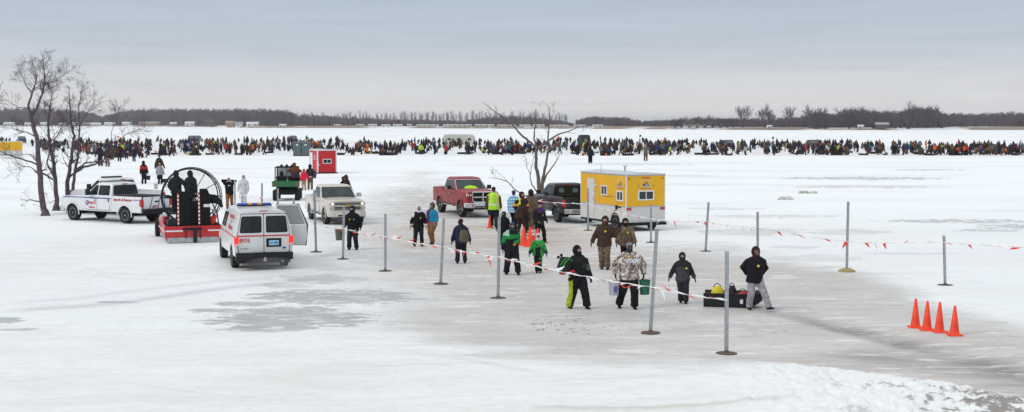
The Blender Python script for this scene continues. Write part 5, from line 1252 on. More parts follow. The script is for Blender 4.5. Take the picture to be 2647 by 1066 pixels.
def tape(keys, label, group, n_per_m=2.1, extra_end=None, wind=1.0, sag=.10, k_=1.0):
    pts = [TOP[k][1] if isinstance(k, str) else k for k in keys]; base = Vector((pts[0].x, pts[0].y, 0)); t = thing('pennant_tape', label, 'barrier tape', base, 0, group)
    line = []; mb = MB()
    for a, b_ in zip(pts[:-1], pts[1:]):
        L = (b_ - a).length; n = max(6, int(L / .25)); a2 = a + Vector((0, -.05, 0)); b2 = b_ + Vector((0, -.05, 0))
        seg = [a2.lerp(b2, i / n) - Vector((0, 0, sag * L / 4 * 4 * (i / n) * (1 - i / n) * .35)) + Vector((0, 0, .012 * math.sin(i * 1.9))) for i in range(n + 1)]
        line += seg if not line else seg[1:]
    line = [p - base for p in line]
    # twisted white cord / ribbon
    vs, fs = [], []; n = len(line)
    for i, p in enumerate(line):
        tw = i * .9; o_ = Vector((0, math.cos(tw), math.sin(tw))) * .022; vs += [p + o_, p - o_]
    fs = [(2 * i, 2 * i + 1, 2 * i + 3, 2 * i + 2) for i in range(n - 1)]; mb.add(vs, fs); mb.tube(line, .006, 4)
    mb.build('cord', wht_f, t, smooth=False, fix=False)
    cum = [0]
    for i in range(n - 1): cum.append(cum[-1] + (line[i + 1] - line[i]).length)
    s_ = .15; k = 0
    npen = 0
    while s_ < cum[-1] - .1 and npen < 98:
        i = max(j for j in range(n) if cum[j] <= s_); i = min(i, n - 2); f = (s_ - cum[i]) / max(1e-6, cum[i + 1] - cum[i]); p = line[i].lerp(line[i + 1], f); d = (line[i + 1] - line[i]).normalized()
        r_ = random.random(); Ln = random.uniform(.24, .55) * k_; w_ = random.uniform(.10, .22) * k_
        ang = random.choice([-.15, -.3, -.8, -.2, .2, -.4, -.1, .4, -.25, -1.1]) if wind else -1.5
        flip = 1 if random.random() < .75 else -1
        tip = p + d * (Ln * math.cos(ang) * flip) + Vector((0, random.uniform(-.08, .12), Ln * math.sin(ang) * .9))
        q0 = p - d * w_ / 2; q1 = p + d * w_ / 2; mid0 = (q0 * .5 + tip * .5) + Vector((0, random.uniform(-.05, .05), random.uniform(-.03, .05))); mid1 = (q1 * .5 + tip * .5) + Vector((0, random.uniform(-.05, .05), random.uniform(-.05, .03)))
        q = MB(); q.add([q0, q1, mid1, tip, mid0], [(0, 1, 2, 4), (4, 2, 3)]); q.build('pennant', red_f if k % 2 else wht_f, t, smooth=False, fix=False)
        k += 1; npen += 1; s_ += random.uniform(.75, 1.15) / n_per_m
    return t
tape(['N', 'O', 'P', 'Q', 'A'], 'red and white pennant tape strung between the posts behind the van', 'pennant tapes', 1.4)
tape(['A', 'B', 'C', 'D', 'E', 'F', 'G'], 'near red and white pennant tape crossing in front of the walking people', 'pennant tapes', 2.4)
tape(['R', 'H', 'I', 'J', 'K', 'L', 'M', G(2700, 760) + Vector((0, 0, 1.38))], 'far pennant tape running past the yellow trailer to the right edge', 'pennant tapes', 2.4, k_=.8)
def bundle(k, s_=1.0):   # loose ribbon knot tied to a post is part of the tape look
    pass
def cone(px, py, h, label, lean=0.0, bands=False, group='traffic cones', w_=None):
    t = thing('traffic_cone', label, 'traffic cone', G(px, py), random.uniform(-.2, .2), group); w_ = w_ or h * .23
    q = MB(); q.rings([[(x, y, z) for x, y in rpoly([(-w_ * a, -w_ * a), (w_ * a, -w_ * a), (w_ * a, w_ * a), (-w_ * a, w_ * a)], .04, 3)] for z, a in ((0, 1), (.035, 1), (.045, .93))]); q.build('base', orange, t)
    q = MB(); r0 = w_ * .74; q.lathe([(r0, .045), (r0 * .93, .07), (.028, h - .01), (.02, h), (.018, h - .02)], n=20); c = q.build('cone_body', orange, t)
    if bands:
        for z0, z1 in ((.52, .66), (.74, .82)):
            f = lambda z: r0 * .93 + (.028 - r0 * .93) * (z - .07 / h) / (1 - .07 / h); q = MB(); q.lathe([(f(z0) + .004, z0 * h), (f(z1) + .004, z1 * h)], n=20); q.build('reflective_band', white, c)
    t.rotation_euler.x = lean; return t
CN = ['leftmost of the four orange cones', 'second from left of the four orange cones', 'third from left of the four orange cones', 'rightmost orange cone standing a little apart']
for (px, py, ty), lb in zip([(2366, 848, 771), (2396, 855, 777), (2428, 860, 780), (2467, 868, 789)], CN):
    m_ = G(px, py).y / FPX; cone(px, py, (py - ty) * m_ * 1.0, lb + ' on the right')
for i, (px, py, ty, bd, lb) in enumerate([(1354, 634, 586, False, 'leftmost of the orange cones clustered by the group of people'), (1370, 638, 587, False, 'front middle cone of the cluster by the group of people'), (1376, 630, 588, True, 'orange cone with white reflective bands in the middle cluster'), (1390, 632, 590, False, 'plain cone farthest right in the middle cluster, beside the child in pink')]):
    m_ = G(px, py).y / FPX; cone(px, py, (py - ty) * m_, lb, bands=bd, group='cones in the middle cluster', w_=.24)
cone(1266, 590, .62, 'orange cone half hidden behind the hi-vis vested man', group=None)
def bucket(loc, r, h, mt, label, group=None, rz=0.0, fill=None, bail_up=True, stick=None):
    t = thing('bucket', label, 'bucket', loc, rz, group); q = MB(); q.lathe([(r * .82, 0), (r, h), (r * 1.06, h), (r * 1.06, h - .03), (r * .99, h - .03), (r * .95, h - .01), (r * .80, .02), (.002, .02)], n=20); b = q.build('pail', mt, t)
    if bail_up:
        q = MB(); q.tube([(r * 1.05 * math.cos(a), 0, h - .03 + r * 1.3 * math.sin(a)) for a in [math.pi * i / 12 for i in range(13)]], .005, 5); q.build('bail_handle', steel, t)
    else:
        q = MB(); q.tube([(r * 1.05 * math.cos(a), -r * 1.1 * math.sin(a) * .9, h - .03 - .12 * math.sin(a)) for a in [math.pi * i / 12 for i in range(13)]], .005, 5); q.build('bail_handle', steel, t)
    if stick:
        s = MB(); s.box(-.05, .05, -r * 1.0 - .004, -r * .93, h * .25, h * .65); s.build('sticker', stick, t)
    return t
# sled pulled by the man in grey trousers
p = G(1893, 792); t = thing('sled', 'black plastic tub sled loaded with bags, dragged behind the man in black hoodie', 'sled', p, R(-12)); sled_root = t
sm_ = mat('sled_black', (.022, .023, .026), .45); rr = []
for x in np.linspace(-.78, .82, 15):
    u = max(0, (x - .35) / .47); w1 = .36 - .10 * u ** 2; w0 = .27 - .10 * u ** 2; zb = .0 + .20 * u ** 2; zt = .40 + .04 * u; th = .02
    if x < -.7: zb += .0
    rr.append([(x, y, z) for y, z in ((-w0, zb), (-w1, zt - .03), (-w1 - .04, zt - .02), (-w1 - .04, zt), (-w1 + .01, zt), (-w0 + .02, zb + .03), (w0 - .02, zb + .03), (w1 - .01, zt), (w1 + .04, zt), (w1 + .04, zt - .02), (w1, zt - .03), (w0, zb))])
MB().rings(rr).build('tub', sm_, t, smooth=False)
MB().box(.22, .30, -.345, -.33, .12, .24).build('sticker', white, t)
M_ = Matrix.Rotation(R(-12), 3, 'Z')
for (off_, sz, c, nm, lb) in (((-.42, .0, .05), (.20, .20, .50), (.62, .50, .01), 'bag', 'bright yellow bag standing in the black sled'), ((.28, 0, .05), (.22, .2, .36), (.45, .02, .03), 'bag', 'red bag lying in the black sled'), ((-.02, .05, .05), (.13, .14, .52), (.02, .02, .022), 'bag', 'dark bag with handles between the yellow and red ones in the sled')):
    b_ = thing(nm, lb, 'bag', p + M_ @ Vector(off_), R(-12)); mm = mat('bag_%d' % int(c[0] * 100), c, .7, bump=.5, scale=5, var=.2)
    q = MB(); q.tube([(0, 0, 0), (0, 0, sz[2] * .35), (.02, 0, sz[2] * .75), (.01, 0, sz[2])], [(sz[0], sz[1]), (sz[0] * 1.05, sz[1]), (sz[0] * .85, sz[1] * .8), (sz[0] * .5, sz[1] * .3)], 12, side=(1, 0, 0)); q.build('sack', mm, b_)
    q = MB(); q.tube([(sz[0] * .5 * math.cos(a), -.02, sz[2] * .95 + .10 * math.sin(a)) for a in [math.pi * i / 8 for i in range(9)]], .012, 5); q.build('strap', mm if c[0] < .3 else matte, b_)
# two low lumps of dirty snow far right
for (px, py, w_, lb) in ((2028, 516, .42, 'dirty snow chunk lying alone, nearer of the two beyond the tape'), (2086, 500, .48, 'dirty snow chunk lying alone, farther of the two beyond the tape')):
    t = MB(); 
    for k in range(14): t.ell((random.uniform(-w_, w_), random.uniform(-.2, .2), random.uniform(-.02, .08)), (random.uniform(.15, .35), .2, random.uniform(.08, .16)), 8, 5)
    o = t.build('snow_chunk', mat('dirty_snow', (.48, .47, .43), .95, var=.35, scale=3), None); o.location = G(px, py); setp(o, lb, 'snow chunk')
# ------------------------------------------------------------------ people
def remesh(mb, voxel, smooth_it=4, name='tmp'):
    o = mb.build(name, [CLOTH], fix=True)
    m = o.modifiers.new('r', 'REMESH'); m.mode = 'VOXEL'; m.voxel_size = voxel
    s = o.modifiers.new('s', 'SMOOTH'); s.iterations = smooth_it; s.factor = .5
    dg = bpy.context.evaluated_depsgraph_get(); me = bpy.data.meshes.new_from_object(o.evaluated_get(dg))
    old = o.data; bpy.data.objects.remove(o); bpy.data.meshes.remove(old)
    me.polygons.foreach_set('use_smooth', [True] * len(me.polygons)); return me
def paint(me, fn):
    n = len(me.vertices); co = np.empty(n * 3, np.float32); me.vertices.foreach_get('co', co); co = co.reshape(-1, 3)
    c = np.ones((n, 4), np.float32); c[:, :3] = fn(co)
    if 'Col' in me.color_attributes: me.color_attributes.remove(me.color_attributes['Col'])
    a = me.color_attributes.new('Col', 'FLOAT_COLOR', 'POINT'); a.data.foreach_set('color', c.ravel())
def add_mesh(name, me, m, parent, label=None):
    me.materials.clear(); me.materials.append(m); me.name = name
    o = bpy.data.objects.new(name, me); col.objects.link(o); o.parent = parent
    if label: o['label'] = label
    return o
V3 = Vector
def ik(a, b, l1, l2, hint):
    d = b - a; L = min(d.length, (l1 + l2) * .998); dn = d.normalized(); x = (l1 * l1 - l2 * l2 + L * L) / (2 * L); h = math.sqrt(max(0, l1 * l1 - x * x))
    hv = V3(hint); hv = hv - dn * hv.dot(dn)
    if hv.length < 1e-5: hv = V3((0, -1, 0))
    return a + dn * x + hv.normalized() * h, a + dn * L
def skeleton(P):
    """local frame: the person faces -Y, +X is the viewer's right when they face the camera; 1.78 m tall"""
    s = {}
    lean = P.get('lean', random.uniform(.02, .10)); hipz = P.get('hipz', .93); hx = P.get('sway', 0.0)
    s['pel'] = V3((hx, 0, hipz)); up = V3((P.get('tilt', random.uniform(-.05, .05)), -math.sin(lean), math.cos(lean))).normalized(); s['up'] = up
    s['ch'] = s['pel'] + up * .38; s['nk'] = s['pel'] + up * .57; s['hd'] = s['nk'] + (up * .6 + V3((0, P.get('nod', -.12), .6))).normalized() * .15
    tw = P.get('twist', 0.0); ax = V3((math.cos(tw), math.sin(tw), 0)); s['ax'] = ax
    for k, sg in (('r', -1), ('l', 1)):
        s['sh' + k] = s['pel'] + up * .475 + ax * (.195 * sg)
        s['hip' + k] = s['pel'] + V3((.095 * sg, 0, -.02))
        f = P.get('feet', ((-.12, 0, 0), (.12, 0, 0)))[0 if sg < 0 else 1]
        ank = V3((f[0], f[1], .10 + f[2])); s['kn' + k], s['an' + k] = ik(s['hip' + k], ank, .43, .42, P.get('kneehint', (0, -1, 0)))
        hnd = P.get('hands', ((-.36, -.06, .82), (.36, -.06, .82)))[0 if sg < 0 else 1]
        s['el' + k], s['wr' + k] = ik(s['sh' + k], V3(hnd), .29, .27, P.get('elbow', {}).get(k, (sg * .5, 1, -.1)))
    return s
SIDE = (1, 0, 0)
def body_mb(s, P):
    m = MB(); ax = s['ax']; pel, ch, nk, hd, up = s['pel'], s['ch'], s['nk'], s['hd'], s['up']
    m.tube([pel - up * .08, pel, pel + up * .2, ch, nk - up * .03, nk], [(.13, .10), (.165, .115), (.15, .105), (.18, .12), (.10, .08), (.058, .058)], 14, side=ax)
    m.tube([nk - up * .03, hd - V3((0, 0, .02))], [.058, .055], 10)
    m.ell(hd + V3((0, 0, .01)), (.077, .096, .115), 14, 10); m.ell(hd + V3((0, -.03, -.06)), (.052, .062, .055), 10, 8)
    m.ell(hd + V3((0, -.10, -.012)), (.016, .022, .026), 8, 6)
    for q in (-1, 1): m.ell(hd + V3((q * .078, .005, 0)), (.012, .02, .03), 8, 6)
    for k in 'rl':
        m.tube([s['sh' + k], s['sh' + k].lerp(s['el' + k], .5), s['el' + k], s['wr' + k]], [.055, .048, .04, .028], 10); m.ell(s['sh' + k], (.06, .06, .06), 8, 6)
        m.tube([s['hip' + k], s['hip' + k].lerp(s['kn' + k], .5), s['kn' + k], s['kn' + k].lerp(s['an' + k], .4), s['an' + k]], [.088, .072, .052, .05, .036], 12)
    return m
def hand_mesh(m, wr, d, palm_n, sg, curl=.6, sc_=1.0, glove=True):
    """palm with four unequal bent fingers and a thumb from the side of the palm"""
    d = d.normalized(); n = (palm_n - d * palm_n.dot(d)).normalized(); sdv = d.cross(n) * sg
    g = 1.25 if glove else 1.0; L = .085 * sc_
    m.tube([wr - d * .015, wr + d * .02, wr + d * L * .6, wr + d * L], [(.024 * g, .020 * g), (.034 * g, .017 * g), (.040 * g, .016 * g), (.036 * g, .013 * g)], 10, side=sdv)
    for i, ln in enumerate((.070, .080, .074, .058)):
        o_ = sdv * (-.028 + .0187 * i) * sc_; p = wr + d * L * .93 + o_; pts = [p]; dv = d.copy(); a = 0
        for j in range(3): a += curl * .6; dv = (d * math.cos(a) + n * math.sin(a)); pts.append(pts[-1] + dv * ln * (.42, .32, .26)[j] * sc_)
        m.tube(pts, [.0105 * g, .010 * g, .0095 * g, .0075 * g], 6)
    p = wr + d * .02 - sdv * .032 * sc_; m.tube([p, p + (d * .6 - sdv * .7 + n * .25) * .035, p + (d * .9 - sdv * .5 + n * .5) * .062], [.0135 * g, .012 * g, .009 * g], 6)
def seg_d(co, a, b):
    a = np.array(a); b = np.array(b); ab = b - a; t = np.clip(((co - a) @ ab) / (ab @ ab), 0, 1); return np.linalg.norm(co - (a + t[:, None] * ab), axis=1)
SK = (.42, .25, .19)
def person(P):
    sw_ = random.choice([-1, 1])
    if 'feet' not in P and 'hipz' not in P and P['py'] > 500: P['feet'] = ((-.11, .16 * sw_, .01), (.12, -.16 * sw_, .01))
    if 'hands' not in P: P['hands'] = ((-.35, -.08 + .14 * sw_, .83), (.34, -.08 - .14 * sw_, .82))
    px, py, ty = P['px'], P['py'], P['ty']; loc = G(px, py); D = loc.length; Hh = (py - ty) * (loc.y * cp + CAMH * sp) / FPX * 1.0
    sc_ = Hh / P.get('full', 1.84)
    face = math.atan2(-loc.x, loc.y)
    t = thing('person', P['label'], 'person', loc, P.get('rz', 0) + random.uniform(-.14, .14), P.get('group'), sc_); s = skeleton(P)
    if 'z' in P: t.location.z = P['z']
    j = P['jacket']; tr = P['trousers']; bulk = P.get('bulk', 1.05) * 1.12; P['tbulk'] = P.get('tbulk', 1.0) * 1.1; dk = (.012, .012, .015)
    # continuous body
    me = remesh(body_mb(s, P), .016, 2); hd = s['hd']; mask = P.get('mask')
    def skinc(co):
        c = np.tile(np.array(P.get('skin', SK)), (len(co), 1)); r = co - np.array(hd)
        eye = (np.abs(np.abs(r[:, 0]) - .030) < .014) & (np.abs(r[:, 2] - .018) < .009) & (r[:, 1] < -.05); c[eye] = (.02, .015, .015)
        mo = (np.abs(r[:, 0]) < .025) & (np.abs(r[:, 2] + .062) < .007) & (r[:, 1] < -.05); c[mo] = (.25, .09, .08)
        if mask is not None: mk = (r[:, 2] < .0) & (r[:, 2] > -.2); c[mk] = mask
        hz = (r[:, 2] > .06) | ((r[:, 1] > .03) & (r[:, 2] > -.06)); c[hz] = P.get('hair', (.03, .02, .015)); return c
    paint(me, skinc); add_mesh('body', me, SKIN, t)
    # hands / gloves
    gl = P.get('gloves', dk)
    for k, sg in (('r', -1), ('l', 1)):
        if P.get('hidehands') and k in P['hidehands']: continue
        d = (s['wr' + k] - s['el' + k]).normalized(); nn = V3((-sg, -.2, 0)) if abs(d.z) > .6 else V3((0, 0, -1)) if P.get('palmdown', True) else V3((0, -1, 0))
        hm = MB(); hand_mesh(hm, s['wr' + k] + d * .0, d, nn, sg, P.get('curl', .7))
        me = hm.mesh('glove', [CLOTH]); paint(me, lambda co: np.tile(np.array(gl), (len(co), 1))); o = add_mesh('glove' if gl != SK else 'hand', me, CLOTH, t)
    # jacket
    m = MB(); ax = s['ax']; pel, ch, nk, up = s['pel'], s['ch'], s['nk'], s['up']; b = bulk
    hem = P.get('hem', .14)
    m.tube([pel - up * hem, pel - up * hem + up * .03, pel + up * .08, pel + up * .24, ch, pel + up * .50, nk + up * .02], [(.195 * b, .150 * b), (.205 * b, .160 * b), (.19 * b, .150 * b), (.200 * b, .155 * b), (.205 * b, .160 * b), (.150 * b, .125 * b), (.09, .09)], 16, side=ax)
    for k in 'rl':
        sh, el, wr = s['sh' + k], s['el' + k], s['wr' + k]
        m.tube([nk - up * .01, nk.lerp(sh, .55) - up * .02, sh - up * .03], [.085, .088 * b, .078 * b], 10); m.tube([sh, sh.lerp(el, .45), el, el.lerp(wr, .55), wr], [.078 * b, .076 * b, .068 * b, .064 * b, .055 * b], 10)
        m.ell(el, (.070 * b,) * 3, 8, 6)
    if P.get('hoodback'): m.ell(nk + V3((0, .08, .03)), (.12, .07, .08), 10, 8)
    m.tube([nk - up * .03, nk + up * .05], [.095, .085], 12)
    me = remesh(m, P.get('vox', .020), 3); cp_ = me.vertices
    n = len(me.vertices); co = np.empty(n * 3, np.float32); me.vertices.foreach_get('co', co); co = co.reshape(-1, 3)
    # cloth folds pushed into the surface
    no = np.empty(n * 3, np.float32); me.vertices.foreach_get('normal', no); no = no.reshape(-1, 3)
    f = fbm(co[:, 0] * 7 + co[:, 2] * 5 + 31, co[:, 2] * 13 + co[:, 1] * 6 + px, 3, 3) - .5; co = co + no * (f * .030)[:, None]; me.vertices.foreach_set('co', co.astype(np.float32).ravel()); me.update()
    def tags(co):
        dT = seg_d(co, pel, nk) - .17; dA = {k: np.minimum(seg_d(co, s['sh' + k], s['el' + k]), seg_d(co, s['el' + k], s['wr' + k])) - .075 for k in 'rl'}
        arm = np.minimum(dA['r'], dA['l']) < dT - .035; return arm, co[:, 2] - pel[2]
    if callable(j): paint(me, lambda co: j(co, *tags(co), s)); jm = CLOTH
    elif isinstance(j, str): paint(me, lambda co: np.ones((len(co), 3))); jm = MATS[j]
    else: paint(me, lambda co: np.tile(np.array(j), (len(co), 1))); jm = CLOTH
    jo = add_mesh('jacket', me, jm, t)
    # trousers
    m = MB(); tb = P.get('tbulk', 1.0)
    m.tube([pel + up * .10, pel + up * .02, pel - up * .08], [(.165, .125), (.18 * tb, .135), (.17 * tb, .13)], 14, side=SIDE)
    for k in 'rl':
        h, kn, an = s['hip' + k], s['kn' + k], s['an' + k]; m.tube([h, h.lerp(kn, .5), kn, kn.lerp(an, .5), an + V3((0, 0, -.02))], [.112 * tb, .103 * tb, .086 * tb, .080 * tb, .082 * tb], 12)
        m.ell(kn, (.088 * tb,) * 3, 8, 6)
    me = remesh(m, .020, 3); n = len(me.vertices); co = np.empty(n * 3, np.float32); me.vertices.foreach_get('co', co); co = co.reshape(-1, 3); no = np.empty(n * 3, np.float32); me.vertices.foreach_get('normal', no); no = no.reshape(-1, 3)
    f = fbm(co[:, 0] * 6 + 5, co[:, 2] * 14 + co[:, 1] * 5 + px, 3, 7) - .5; me.vertices.foreach_set('co', (co + no * (f * .028)[:, None]).astype(np.float32).ravel()); me.update()
    if callable(tr): paint(me, lambda co: tr(co, s)); tm = CLOTH
    elif isinstance(tr, str): tm = MATS[tr]; paint(me, lambda co: np.ones((len(co), 3)))
    else: paint(me, lambda co: np.tile(np.array(tr), (len(co), 1))); tm = CLOTH
    add_mesh('trousers', me, tm, t)
    # boots
    fd = P.get('toes', ((0, -1), (0, -1)))
    for i, k in enumerate('rl'):
        m = MB(); an = s['an' + k]; f = V3((fd[i][0], fd[i][1], P.get('toez', (0, 0))[i])).normalized(); lo = an + V3((0, 0, -.065))
        m.tube([an + V3((0, 0, .08)), an, an + V3((0, 0, -.04))], [.062, .062, .058], 10)
        m.tube([lo - f * .085, lo - f * .05, lo + f * .05, lo + f * .15, lo + f * .19], [(.03, .028), (.048, .036), (.052, .036), (.050, .028), (.025, .015)], 10, side=V3((0, 0, 1)).cross(f))
        me = remesh(m, .014, 1); bc = P.get('boots', (.015, .014, .014)); paint(me, lambda co: np.tile(np.array(bc), (len(co), 1))); add_mesh('boot', me, CLOTH, t)
    # head cover
    hc = P.get('hat', dk); kind = P.get('head', 'hood'); fn = V3((math.sin(P.get('hturn', 0)), -math.cos(P.get('hturn', 0)), 0))
    m = MB()
    if kind == 'hood':
        m.ell(hd + V3((0, 0, .022)) - fn * .062, (.130, .128, .158), 14, 10); m.tube([nk - up * .02, nk + up * .08, hd - fn * .02], [(.125, .11), (.105, .10), (.10, .09)], 12, side=ax); m.ell(hd - fn * .08 + V3((0, 0, -.04)), (.08, .07, .09), 8, 6)
        me = remesh(m, .016, 2)
    elif kind == 'beanie':
        m.ell(hd + V3((0, .012, .060)), (.092, .108, .085), 14, 10); m.lathe([(.094, .03), (.099, .045), (.094, .075)], (hd.x, hd.y + .008, hd.z), n=16)
        me = remesh(m, .012, 2)
    else:
        m.ell(hd + V3((0, .008, .055)), (.088, .105, .08), 14, 10); m.tube([hd + fn * .06 + V3((0, 0, .055)), hd + fn * .16 + V3((0, 0, .045))], [(.07, .012), (.05, .008)], 10, side=ax); me = remesh(m, .010, 1)
    if callable(hc): paint(me, lambda co: hc(co, s))
    else: paint(me, lambda co: np.tile(np.array(hc), (len(co), 1)))
    add_mesh('hood' if kind == 'hood' else 'hat', me, CLOTH, t)
    if P.get('balaclava') is not None:
        m = MB(); m.ell(hd + V3((0, -.008, -.035)), (.088, .102, .088), 12, 8); m.tube([nk, hd - V3((0, 0, .04))], [.09, .085], 10); me = remesh(m, .014, 1); bc2 = P['balaclava']; paint(me, lambda co: np.tile(np.array(bc2), (len(co), 1))); add_mesh('face_mask', me, CLOTH, t)
    if P.get('goggles'):
        MB().tube([hd + V3((-.06, -.082, .03)), hd + V3((0, -.108, .03)), hd + V3((.06, -.082, .03))], .018, 8).build('goggles', black, t)
    # round yellow badge
    if P.get('badge'):
        bx, bz = P['badge']; c0 = pel + up * bz + ax * bx; back = P.get('badge_back', 0); q = MB(); q.prism([(c0.x + .035 * math.cos(a), c0.z + .035 * math.sin(a)) for a in [2 * math.pi * i / 14 for i in range(14)]], 'y', c0.y - .175 * bulk, c0.y - .150 * bulk); q.build('badge', yellowb, t, smooth=False)
    t['_s'] = 0; del t['_s']
    return t, s, sc_
def solid(c): return c
NAVY = (.008, .010, .028); BLK = (.006, .006, .009); BRN = (.085, .036, .018); DBR = (.035, .018, .012); TAN = (.25, .17, .09); GRY = (.07, .07, .075); OLV = (.09, .07, .04); CARH = (.19, .095, .035); GREEN = (.02, .30, .07); LGRY = (.28, .27, .30)
camo_mat('camo_bright', [(.10, .06, .045), (.62, .60, .57), (.30, .24, .20), (.16, .10, .08), (.70, .68, .66)], 6.0)
camo_mat('camo_brown', [(.05, .035, .022), (.16, .12, .08), (.09, .06, .035), (.22, .17, .12)], 9.0)
camo_mat('camo_snow', [(.62, .62, .66), (.30, .30, .36), (.70, .70, .73), (.42, .42, .48)], 9.0)
def zone(*rules, base):
    """rules: (test(x,y,z,arm,h) -> mask, colour)"""
    def f(co, arm, h, s):
        c = np.tile(np.array(base, float), (len(co), 1))
        for r, cc in rules: c[r(co[:, 0] - s['pel'][0], co[:, 1], co[:, 2], arm, h)] = cc
        return c
    return f
down = ((-.27, -.04, .80), (.27, -.04, .80)); standf = ((-.13, .02, 0), (.14, -.03, 0))
# --- row of people in the near field, left to right
person(dict(px=372, py=476, ty=415, label='man in red and black jacket carrying a dark bucket, walking away toward the crowd', rz=math.pi, jacket=zone((lambda x, y, z, a, h: (h > .22) & (h < .45) & (~a | (h > .25)), (.42, .015, .02)), base=BLK), trousers=NAVY, hat=BLK, hands=((-.33, .0, .86), (.30, -.05, .80)), feet=((-.1, -.05, 0), (.1, .08, 0))))
bucket(G(384, 474) + V3((0, 0, .28)), .17, .36, mat('bucket_dark', (.03, .025, .04), .5), 'dark bucket held by the man in the red and black jacket')
person(dict(px=411, py=463, ty=398, label='man in maroon brown coat standing behind the person in the pale grey jacket', rz=2.6, jacket=DBR, trousers=BLK, hat=(.07, .03, .02), head='beanie', bulk=1.12))
person(dict(px=414, py=477, ty=420, label='person in pale grey brown jacket and dark trousers left of the airboat', rz=math.pi, jacket=LGRY, trousers=BLK, hat=(.40, .30, .28), head='beanie', feet=((-.12, .05, 0), (.12, -.05, 0))))
bucket(G(403, 489), .15, .42, mat('bucket_pale_print', (.42, .40, .38), .5), 'pale patterned bucket on the snow behind the pickup bed', fill=None)
t = thing('ice_auger', 'dark motorised ice auger lying by the person in the pale grey jacket', 'ice auger', G(428, 484)); q = MB(); q.box(-.25, .2, -.15, .15, .35, .65); q.tube([(-.35, 0, .6), (.45, 0, .62)], .025, 6); q.build('motor', matte, t, bevel=.04); MB().tube([(0, 0, 0), (0, 0, .4)], .06, 8).build('drill', steel, t)
# two people on the airboat deck
def on_boat(lx, ly, P):
    M = ab.matrix_world if False else (Matrix.Translation(ab.location) @ Matrix.Rotation(ab.rotation_euler.z, 4, 'Z')); w_ = M @ V3((lx, ly, 1.22)); t, s, k = person(P); t.location = w_; return t
on_boat(1.9, .52, dict(px=479, py=600, ty=480, full=2.45, label='dark dressed person standing on the left of the airboat deck inside the cage', rz=math.pi + .3, jacket=BLK, trousers=BLK, hat=BLK, hands=((-.45, .1, .95), (.25, -.2, 1.0))))
on_boat(1.7, -.05, dict(px=502, py=600, ty=480, full=2.45, label='dark dressed person standing at the centre of the airboat with head bent', rz=math.pi - .4, jacket=BLK, trousers=BLK, hat=BLK, bulk=1.1, lean=.1))
for nm in [o for o in scene.objects if o.name.startswith('person') and 'airboat deck' in str(o.get('label', '')) or 'centre of the airboat' in str(o.get('label', ''))]: nm.scale = (1.0, 1.0, 1.0)
person(dict(px=594, py=541, ty=456, label='person in grey knit hat and black jacket holding a camera up to the face', jacket=zone((lambda x, y, z, a, h: (h < .42) & (h > .38) & (abs(x) < .06), (.7, .7, .7)), base=BLK), trousers=CARH, hat=(.45, .47, .5), head='beanie', hands=((-.09, -.20, 1.60), (.09, -.20, 1.60)), elbow={'r': (-1, 0, .1), 'l': (1, 0, .1)}, gloves=SK, mask=None))
person(dict(px=630, py=528, ty=451, label='person in white and grey camouflage parka with hood, hands hanging', jacket='camo_snow', trousers='camo_snow', hat=(.5, .49, .53), bulk=1.15, gloves=SK, hem=.28))
# people on and in the green cart
def seated(px, py, ty, **k):
    d = dict(px=px, py=py, ty=ty, hipz=.55, feet=((-.14, -.42, 0), (.14, -.42, 0)), hands=((-.18, -.38, .78), (.18, -.38, .78)), full=1.46); d.update(k); return person(d)
def on_cart(lx, ly, lz, P, seat=False):
    w_ = Matrix.Translation(u1.location) @ Matrix.Rotation(u1.rotation_euler.z, 4, 'Z') @ V3((lx * 1.15, ly * 1.15, lz * 1.15)); t, s, k = (seated(**P) if seat else person(P)); t.location = w_; return t
on_cart(.95, .35, .42, dict(px=728, py=519, ty=462, label='driver in dark brown coat seated on the left of the green cart', rz=math.pi, jacket=DBR, trousers=BLK, hat=(.03, .02, .02)), True)
on_cart(.95, -.35, .42, dict(px=750, py=519, ty=462, label='passenger in dark maroon coat seated on the right of the green cart', rz=math.pi, jacket=(.05, .015, .018), trousers=BLK, hat=(.03, .02, .02)), True)
c_ = on_cart(.35, -.45, .87, dict(px=755, py=519, ty=445, label='person in rusty brown hooded coat standing up in the bed of the green cart', rz=math.pi, jacket=zone((lambda x, y, z, a, h: h > .25, (.13, .045, .02)), base=(.06, .03, .05)), trousers=BLK, hat=(.15, .05, .02), bulk=1.1, hands=((-.22, -.2, 1.0), (.3, -.1, .9)), hipz=.60, feet=((-.2, -.25, 0), (.2, -.25, 0)), full=1.5)); c_.scale = (1, 1, 1)
person(dict(px=786, py=492, ty=436, label='small person in bright red hooded coat and tan trousers', jacket=(.62, .02, .05), trousers=(.36, .25, .16), hat=(.62, .02, .05), hands=((-.45, -.15, .95), (.26, -.05, .85)), bulk=1.05, rz=math.pi + .3))
person(dict(px=802, py=491, ty=424, label='adult in dark jacket and brown trousers with a bag, beside the child in red', jacket=zone((lambda x, y, z, a, h: (h > -.06) & (h < .03) & ~a, (.45, .43, .38)), base=(.025, .03, .03)), trousers=(.17, .10, .06), hat=BLK, rz=math.pi))
t = thing('backpack', 'dark blue backpack hanging beside the adult in front of the red shack', 'backpack', G(812, 491) + V3((0, 0, .9))); MB().tube([(0, 0, 0), (0, 0, .25), (0, 0, .55)], [(.16, .12), (.2, .14), (.12, .08)], 10).build('pack', mat('pack_navy', (.03, .03, .08), .8), t); MB().tube([(-.1, -.1, .1), (-.1, -.16, .3), (-.1, -.1, .5)], .02, 5).build('strap', matte, t)
person(dict(px=896, py=527, ty=451, label='person in brown hooded coat behind the cream pickup, nearer the right', jacket=DBR, trousers=BLK, hat=(.04, .02, .02), bulk=1.15, rz=1.2))
person(dict(px=887, py=525, ty=455, label='person in black hood behind the cream pickup, left of the brown coat', jacket=BLK, trousers=BLK, hat=BLK, rz=1.0))
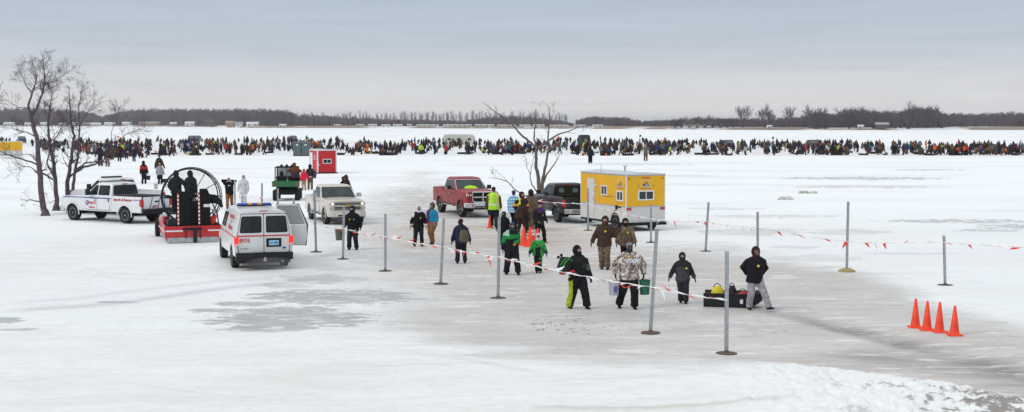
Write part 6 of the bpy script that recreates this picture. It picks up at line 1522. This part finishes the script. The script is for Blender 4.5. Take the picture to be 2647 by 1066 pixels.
person(dict(px=913, py=646, ty=530, label='man in black hooded suit with yellow chest mark carrying a grey bucket', jacket=zone((lambda x, y, z, a, h: (abs(x + .09) < .03) & (abs(h - .33) < .02) & (y < -.05), (.6, .5, .05)), (lambda x, y, z, a, h: (abs(x - .08) < .025) & (abs(h - .33) < .014) & (y < -.05), (.5, .55, .6)), base=BLK), trousers=(.012, .012, .022), hat=BLK, hands=((-.36, -.06, .90), (.34, -.10, .92)), feet=((-.16, .0, 0), (.16, -.05, 0)), mask=BLK, gloves=BLK, bulk=1.12, tbulk=1.1, nod=-.25))
bucket(G(877, 640) + V3((0, 0, .30)), .17, .44, mat('bucket_grey_camo', (.10, .11, .08), .6, var=.4, scale=12), 'mottled grey bucket in the hand of the black hooded man', group=None)
person(dict(px=1082, py=637, ty=528, label='man in white hood and black jacket with white sleeve bands', jacket=zone((lambda x, y, z, a, h: a & (h > .35) & (x < -.15), (.65, .65, .68)), (lambda x, y, z, a, h: a & (h < .06) & (h > -.02), (.6, .6, .62)), (lambda x, y, z, a, h: (abs(x - .08) < .03) & (abs(h - .32) < .03) & (y < -.05), (.6, .5, .04)), base=BLK), trousers=NAVY, hat=(.62, .63, .68), mask=(.02, .015, .02), gloves=(.38, .25, .12), feet=((-.17, .05, 0), (.15, -.05, 0)), rz=.15, bulk=1.1))
person(dict(px=1118, py=631, ty=522, label='person in teal and purple jacket with brown trousers', jacket=zone((lambda x, y, z, a, h: (x < -.02) & ~a & (h > .02), (.07, .025, .12)), (lambda x, y, z, a, h: a & (x < 0), (.06, .06, .10)), (lambda x, y, z, a, h: (h < .02) & (h > -.1), (.4, .06, .03)), base=(.015, .22, .38)), trousers=(.20, .10, .04), hat=(.10, .065, .035), gloves=(.38, .25, .12), rz=-.5, tbulk=1.2, hands=((-.2, -.15, .9), (.25, -.1, .88))))
bk, s, k_ = person(dict(px=1192, py=681, ty=562, label='man in navy suit seen from behind with an olive bag across his back', rz=math.pi, jacket=(.016, .018, .045), trousers=(.012, .013, .028), hat=(.07, .012, .02), head='beanie', hoodback=True, hands=((-.36, -.05, .86), (.36, -.05, .86)), feet=((-.15, 0, 0), (.15, .03, 0)), bulk=1.1, tbulk=1.08))
t = thing('shoulder_bag', 'olive shoulder bag hanging on the back of the man in navy', 'bag', bk.location + V3((.12, -.30, .80)) * 1, 0); MB().tube([(0, 0, 0), (0, 0, .12), (0, 0, .36), (0, 0, .44)], [(.15, .06), (.18, .09), (.16, .08), (.1, .05)], 12).build('pouch', mat('bag_olive', (.10, .09, .055), .85, var=.2), t); MB().tube([(-.1, .02, .4), (-.16, .06, .6), (-.22, .1, .75)], [(.025, .008)] * 3, 6).build('strap', mat('strap_dark', (.04, .035, .03), .8), t)
hv = (.36, .72, .03)
person(dict(px=1277, py=590, ty=480, label='man in yellow high visibility vest over brown coat, seen from behind near the red pickup', rz=math.pi, jacket=zone((lambda x, y, z, a, h: ~a | (h > .47), hv), (lambda x, y, z, a, h: ~a & (np.abs(h - .10) < .028), (.72, .72, .70)), (lambda x, y, z, a, h: ~a & (np.abs(np.abs(x) - .11) < .022) & (h > .10), (.8, .55, .35)), (lambda x, y, z, a, h: ~a & (h < -.13), (.15, .08, .04)), base=(.12, .055, .025)), trousers=(.014, .016, .03), hat=(.018, .02, .02), head='beanie', hair=(.1, .06, .04), hands=((-.30, -.08, .82), (.36, -.05, .80)), gloves=(.33, .20, .10), bulk=1.12, tbulk=1.15, hem=.16))
# the cluster by the black pickup
person(dict(px=1328, py=596, ty=489, label='person in pale blue and white patterned jacket with blue beanie, back left of the cluster', rz=2.7, jacket=zone((lambda x, y, z, a, h: (np.sin(x * 60) + np.sin(h * 45)) > .7, (.6, .7, .78)), (lambda x, y, z, a, h: (np.sin(x * 60 + 2) + np.sin(h * 45 + 1.5)) > 1.1, (.03, .12, .28)), base=(.18, .42, .60)), trousers=BLK, hat=(.03, .06, .12), head='beanie', bulk=1.12))
person(dict(px=1349, py=602, ty=494, label='person with red face scarf in black jacket with hi-vis yellow panels, middle of the cluster', jacket=zone((lambda x, y, z, a, h: ~a & (h > .08) & (x < .05), (.62, .70, .03)), (lambda x, y, z, a, h: a & (h > .25) & (h < .36), (.75, .35, .03)), (lambda x, y, z, a, h: (np.abs(h - .20) < .02) & ~a, (.7, .7, .68)), base=BLK), trousers=BLK, hat=(.02, .015, .02), mask=(.40, .02, .04), bulk=1.1, rz=.4, hands=((-.3, -.1, 1.0), (.15, -.25, 1.15))))
person(dict(px=1371, py=598, ty=488, label='tall person in olive brown coveralls with back turned at the right of the cluster', rz=2.9, jacket=(.12, .085, .055), trousers=(.12, .085, .055), hat=(.03, .02, .02), bulk=1.12, tbulk=1.15))
person(dict(px=1345, py=612, ty=514, label='person in dark brown coat stooping at the front of the cluster', rz=2.4, jacket=DBR, trousers=(.04, .02, .015), hat=(.04, .02, .015), lean=.35, bulk=1.15, full=1.76))
person(dict(px=1393, py=628, ty=519, label='person in black with purple collar and tan bag, right of the standing cones', jacket=zone((lambda x, y, z, a, h: (h > .40) & ~a, (.05, .02, .10)), (lambda x, y, z, a, h: (abs(x - .06) < .03) & (abs(h - .28) < .03) & (y < -.05), (.6, .5, .04)), base=(.012, .012, .016)), trousers=BLK, hat=(.02, .015, .03), head='beanie', hands=((-.2, -.2, .95), (.34, -.1, .95)), gloves=(.18, .12, .06), feet=((-.10, .1, 0), (.20, -.15, 0)), rz=.5, bulk=1.15))
person(dict(px=1304, py=634, ty=551, label='person in black with dark hood just behind the man in green and black', jacket=BLK, trousers=BLK, hat=BLK, mask=BLK, boots=(.12, .01, .10), bulk=1.15, lean=.15, rz=-.4, full=1.72))
person(dict(px=1322, py=710, ty=570, label='man in blue beanie and green panelled black jacket walking forward', jacket=zone((lambda x, y, z, a, h: (h > .30) & ~a & (h < .46), (.012, .22, .05)), (lambda x, y, z, a, h: a & (h > .16), (.012, .20, .05)), (lambda x, y, z, a, h: (h > .40) & (x < -.10), (.30, .50, .40)), base=(.010, .012, .014)), trousers=(.010, .010, .018), hat=(.03, .07, .16), head='beanie', balaclava=(.04, .05, .07), hands=((-.30, -.06, .86), (.10, -.30, 1.08)), gloves=(.30, .17, .07), feet=((-.17, .06, 0), (.22, -.10, 0)), bulk=1.15, tbulk=1.2, rz=.25, nod=-.25))
ch, s, k_ = person(dict(px=1391, py=706, ty=604, label='child in green and black snow suit with pink and white knit hat', jacket=zone((lambda x, y, z, a, h: (h < .25) & ~a & (np.abs(x) < .12), (.012, .014, .014)), (lambda x, y, z, a, h: a & (h < .12), (.01, .05, .05)), (lambda x, y, z, a, h: (np.abs(h - .33 + x * .8) < .03) & ~a, (.02, .02, .02)), base=(.04, .30, .06)), trousers=lambda co, s: np.where(((co[:, 0] > .07) & (np.sin(co[:, 2] * 30) > -.2))[:, None], np.array((.03, .25, .05)), np.array((.012, .014, .014))), hat=(.62, .50, .56), head='hood', mask=(.55, .45, .5), gloves=(.01, .06, .08), hands=((-.40, -.04, .84), (.40, -.04, .82)), feet=((-.05, .0, 0), (.10, .0, 0)), bulk=1.15, goggles=True, full=1.80))
# big nearest figures
man, s, k_ = person(dict(px=1492, py=798, ty=631, label='man in black balaclava and black snowmobile suit with green claw mark and yellow leg stripe', jacket=zone((lambda x, y, z, a, h: a & (h > .42) & (x < 0) & (np.sin(co_s(x, z)) > .5), (.03, .18, .05)), (lambda x, y, z, a, h: a & (x > 0) & (h < .35) & (h > .18), (.10, .10, .11)), base=(.012, .013, .015)), trousers=lambda co, s: np.where(((co[:, 0] < -.19))[:, None], np.array((.36, .44, .03)), np.array((.010, .010, .013))), hat=(.008, .008, .010), mask=(.008, .008, .01), gloves=BLK, hands=((-.16, -.16, .98), (.36, -.12, .86)), elbow={'r': (-1, .6, 0), 'l': (1, .6, 0)}, feet=((-.19, .12, 0), (.24, -.16, 0)), bulk=1.18, tbulk=1.3, rz=.25, hturn=.4, nod=-.15, vox=.017) if not globals().__setitem__('co_s', lambda x, z: x * 40 + z * 30) else None)
for i in range(3):
    MB().prism([(.045 + i * .032, 1.30), (.065 + i * .032, 1.30), (.060 + i * .032, 1.21 - .015 * (i == 1)), (.050 + i * .030, 1.19)], 'y', -.215, -.20).build('claw_mark', mat('claw_green', (.03, .25, .03), .6), man, smooth=False)
t = thing('gear_bag', 'black green and red bag slung on the hip of the man in black balaclava', 'bag', man.location + V3((-.34, -.16, .98)), .3, sc=1.1)
m = MB(); m.tube([(0, 0, 0), (-.02, 0, .18), (0, 0, .42)], [(.14, .13), (.20, .15), (.12, .10)], 12); m.build('pouch', mat('gearbag_black', (.02, .022, .022), .7), t)
m = MB(); m.tube([(-.14, -.12, .12), (-.05, -.16, .30), (.06, -.14, .40)], [(.022, .012)] * 3, 8); m.tube([(-.16, -.10, .22), (-.1, -.15, .34), (-.02, -.14, .42)], .014, 6); m.build('green_panel', mat('gear_green', (.03, .25, .05), .6), t); m = MB(); m.tube([(.02, -.13, .02), (.16, -.18, .10), (.24, -.2, -.02)], [(.05, .03), (.07, .03), (.03, .02)], 8); m.build('red_panel', mat('gear_red', (.40, .01, .04), .6), t); m = MB(); m.ell((-.18, 0, .42), (.04, .04, .04)); m.ell((-.10, 0, .47), (.04, .04, .04)); m.build('buckle', matte, t)
cam_m, s, k_ = person(dict(px=1626, py=798, ty=620, label='man in pale tree camouflage jacket and grey beanie carrying two buckets', jacket='camo_bright', trousers=(.010, .009, .013), hat=(.16, .18, .20), head='beanie', balaclava=(.035, .045, .06), gloves=BLK, hands=((-.38, -.04, .92), (.38, -.04, .92)), elbow={'r': (-1, .3, 0), 'l': (1, .3, 0)}, feet=((-.24, .18, .03), (.13, -.12, 0)), toez=(-.3, 0), bulk=1.22, tbulk=1.22, goggles=True, nod=-.2, vox=.017))
text('chest_lettering', 'FXR', .15, white, cam_m, (.04, -.235, 1.30), (1, 0, 0), (0, 0, 1), width=.34, bold=.008, shear=.3)
MB().box(-.15, .23, -.225, -.222, 1.215, 1.225).build('chest_line', white, cam_m); MB().prism(circ(-.05, 1.42, .035, 12), 'y', -.21, -.19).build('badge', yellowb, cam_m)
bucket(cam_m.location + V3((.42, -.06, .40)), .155, .40, mat('bucket_green', (.01, .12, .07), .4, coat=.2), 'green bucket carried in front of the near tape post by the camouflage jacket man', rz=.2, bail_up=True)
bucket(cam_m.location + V3((-.42, -.06, .38)), .155, .40, mat('bucket_white', (.42, .43, .47), .5), 'pale bucket with a faded blue label carried by the camouflage jacket man', rz=.2, stick=mat('label_blue', (.10, .10, .38), .6))
person(dict(px=1562, py=697, ty=556, label='man in brown hooded jacket and camouflage trousers with arm on his companion', jacket=(.055, .030, .022), trousers='camo_brown', hat=(.04, .022, .018), mask=(.22, .02, .02), gloves=BLK, hands=((-.44, -.08, .86), (.50, .05, 1.36)), elbow={'r': (-1, .3, 0), 'l': (.3, 0, -1)}, feet=((-.08, .08, 0), (.12, -.08, 0)), bulk=1.15, tbulk=1.1, badge=(.03, .38)))
person(dict(px=1618, py=690, ty=562, label='person in brown camouflage jacket and black hood behind the man with two buckets', jacket='camo_brown', trousers=BLK, hat=BLK, mask=BLK, gloves=BLK, bulk=1.2, badge=(.05, .36), rz=.1))
person(dict(px=1764, py=785, ty=651, label='child in dark grey hooded jacket with red cuffs walking alone', jacket=zone((lambda x, y, z, a, h: (h > .38) | a & (h > .1), (.022, .020, .025)), base=(.055, .058, .065)), trousers=(.022, .022, .03), hat=(.02, .02, .026), mask=(.012, .012, .012), gloves=(.06, .01, .02), hands=((-.46, .02, .90), (.42, -.06, .88)), elbow={'r': (-.5, 1, 0), 'l': (.5, 1, 0)}, feet=((-.05, .10, .02), (.10, -.12, 0)), bulk=1.15, tbulk=1.15, badge=(.11, .34), full=1.82))
hm, s, k_ = person(dict(px=1950, py=802, ty=634, label='man in black hoodie and grey sweatpants pulling the black sled', jacket=(.010, .009, .014), trousers=(.33, .32, .36), hat=(.035, .010, .02), skin=(.20, .12, .09), hands=((-.16, .20, 1.0), (.18, .05, .98)), elbow={'r': (-1.0, .5, 0), 'l': (1, .6, 0)}, hidehands='rl', feet=((-.12, .14, .0), (.38, -.16, .02)), toes=((0, -1), (.55, -.8)), toez=(0, .15), bulk=1.1, tbulk=1.08, badge=(.02, .35), rz=.1, lean=.08, vox=.017))
for i, chh in enumerate('HAWKEYES'):
    z = .78 - i * .052; x = lerp(.14, .30, (.80 - z) / .55); text('leg_lettering', chh, .06, matte, hm, (x + .02, -.115 - (.8 - z) * .10, z), (0.1, .2, -1), (1, 0.15, 0), width=.04, bold=.004)
t = thing('tow_rope', 'thin dark rope from the black sled to the man pulling it', 'rope', hm.location); a = hm.location + V3((-.1, .25, .95)); b_ = sled_root.location + V3((.75, -.15, .25)); MB().tube([a - hm.location, (a + b_) / 2 - hm.location - V3((0, 0, .15)), b_ - hm.location], .008, 5).build('cord', matte, t)
# separate walkers between the trucks and the crowd
person(dict(px=1526, py=423, ty=378, label='lone dark figure walking away behind the black pickup, before the crowd', rz=math.pi, jacket=NAVY, trousers=BLK, hat=BLK, bulk=1.2, tbulk=1.2, hands=((-.38, -.05, .85), (.34, -.05, .82))))
person(dict(px=1669, py=417, ty=371, label='lone person in tan and grey with arms raised, just in front of the crowd', jacket=(.14, .11, .09), trousers=(.10, .06, .04), hat=(.2, .18, .17), hands=((-.4, -.1, 1.1), (.3, -.2, 1.25))))
person(dict(px=260, py=430, ty=374, label='dark figure nearest the bare trees in front of the left crowd', jacket=NAVY, trousers=BLK, hat=BLK))
person(dict(px=279, py=431, ty=378, label='figure with pale lower trousers standing right beside the nearest left crowd figure', jacket=DBR, trousers=(.22, .17, .17), hat=DBR, bulk=1.1))
person(dict(px=309, py=418, ty=372, label='figure in dark maroon coat with a red bucket at the left crowd edge', jacket=(.05, .01, .02), trousers=BLK, hat=BLK, rz=.5))
bucket(G(301, 408), .16, .4, mat('bucket_red', (.6, .03, .02), .5), 'bright red bucket beside the maroon coated figure at the left crowd edge')
person(dict(px=347, py=418, ty=380, label='figure in navy suit with bright orange hat and arms held out', jacket=NAVY, trousers=NAVY, hat=(.7, .12, .02), head='beanie', hands=((-.5, -.1, 1.1), (.5, -.05, 1.0))))
person(dict(px=425, py=403, ty=370, label='walking figure in dark clothes with a lime jacket hem near the left crowd edge', jacket=(.03, .03, .04), trousers=BLK, hat=(.45, .6, .05), feet=((-.35, 0, 0), (.25, 0, 0))))
# ------------------------------------------------------------------ the distant crowd
CC = [('black', BLK, 7), ('dark navy', (.015, .018, .045), 6), ('dark brown', DBR, 5), ('tan brown', (.13, .07, .03), 3.5), ('dark maroon', (.07, .012, .02), 3), ('grey', (.11, .11, .12), 2.5), ('blue', (.012, .035, .15), 1.6), ('bright orange', (.65, .12, .02), .8), ('red', (.34, .02, .02), 1.0), ('olive green', (.06, .06, .03), 3), ('teal', (.015, .12, .15), .3), ('lime yellow', (.40, .55, .05), .25), ('pale grey', (.35, .35, .35), .8)]
poses = {'standing': dict(), 'walking': dict(feet=((-.10, .28, .03), (.10, -.28, 0)), hands=((-.28, -.22, .86), (.28, .16, .86))), 'seated on a bucket': dict(hipz=.46, feet=((-.16, -.34, 0), (.16, -.38, 0)), hands=((-.16, -.36, .66), (.14, -.40, .70)), lean=.3), 'bending over a hole': dict(hipz=.80, lean=1.0, hands=((-.15, -.52, .50), (.15, -.5, .55)), feet=((-.18, 0, 0), (.18, .05, 0)))}
proto_me = {}
def crowd_mesh(pose):
    P = poses[pose]; s = skeleton(P); m = MB(); pel, ch, nk, up, hd, ax = s['pel'], s['ch'], s['nk'], s['up'], s['hd'], s['ax']
    m.tube([pel - up * .12, pel + up * .1, ch, pel + up * .5, nk], [(.23, .18), (.235, .18), (.26, .19), (.20, .15), (.10, .10)], 10, side=ax)
    m.ell(hd - V3((0, -.02, 0)), (.12, .125, .15), 10, 8)
    for k in 'rl':
        m.tube([s['sh' + k], s['el' + k], s['wr' + k], s['wr' + k] + (s['wr' + k] - s['el' + k]).normalized() * .12], [.09, .075, .06, .045], 8); m.tube([s['hip' + k], s['kn' + k], s['an' + k]], [.125, .10, .09], 8)
        m.tube([s['an' + k] + V3((0, .06, -.04)), s['an' + k] + V3((0, -.16, -.06))], [.055, .04], 8)
    return remesh(m, .06, 1), s
CV = {}
def crowd_variant(pose, ci):
    if (pose, ci) in CV: return CV[(pose, ci)]
    if pose not in proto_me: proto_me[pose] = crowd_mesh(pose)
    base, s = proto_me[pose]; me = base.copy(); jc = CC[ci][1]; tc_ = random.choice([BLK, NAVY, DBR, (.12, .07, .035), jc] if ci not in (7, 8, 10, 11, 12) else [BLK, NAVY, DBR]); hc = random.choice([BLK, BLK, jc, DBR, GRY])
    def f(co):
        c = np.tile(np.array(jc, float), (len(co), 1)); legs = np.minimum.reduce([seg_d(co, s['hip' + k], s['kn' + k]) for k in 'rl'] + [seg_d(co, s['kn' + k], s['an' + k]) for k in 'rl']); tor = np.minimum(seg_d(co, s['pel'] - s['up'] * .1, s['nk']) - .09, np.minimum.reduce([seg_d(co, s['sh' + k], s['el' + k]) for k in 'rl'] + [seg_d(co, s['el' + k], s['wr' + k]) for k in 'rl']))
        c[legs < tor] = tc_; c[co[:, 2] < .12] = BLK
        h = np.linalg.norm(co - np.array(s['hd']), axis=1) < .17; c[h] = hc; fc = h & (co[:, 1] < s['hd'].y - .06) & (np.abs(co[:, 2] - s['hd'].z) < .09); c[fc] = (.28, .17, .13); return c
    paint(me, f); me.name = 'person'; me.materials.clear(); me.materials.append(CLOTH); CV[(pose, ci)] = me; return me
spots = []
def density(px):
    pts = [(-60, .9), (25, 1.1), (35, .05), (110, .05), (125, .8), (200, 1.3), (330, 1.6), (440, 1.25), (500, 1.1), (700, 1.05), (900, 1.0), (1100, 1.0), (1400, 1.1), (1600, 1.0), (1900, 1.0), (2120, 1.05), (2250, .9), (2400, .85), (2560, .85), (2647, .85), (2760, .8)]
    return float(np.interp(px, [p[0] for p in pts], [p[1] for p in pts]))
def yr(px): return float(np.interp(px, [0, 120, 220, 330, 400, 1600, 2100, 2647], [366, 376, 372, 369, 367, 370, 380, 385])), float(np.interp(px, [0, 120, 160, 220, 330, 420, 480, 1600, 2100, 2647], [376, 388, 398, 412, 413, 408, 402, 403, 402, 402]))
random.seed(21)
while len(spots) < 1350:
    px = random.uniform(-40, 2740)
    if random.random() > density(px) / 1.6: continue
    # people bunch together in little groups
    y0, y1 = yr(px); py = y0 + (y1 - y0) * random.random() ** .9
    for k in range(random.choice([1, 2, 2, 3, 4, 5])):
        qx, qy = px + random.gauss(0, 11), min(y1, max(y0, py + random.gauss(0, 2.6)))
        if 745 < qx < 812 and qy > 396: continue
        if 820 < qx < 830: pass
        p = G(qx, qy)
        if all((p - o[0]).length > .45 for o in spots[-600:]): spots.append((p, qx, qy))
spots.sort(key=lambda a: -a[2])
wts = [c[2] for c in CC]; NI = 262; stuffv = []
pw_ = list(poses); 
for i, (p, qx, qy) in enumerate(spots):
    ci = random.choices(range(len(CC)), wts)[0]; pose = random.choices(pw_, [4.2, 1.8, 4, 1.6])[0]; sc_ = random.uniform(.9, 1.07); rz = random.uniform(0, 6.28)
    if i < NI:
        o = bpy.data.objects.new('person', crowd_variant(pose, ci)); col.objects.link(o); o.location = p; o.rotation_euler = (0, 0, rz); o.scale = (sc_ * 1.12, sc_ * 1.12, sc_ * random.uniform(.97, 1.04))
        setp(o, 'distant person in %s jacket, %s in the crowd on the ice' % (CC[ci][0], pose), 'person', 'distant crowd, %s jackets, %s' % (CC[ci][0], pose))
        if pose == 'seated on a bucket' and i < 200:
            pass
    else: stuffv.append((p, rz, sc_, pose, ci))
# the rest of the crowd, too many to build one by one
vs, fs, cs = [], [], []; off_ = 0
for (p, rz, sc_, pose, ci) in stuffv:
    me = crowd_variant(pose, ci); n = len(me.vertices)
    co = np.empty(n * 3, np.float32); me.vertices.foreach_get('co', co); co = co.reshape(-1, 3) * sc_; c_, s_ = math.cos(rz), math.sin(rz)
    co = np.stack([co[:, 0] * c_ - co[:, 1] * s_ + p.x, co[:, 0] * s_ + co[:, 1] * c_ + p.y, co[:, 2]], -1)
    a = np.empty(n * 4, np.float32); me.color_attributes['Col'].data.foreach_get('color', a)
    li = np.empty(len(me.loops), np.int32); me.loops.foreach_get('vertex_index', li); ls = np.empty(len(me.polygons), np.int32); me.polygons.foreach_get('loop_start', ls)
    vs.append(co); cs.append(a.reshape(-1, 4)); fs.append((li + off_, ls)); off_ += n
allv = np.concatenate(vs); me = bpy.data.meshes.new('crowd'); me.vertices.add(len(allv)); me.vertices.foreach_set('co', allv.astype(np.float32).ravel())
LI = np.concatenate([f[0] for f in fs]); me.loops.add(len(LI)); me.loops.foreach_set('vertex_index', LI.astype(np.int32)); acc = 0; LS = []
for li, ls in fs: LS.append(ls + acc); acc += len(li)
LS = np.concatenate(LS); me.polygons.add(len(LS)); me.polygons.foreach_set('loop_start', LS.astype(np.int32)); me.update(calc_edges=True)
ca = me.color_attributes.new('Col', 'FLOAT_COLOR', 'POINT'); ca.data.foreach_set('color', np.concatenate(cs).astype(np.float32).ravel()); me.materials.append(CLOTH)
o = bpy.data.objects.new('crowd', me); col.objects.link(o); setp(o, 'far rows of ice fishing people behind the nearest ones on the lake', 'crowd', None, 'stuff')
# gear between the people: sleds, buckets, flags
def gear(mb, name, mt): return mb.mesh(name, [mt])
gs = MB(); gs.rings([[(x, y, z) for y, z in ((-.25, z0), (-.33, .26), (-.30, .26), (-.22, z0 + .03), (.22, z0 + .03), (.30, .26), (.33, .26), (.25, z0))] for x, z0 in ((-.7, .04), (-.65, .0), (.5, .0), (.75, .14))]); sled_me = gear(gs, 'sled', MATS['sled_black'])
gb = MB(); gb.lathe([(.13, 0), (.155, .37), (.165, .37), (.165, .34), (.15, .34), (.002, .33)], n=12)
bcols = [('white', (.6, .6, .6), 5), ('black', (.02, .02, .02), 2), ('orange', (.75, .15, .02), 1), ('red', (.5, .02, .02), .6), ('blue', (.02, .05, .3), .6), ('yellow', (.65, .5, .02), .5)]
bm_ = [gear(gb, 'bucket', mat('crowd_bucket_' + n, c, .5)) for n, c, w_ in bcols]
for i in range(95):
    p, qx, qy = random.choice(spots[:430]); o = bpy.data.objects.new('sled', sled_me); col.objects.link(o); o.location = p + V3((random.uniform(-1.4, 1.4), random.uniform(-1.2, .6), 0)); o.rotation_euler = (0, 0, random.uniform(0, 3.1)); sz = random.uniform(.9, 1.4); o.scale = (sz, sz, sz)
    setp(o, 'small black plastic sled lying among the distant crowd', 'sled', 'black sleds in the crowd')
for i in range(110):
    p, qx, qy = random.choice(spots[:430]); k = random.choices(range(6), [b[2] for b in bcols])[0]; o = bpy.data.objects.new('bucket', bm_[k]); col.objects.link(o); o.location = p + V3((random.uniform(-1, 1), random.uniform(-1, .4), 0)); setp(o, 'small %s bucket standing among the distant crowd' % bcols[k][0], 'bucket', '%s buckets in the crowd' % bcols[k][0])
for (px, py, ty, c, lb) in ((1653, 384, 349, 'dark', 'thin marker pole with dark flag above the crowd behind the yellow trailer'), (1996, 386, 354, 'dark', 'thin marker pole with dark ball rising from the right half of the crowd'), (2637, 392, 362, 'pale', 'thin marker pole with pale flag at the right edge of the crowd'), (304, 380, 352, 'orange', 'marker pole with orange flag in the left crowd')):
    b_ = G(px, py); t = thing('marker_pole', lb, 'flag pole', b_); h = (py - ty) * b_.y / FPX; MB().tube([(0, 0, 0), (0, 0, h)], .03, 6).build('pole', steel, t); MB().box(-.05, .35, -.02, .02, h - .4, h).build('flag', {'dark': matte, 'pale': white, 'orange': orange}[c], t)
for (px, py, w_, hh, c, lb) in ((965, 398, 1.0, .6, (.012, .012, .014), 'dark snowmobile shaped pile of gear at the crowd front, left part'), (1000, 402, 1.5, .5, (.012, .012, .014), 'long dark pile of gear low on the ice at the crowd front')):
    o = MB(); 
    for k in range(7): o.ell((random.uniform(-w_, w_), random.uniform(-.3, .3), random.uniform(.1, hh * .6)), (random.uniform(.3, .5), .3, random.uniform(.15, .3)), 8, 6)
    ob = o.build('gear_pile', mat('gear_dark', c, .7), None); ob.location = G(px, py); setp(ob, lb, 'gear')
# faint exhaust under the van
m = MB(); m.ell((0, 0, 0), (.9, .45, .22), 16, 10); ex = m.build('exhaust_smoke', MATS['matte_black'], None); vm = bpy.data.materials.new('exhaust_volume'); vm.use_nodes = True; nt = vm.node_tree; nt.nodes.remove(nt.nodes['Principled BSDF']); pv_ = nt.nodes.new('ShaderNodeVolumePrincipled'); pv_.inputs['Density'].default_value = .25; pv_.inputs['Color'].default_value = (.8, .8, .82, 1)
nt.links.new(pv_.outputs[0], nt.nodes['Material Output'].inputs['Volume']); ex.data.materials.clear(); ex.data.materials.append(vm); ex.location = G(700, 704) + V3((0, 0, .30)); setp(ex, 'faint grey exhaust drifting low behind the white van', 'smoke', None, 'stuff')
# ------------------------------------------------------------------ haze
m = MB(); m.box(-6000, 6000, -60, 9200, -3, 36); hz = m.build('haze', MATS['matte_black'], None, smooth=False); hm_ = bpy.data.materials.new('haze_air'); hm_.use_nodes = True; nt = hm_.node_tree; nt.nodes.remove(nt.nodes['Principled BSDF'])
pv_ = nt.nodes.new('ShaderNodeVolumePrincipled'); pv_.inputs['Density'].default_value = .00013; pv_.inputs['Color'].default_value = (.92, .93, .97, 1); nt.links.new(pv_.outputs[0], nt.nodes['Material Output'].inputs['Volume'])
hz.data.materials.clear(); hz.data.materials.append(hm_); hz['kind'] = 'stuff'; hz['label'] = 'thin pale winter haze over the lake'
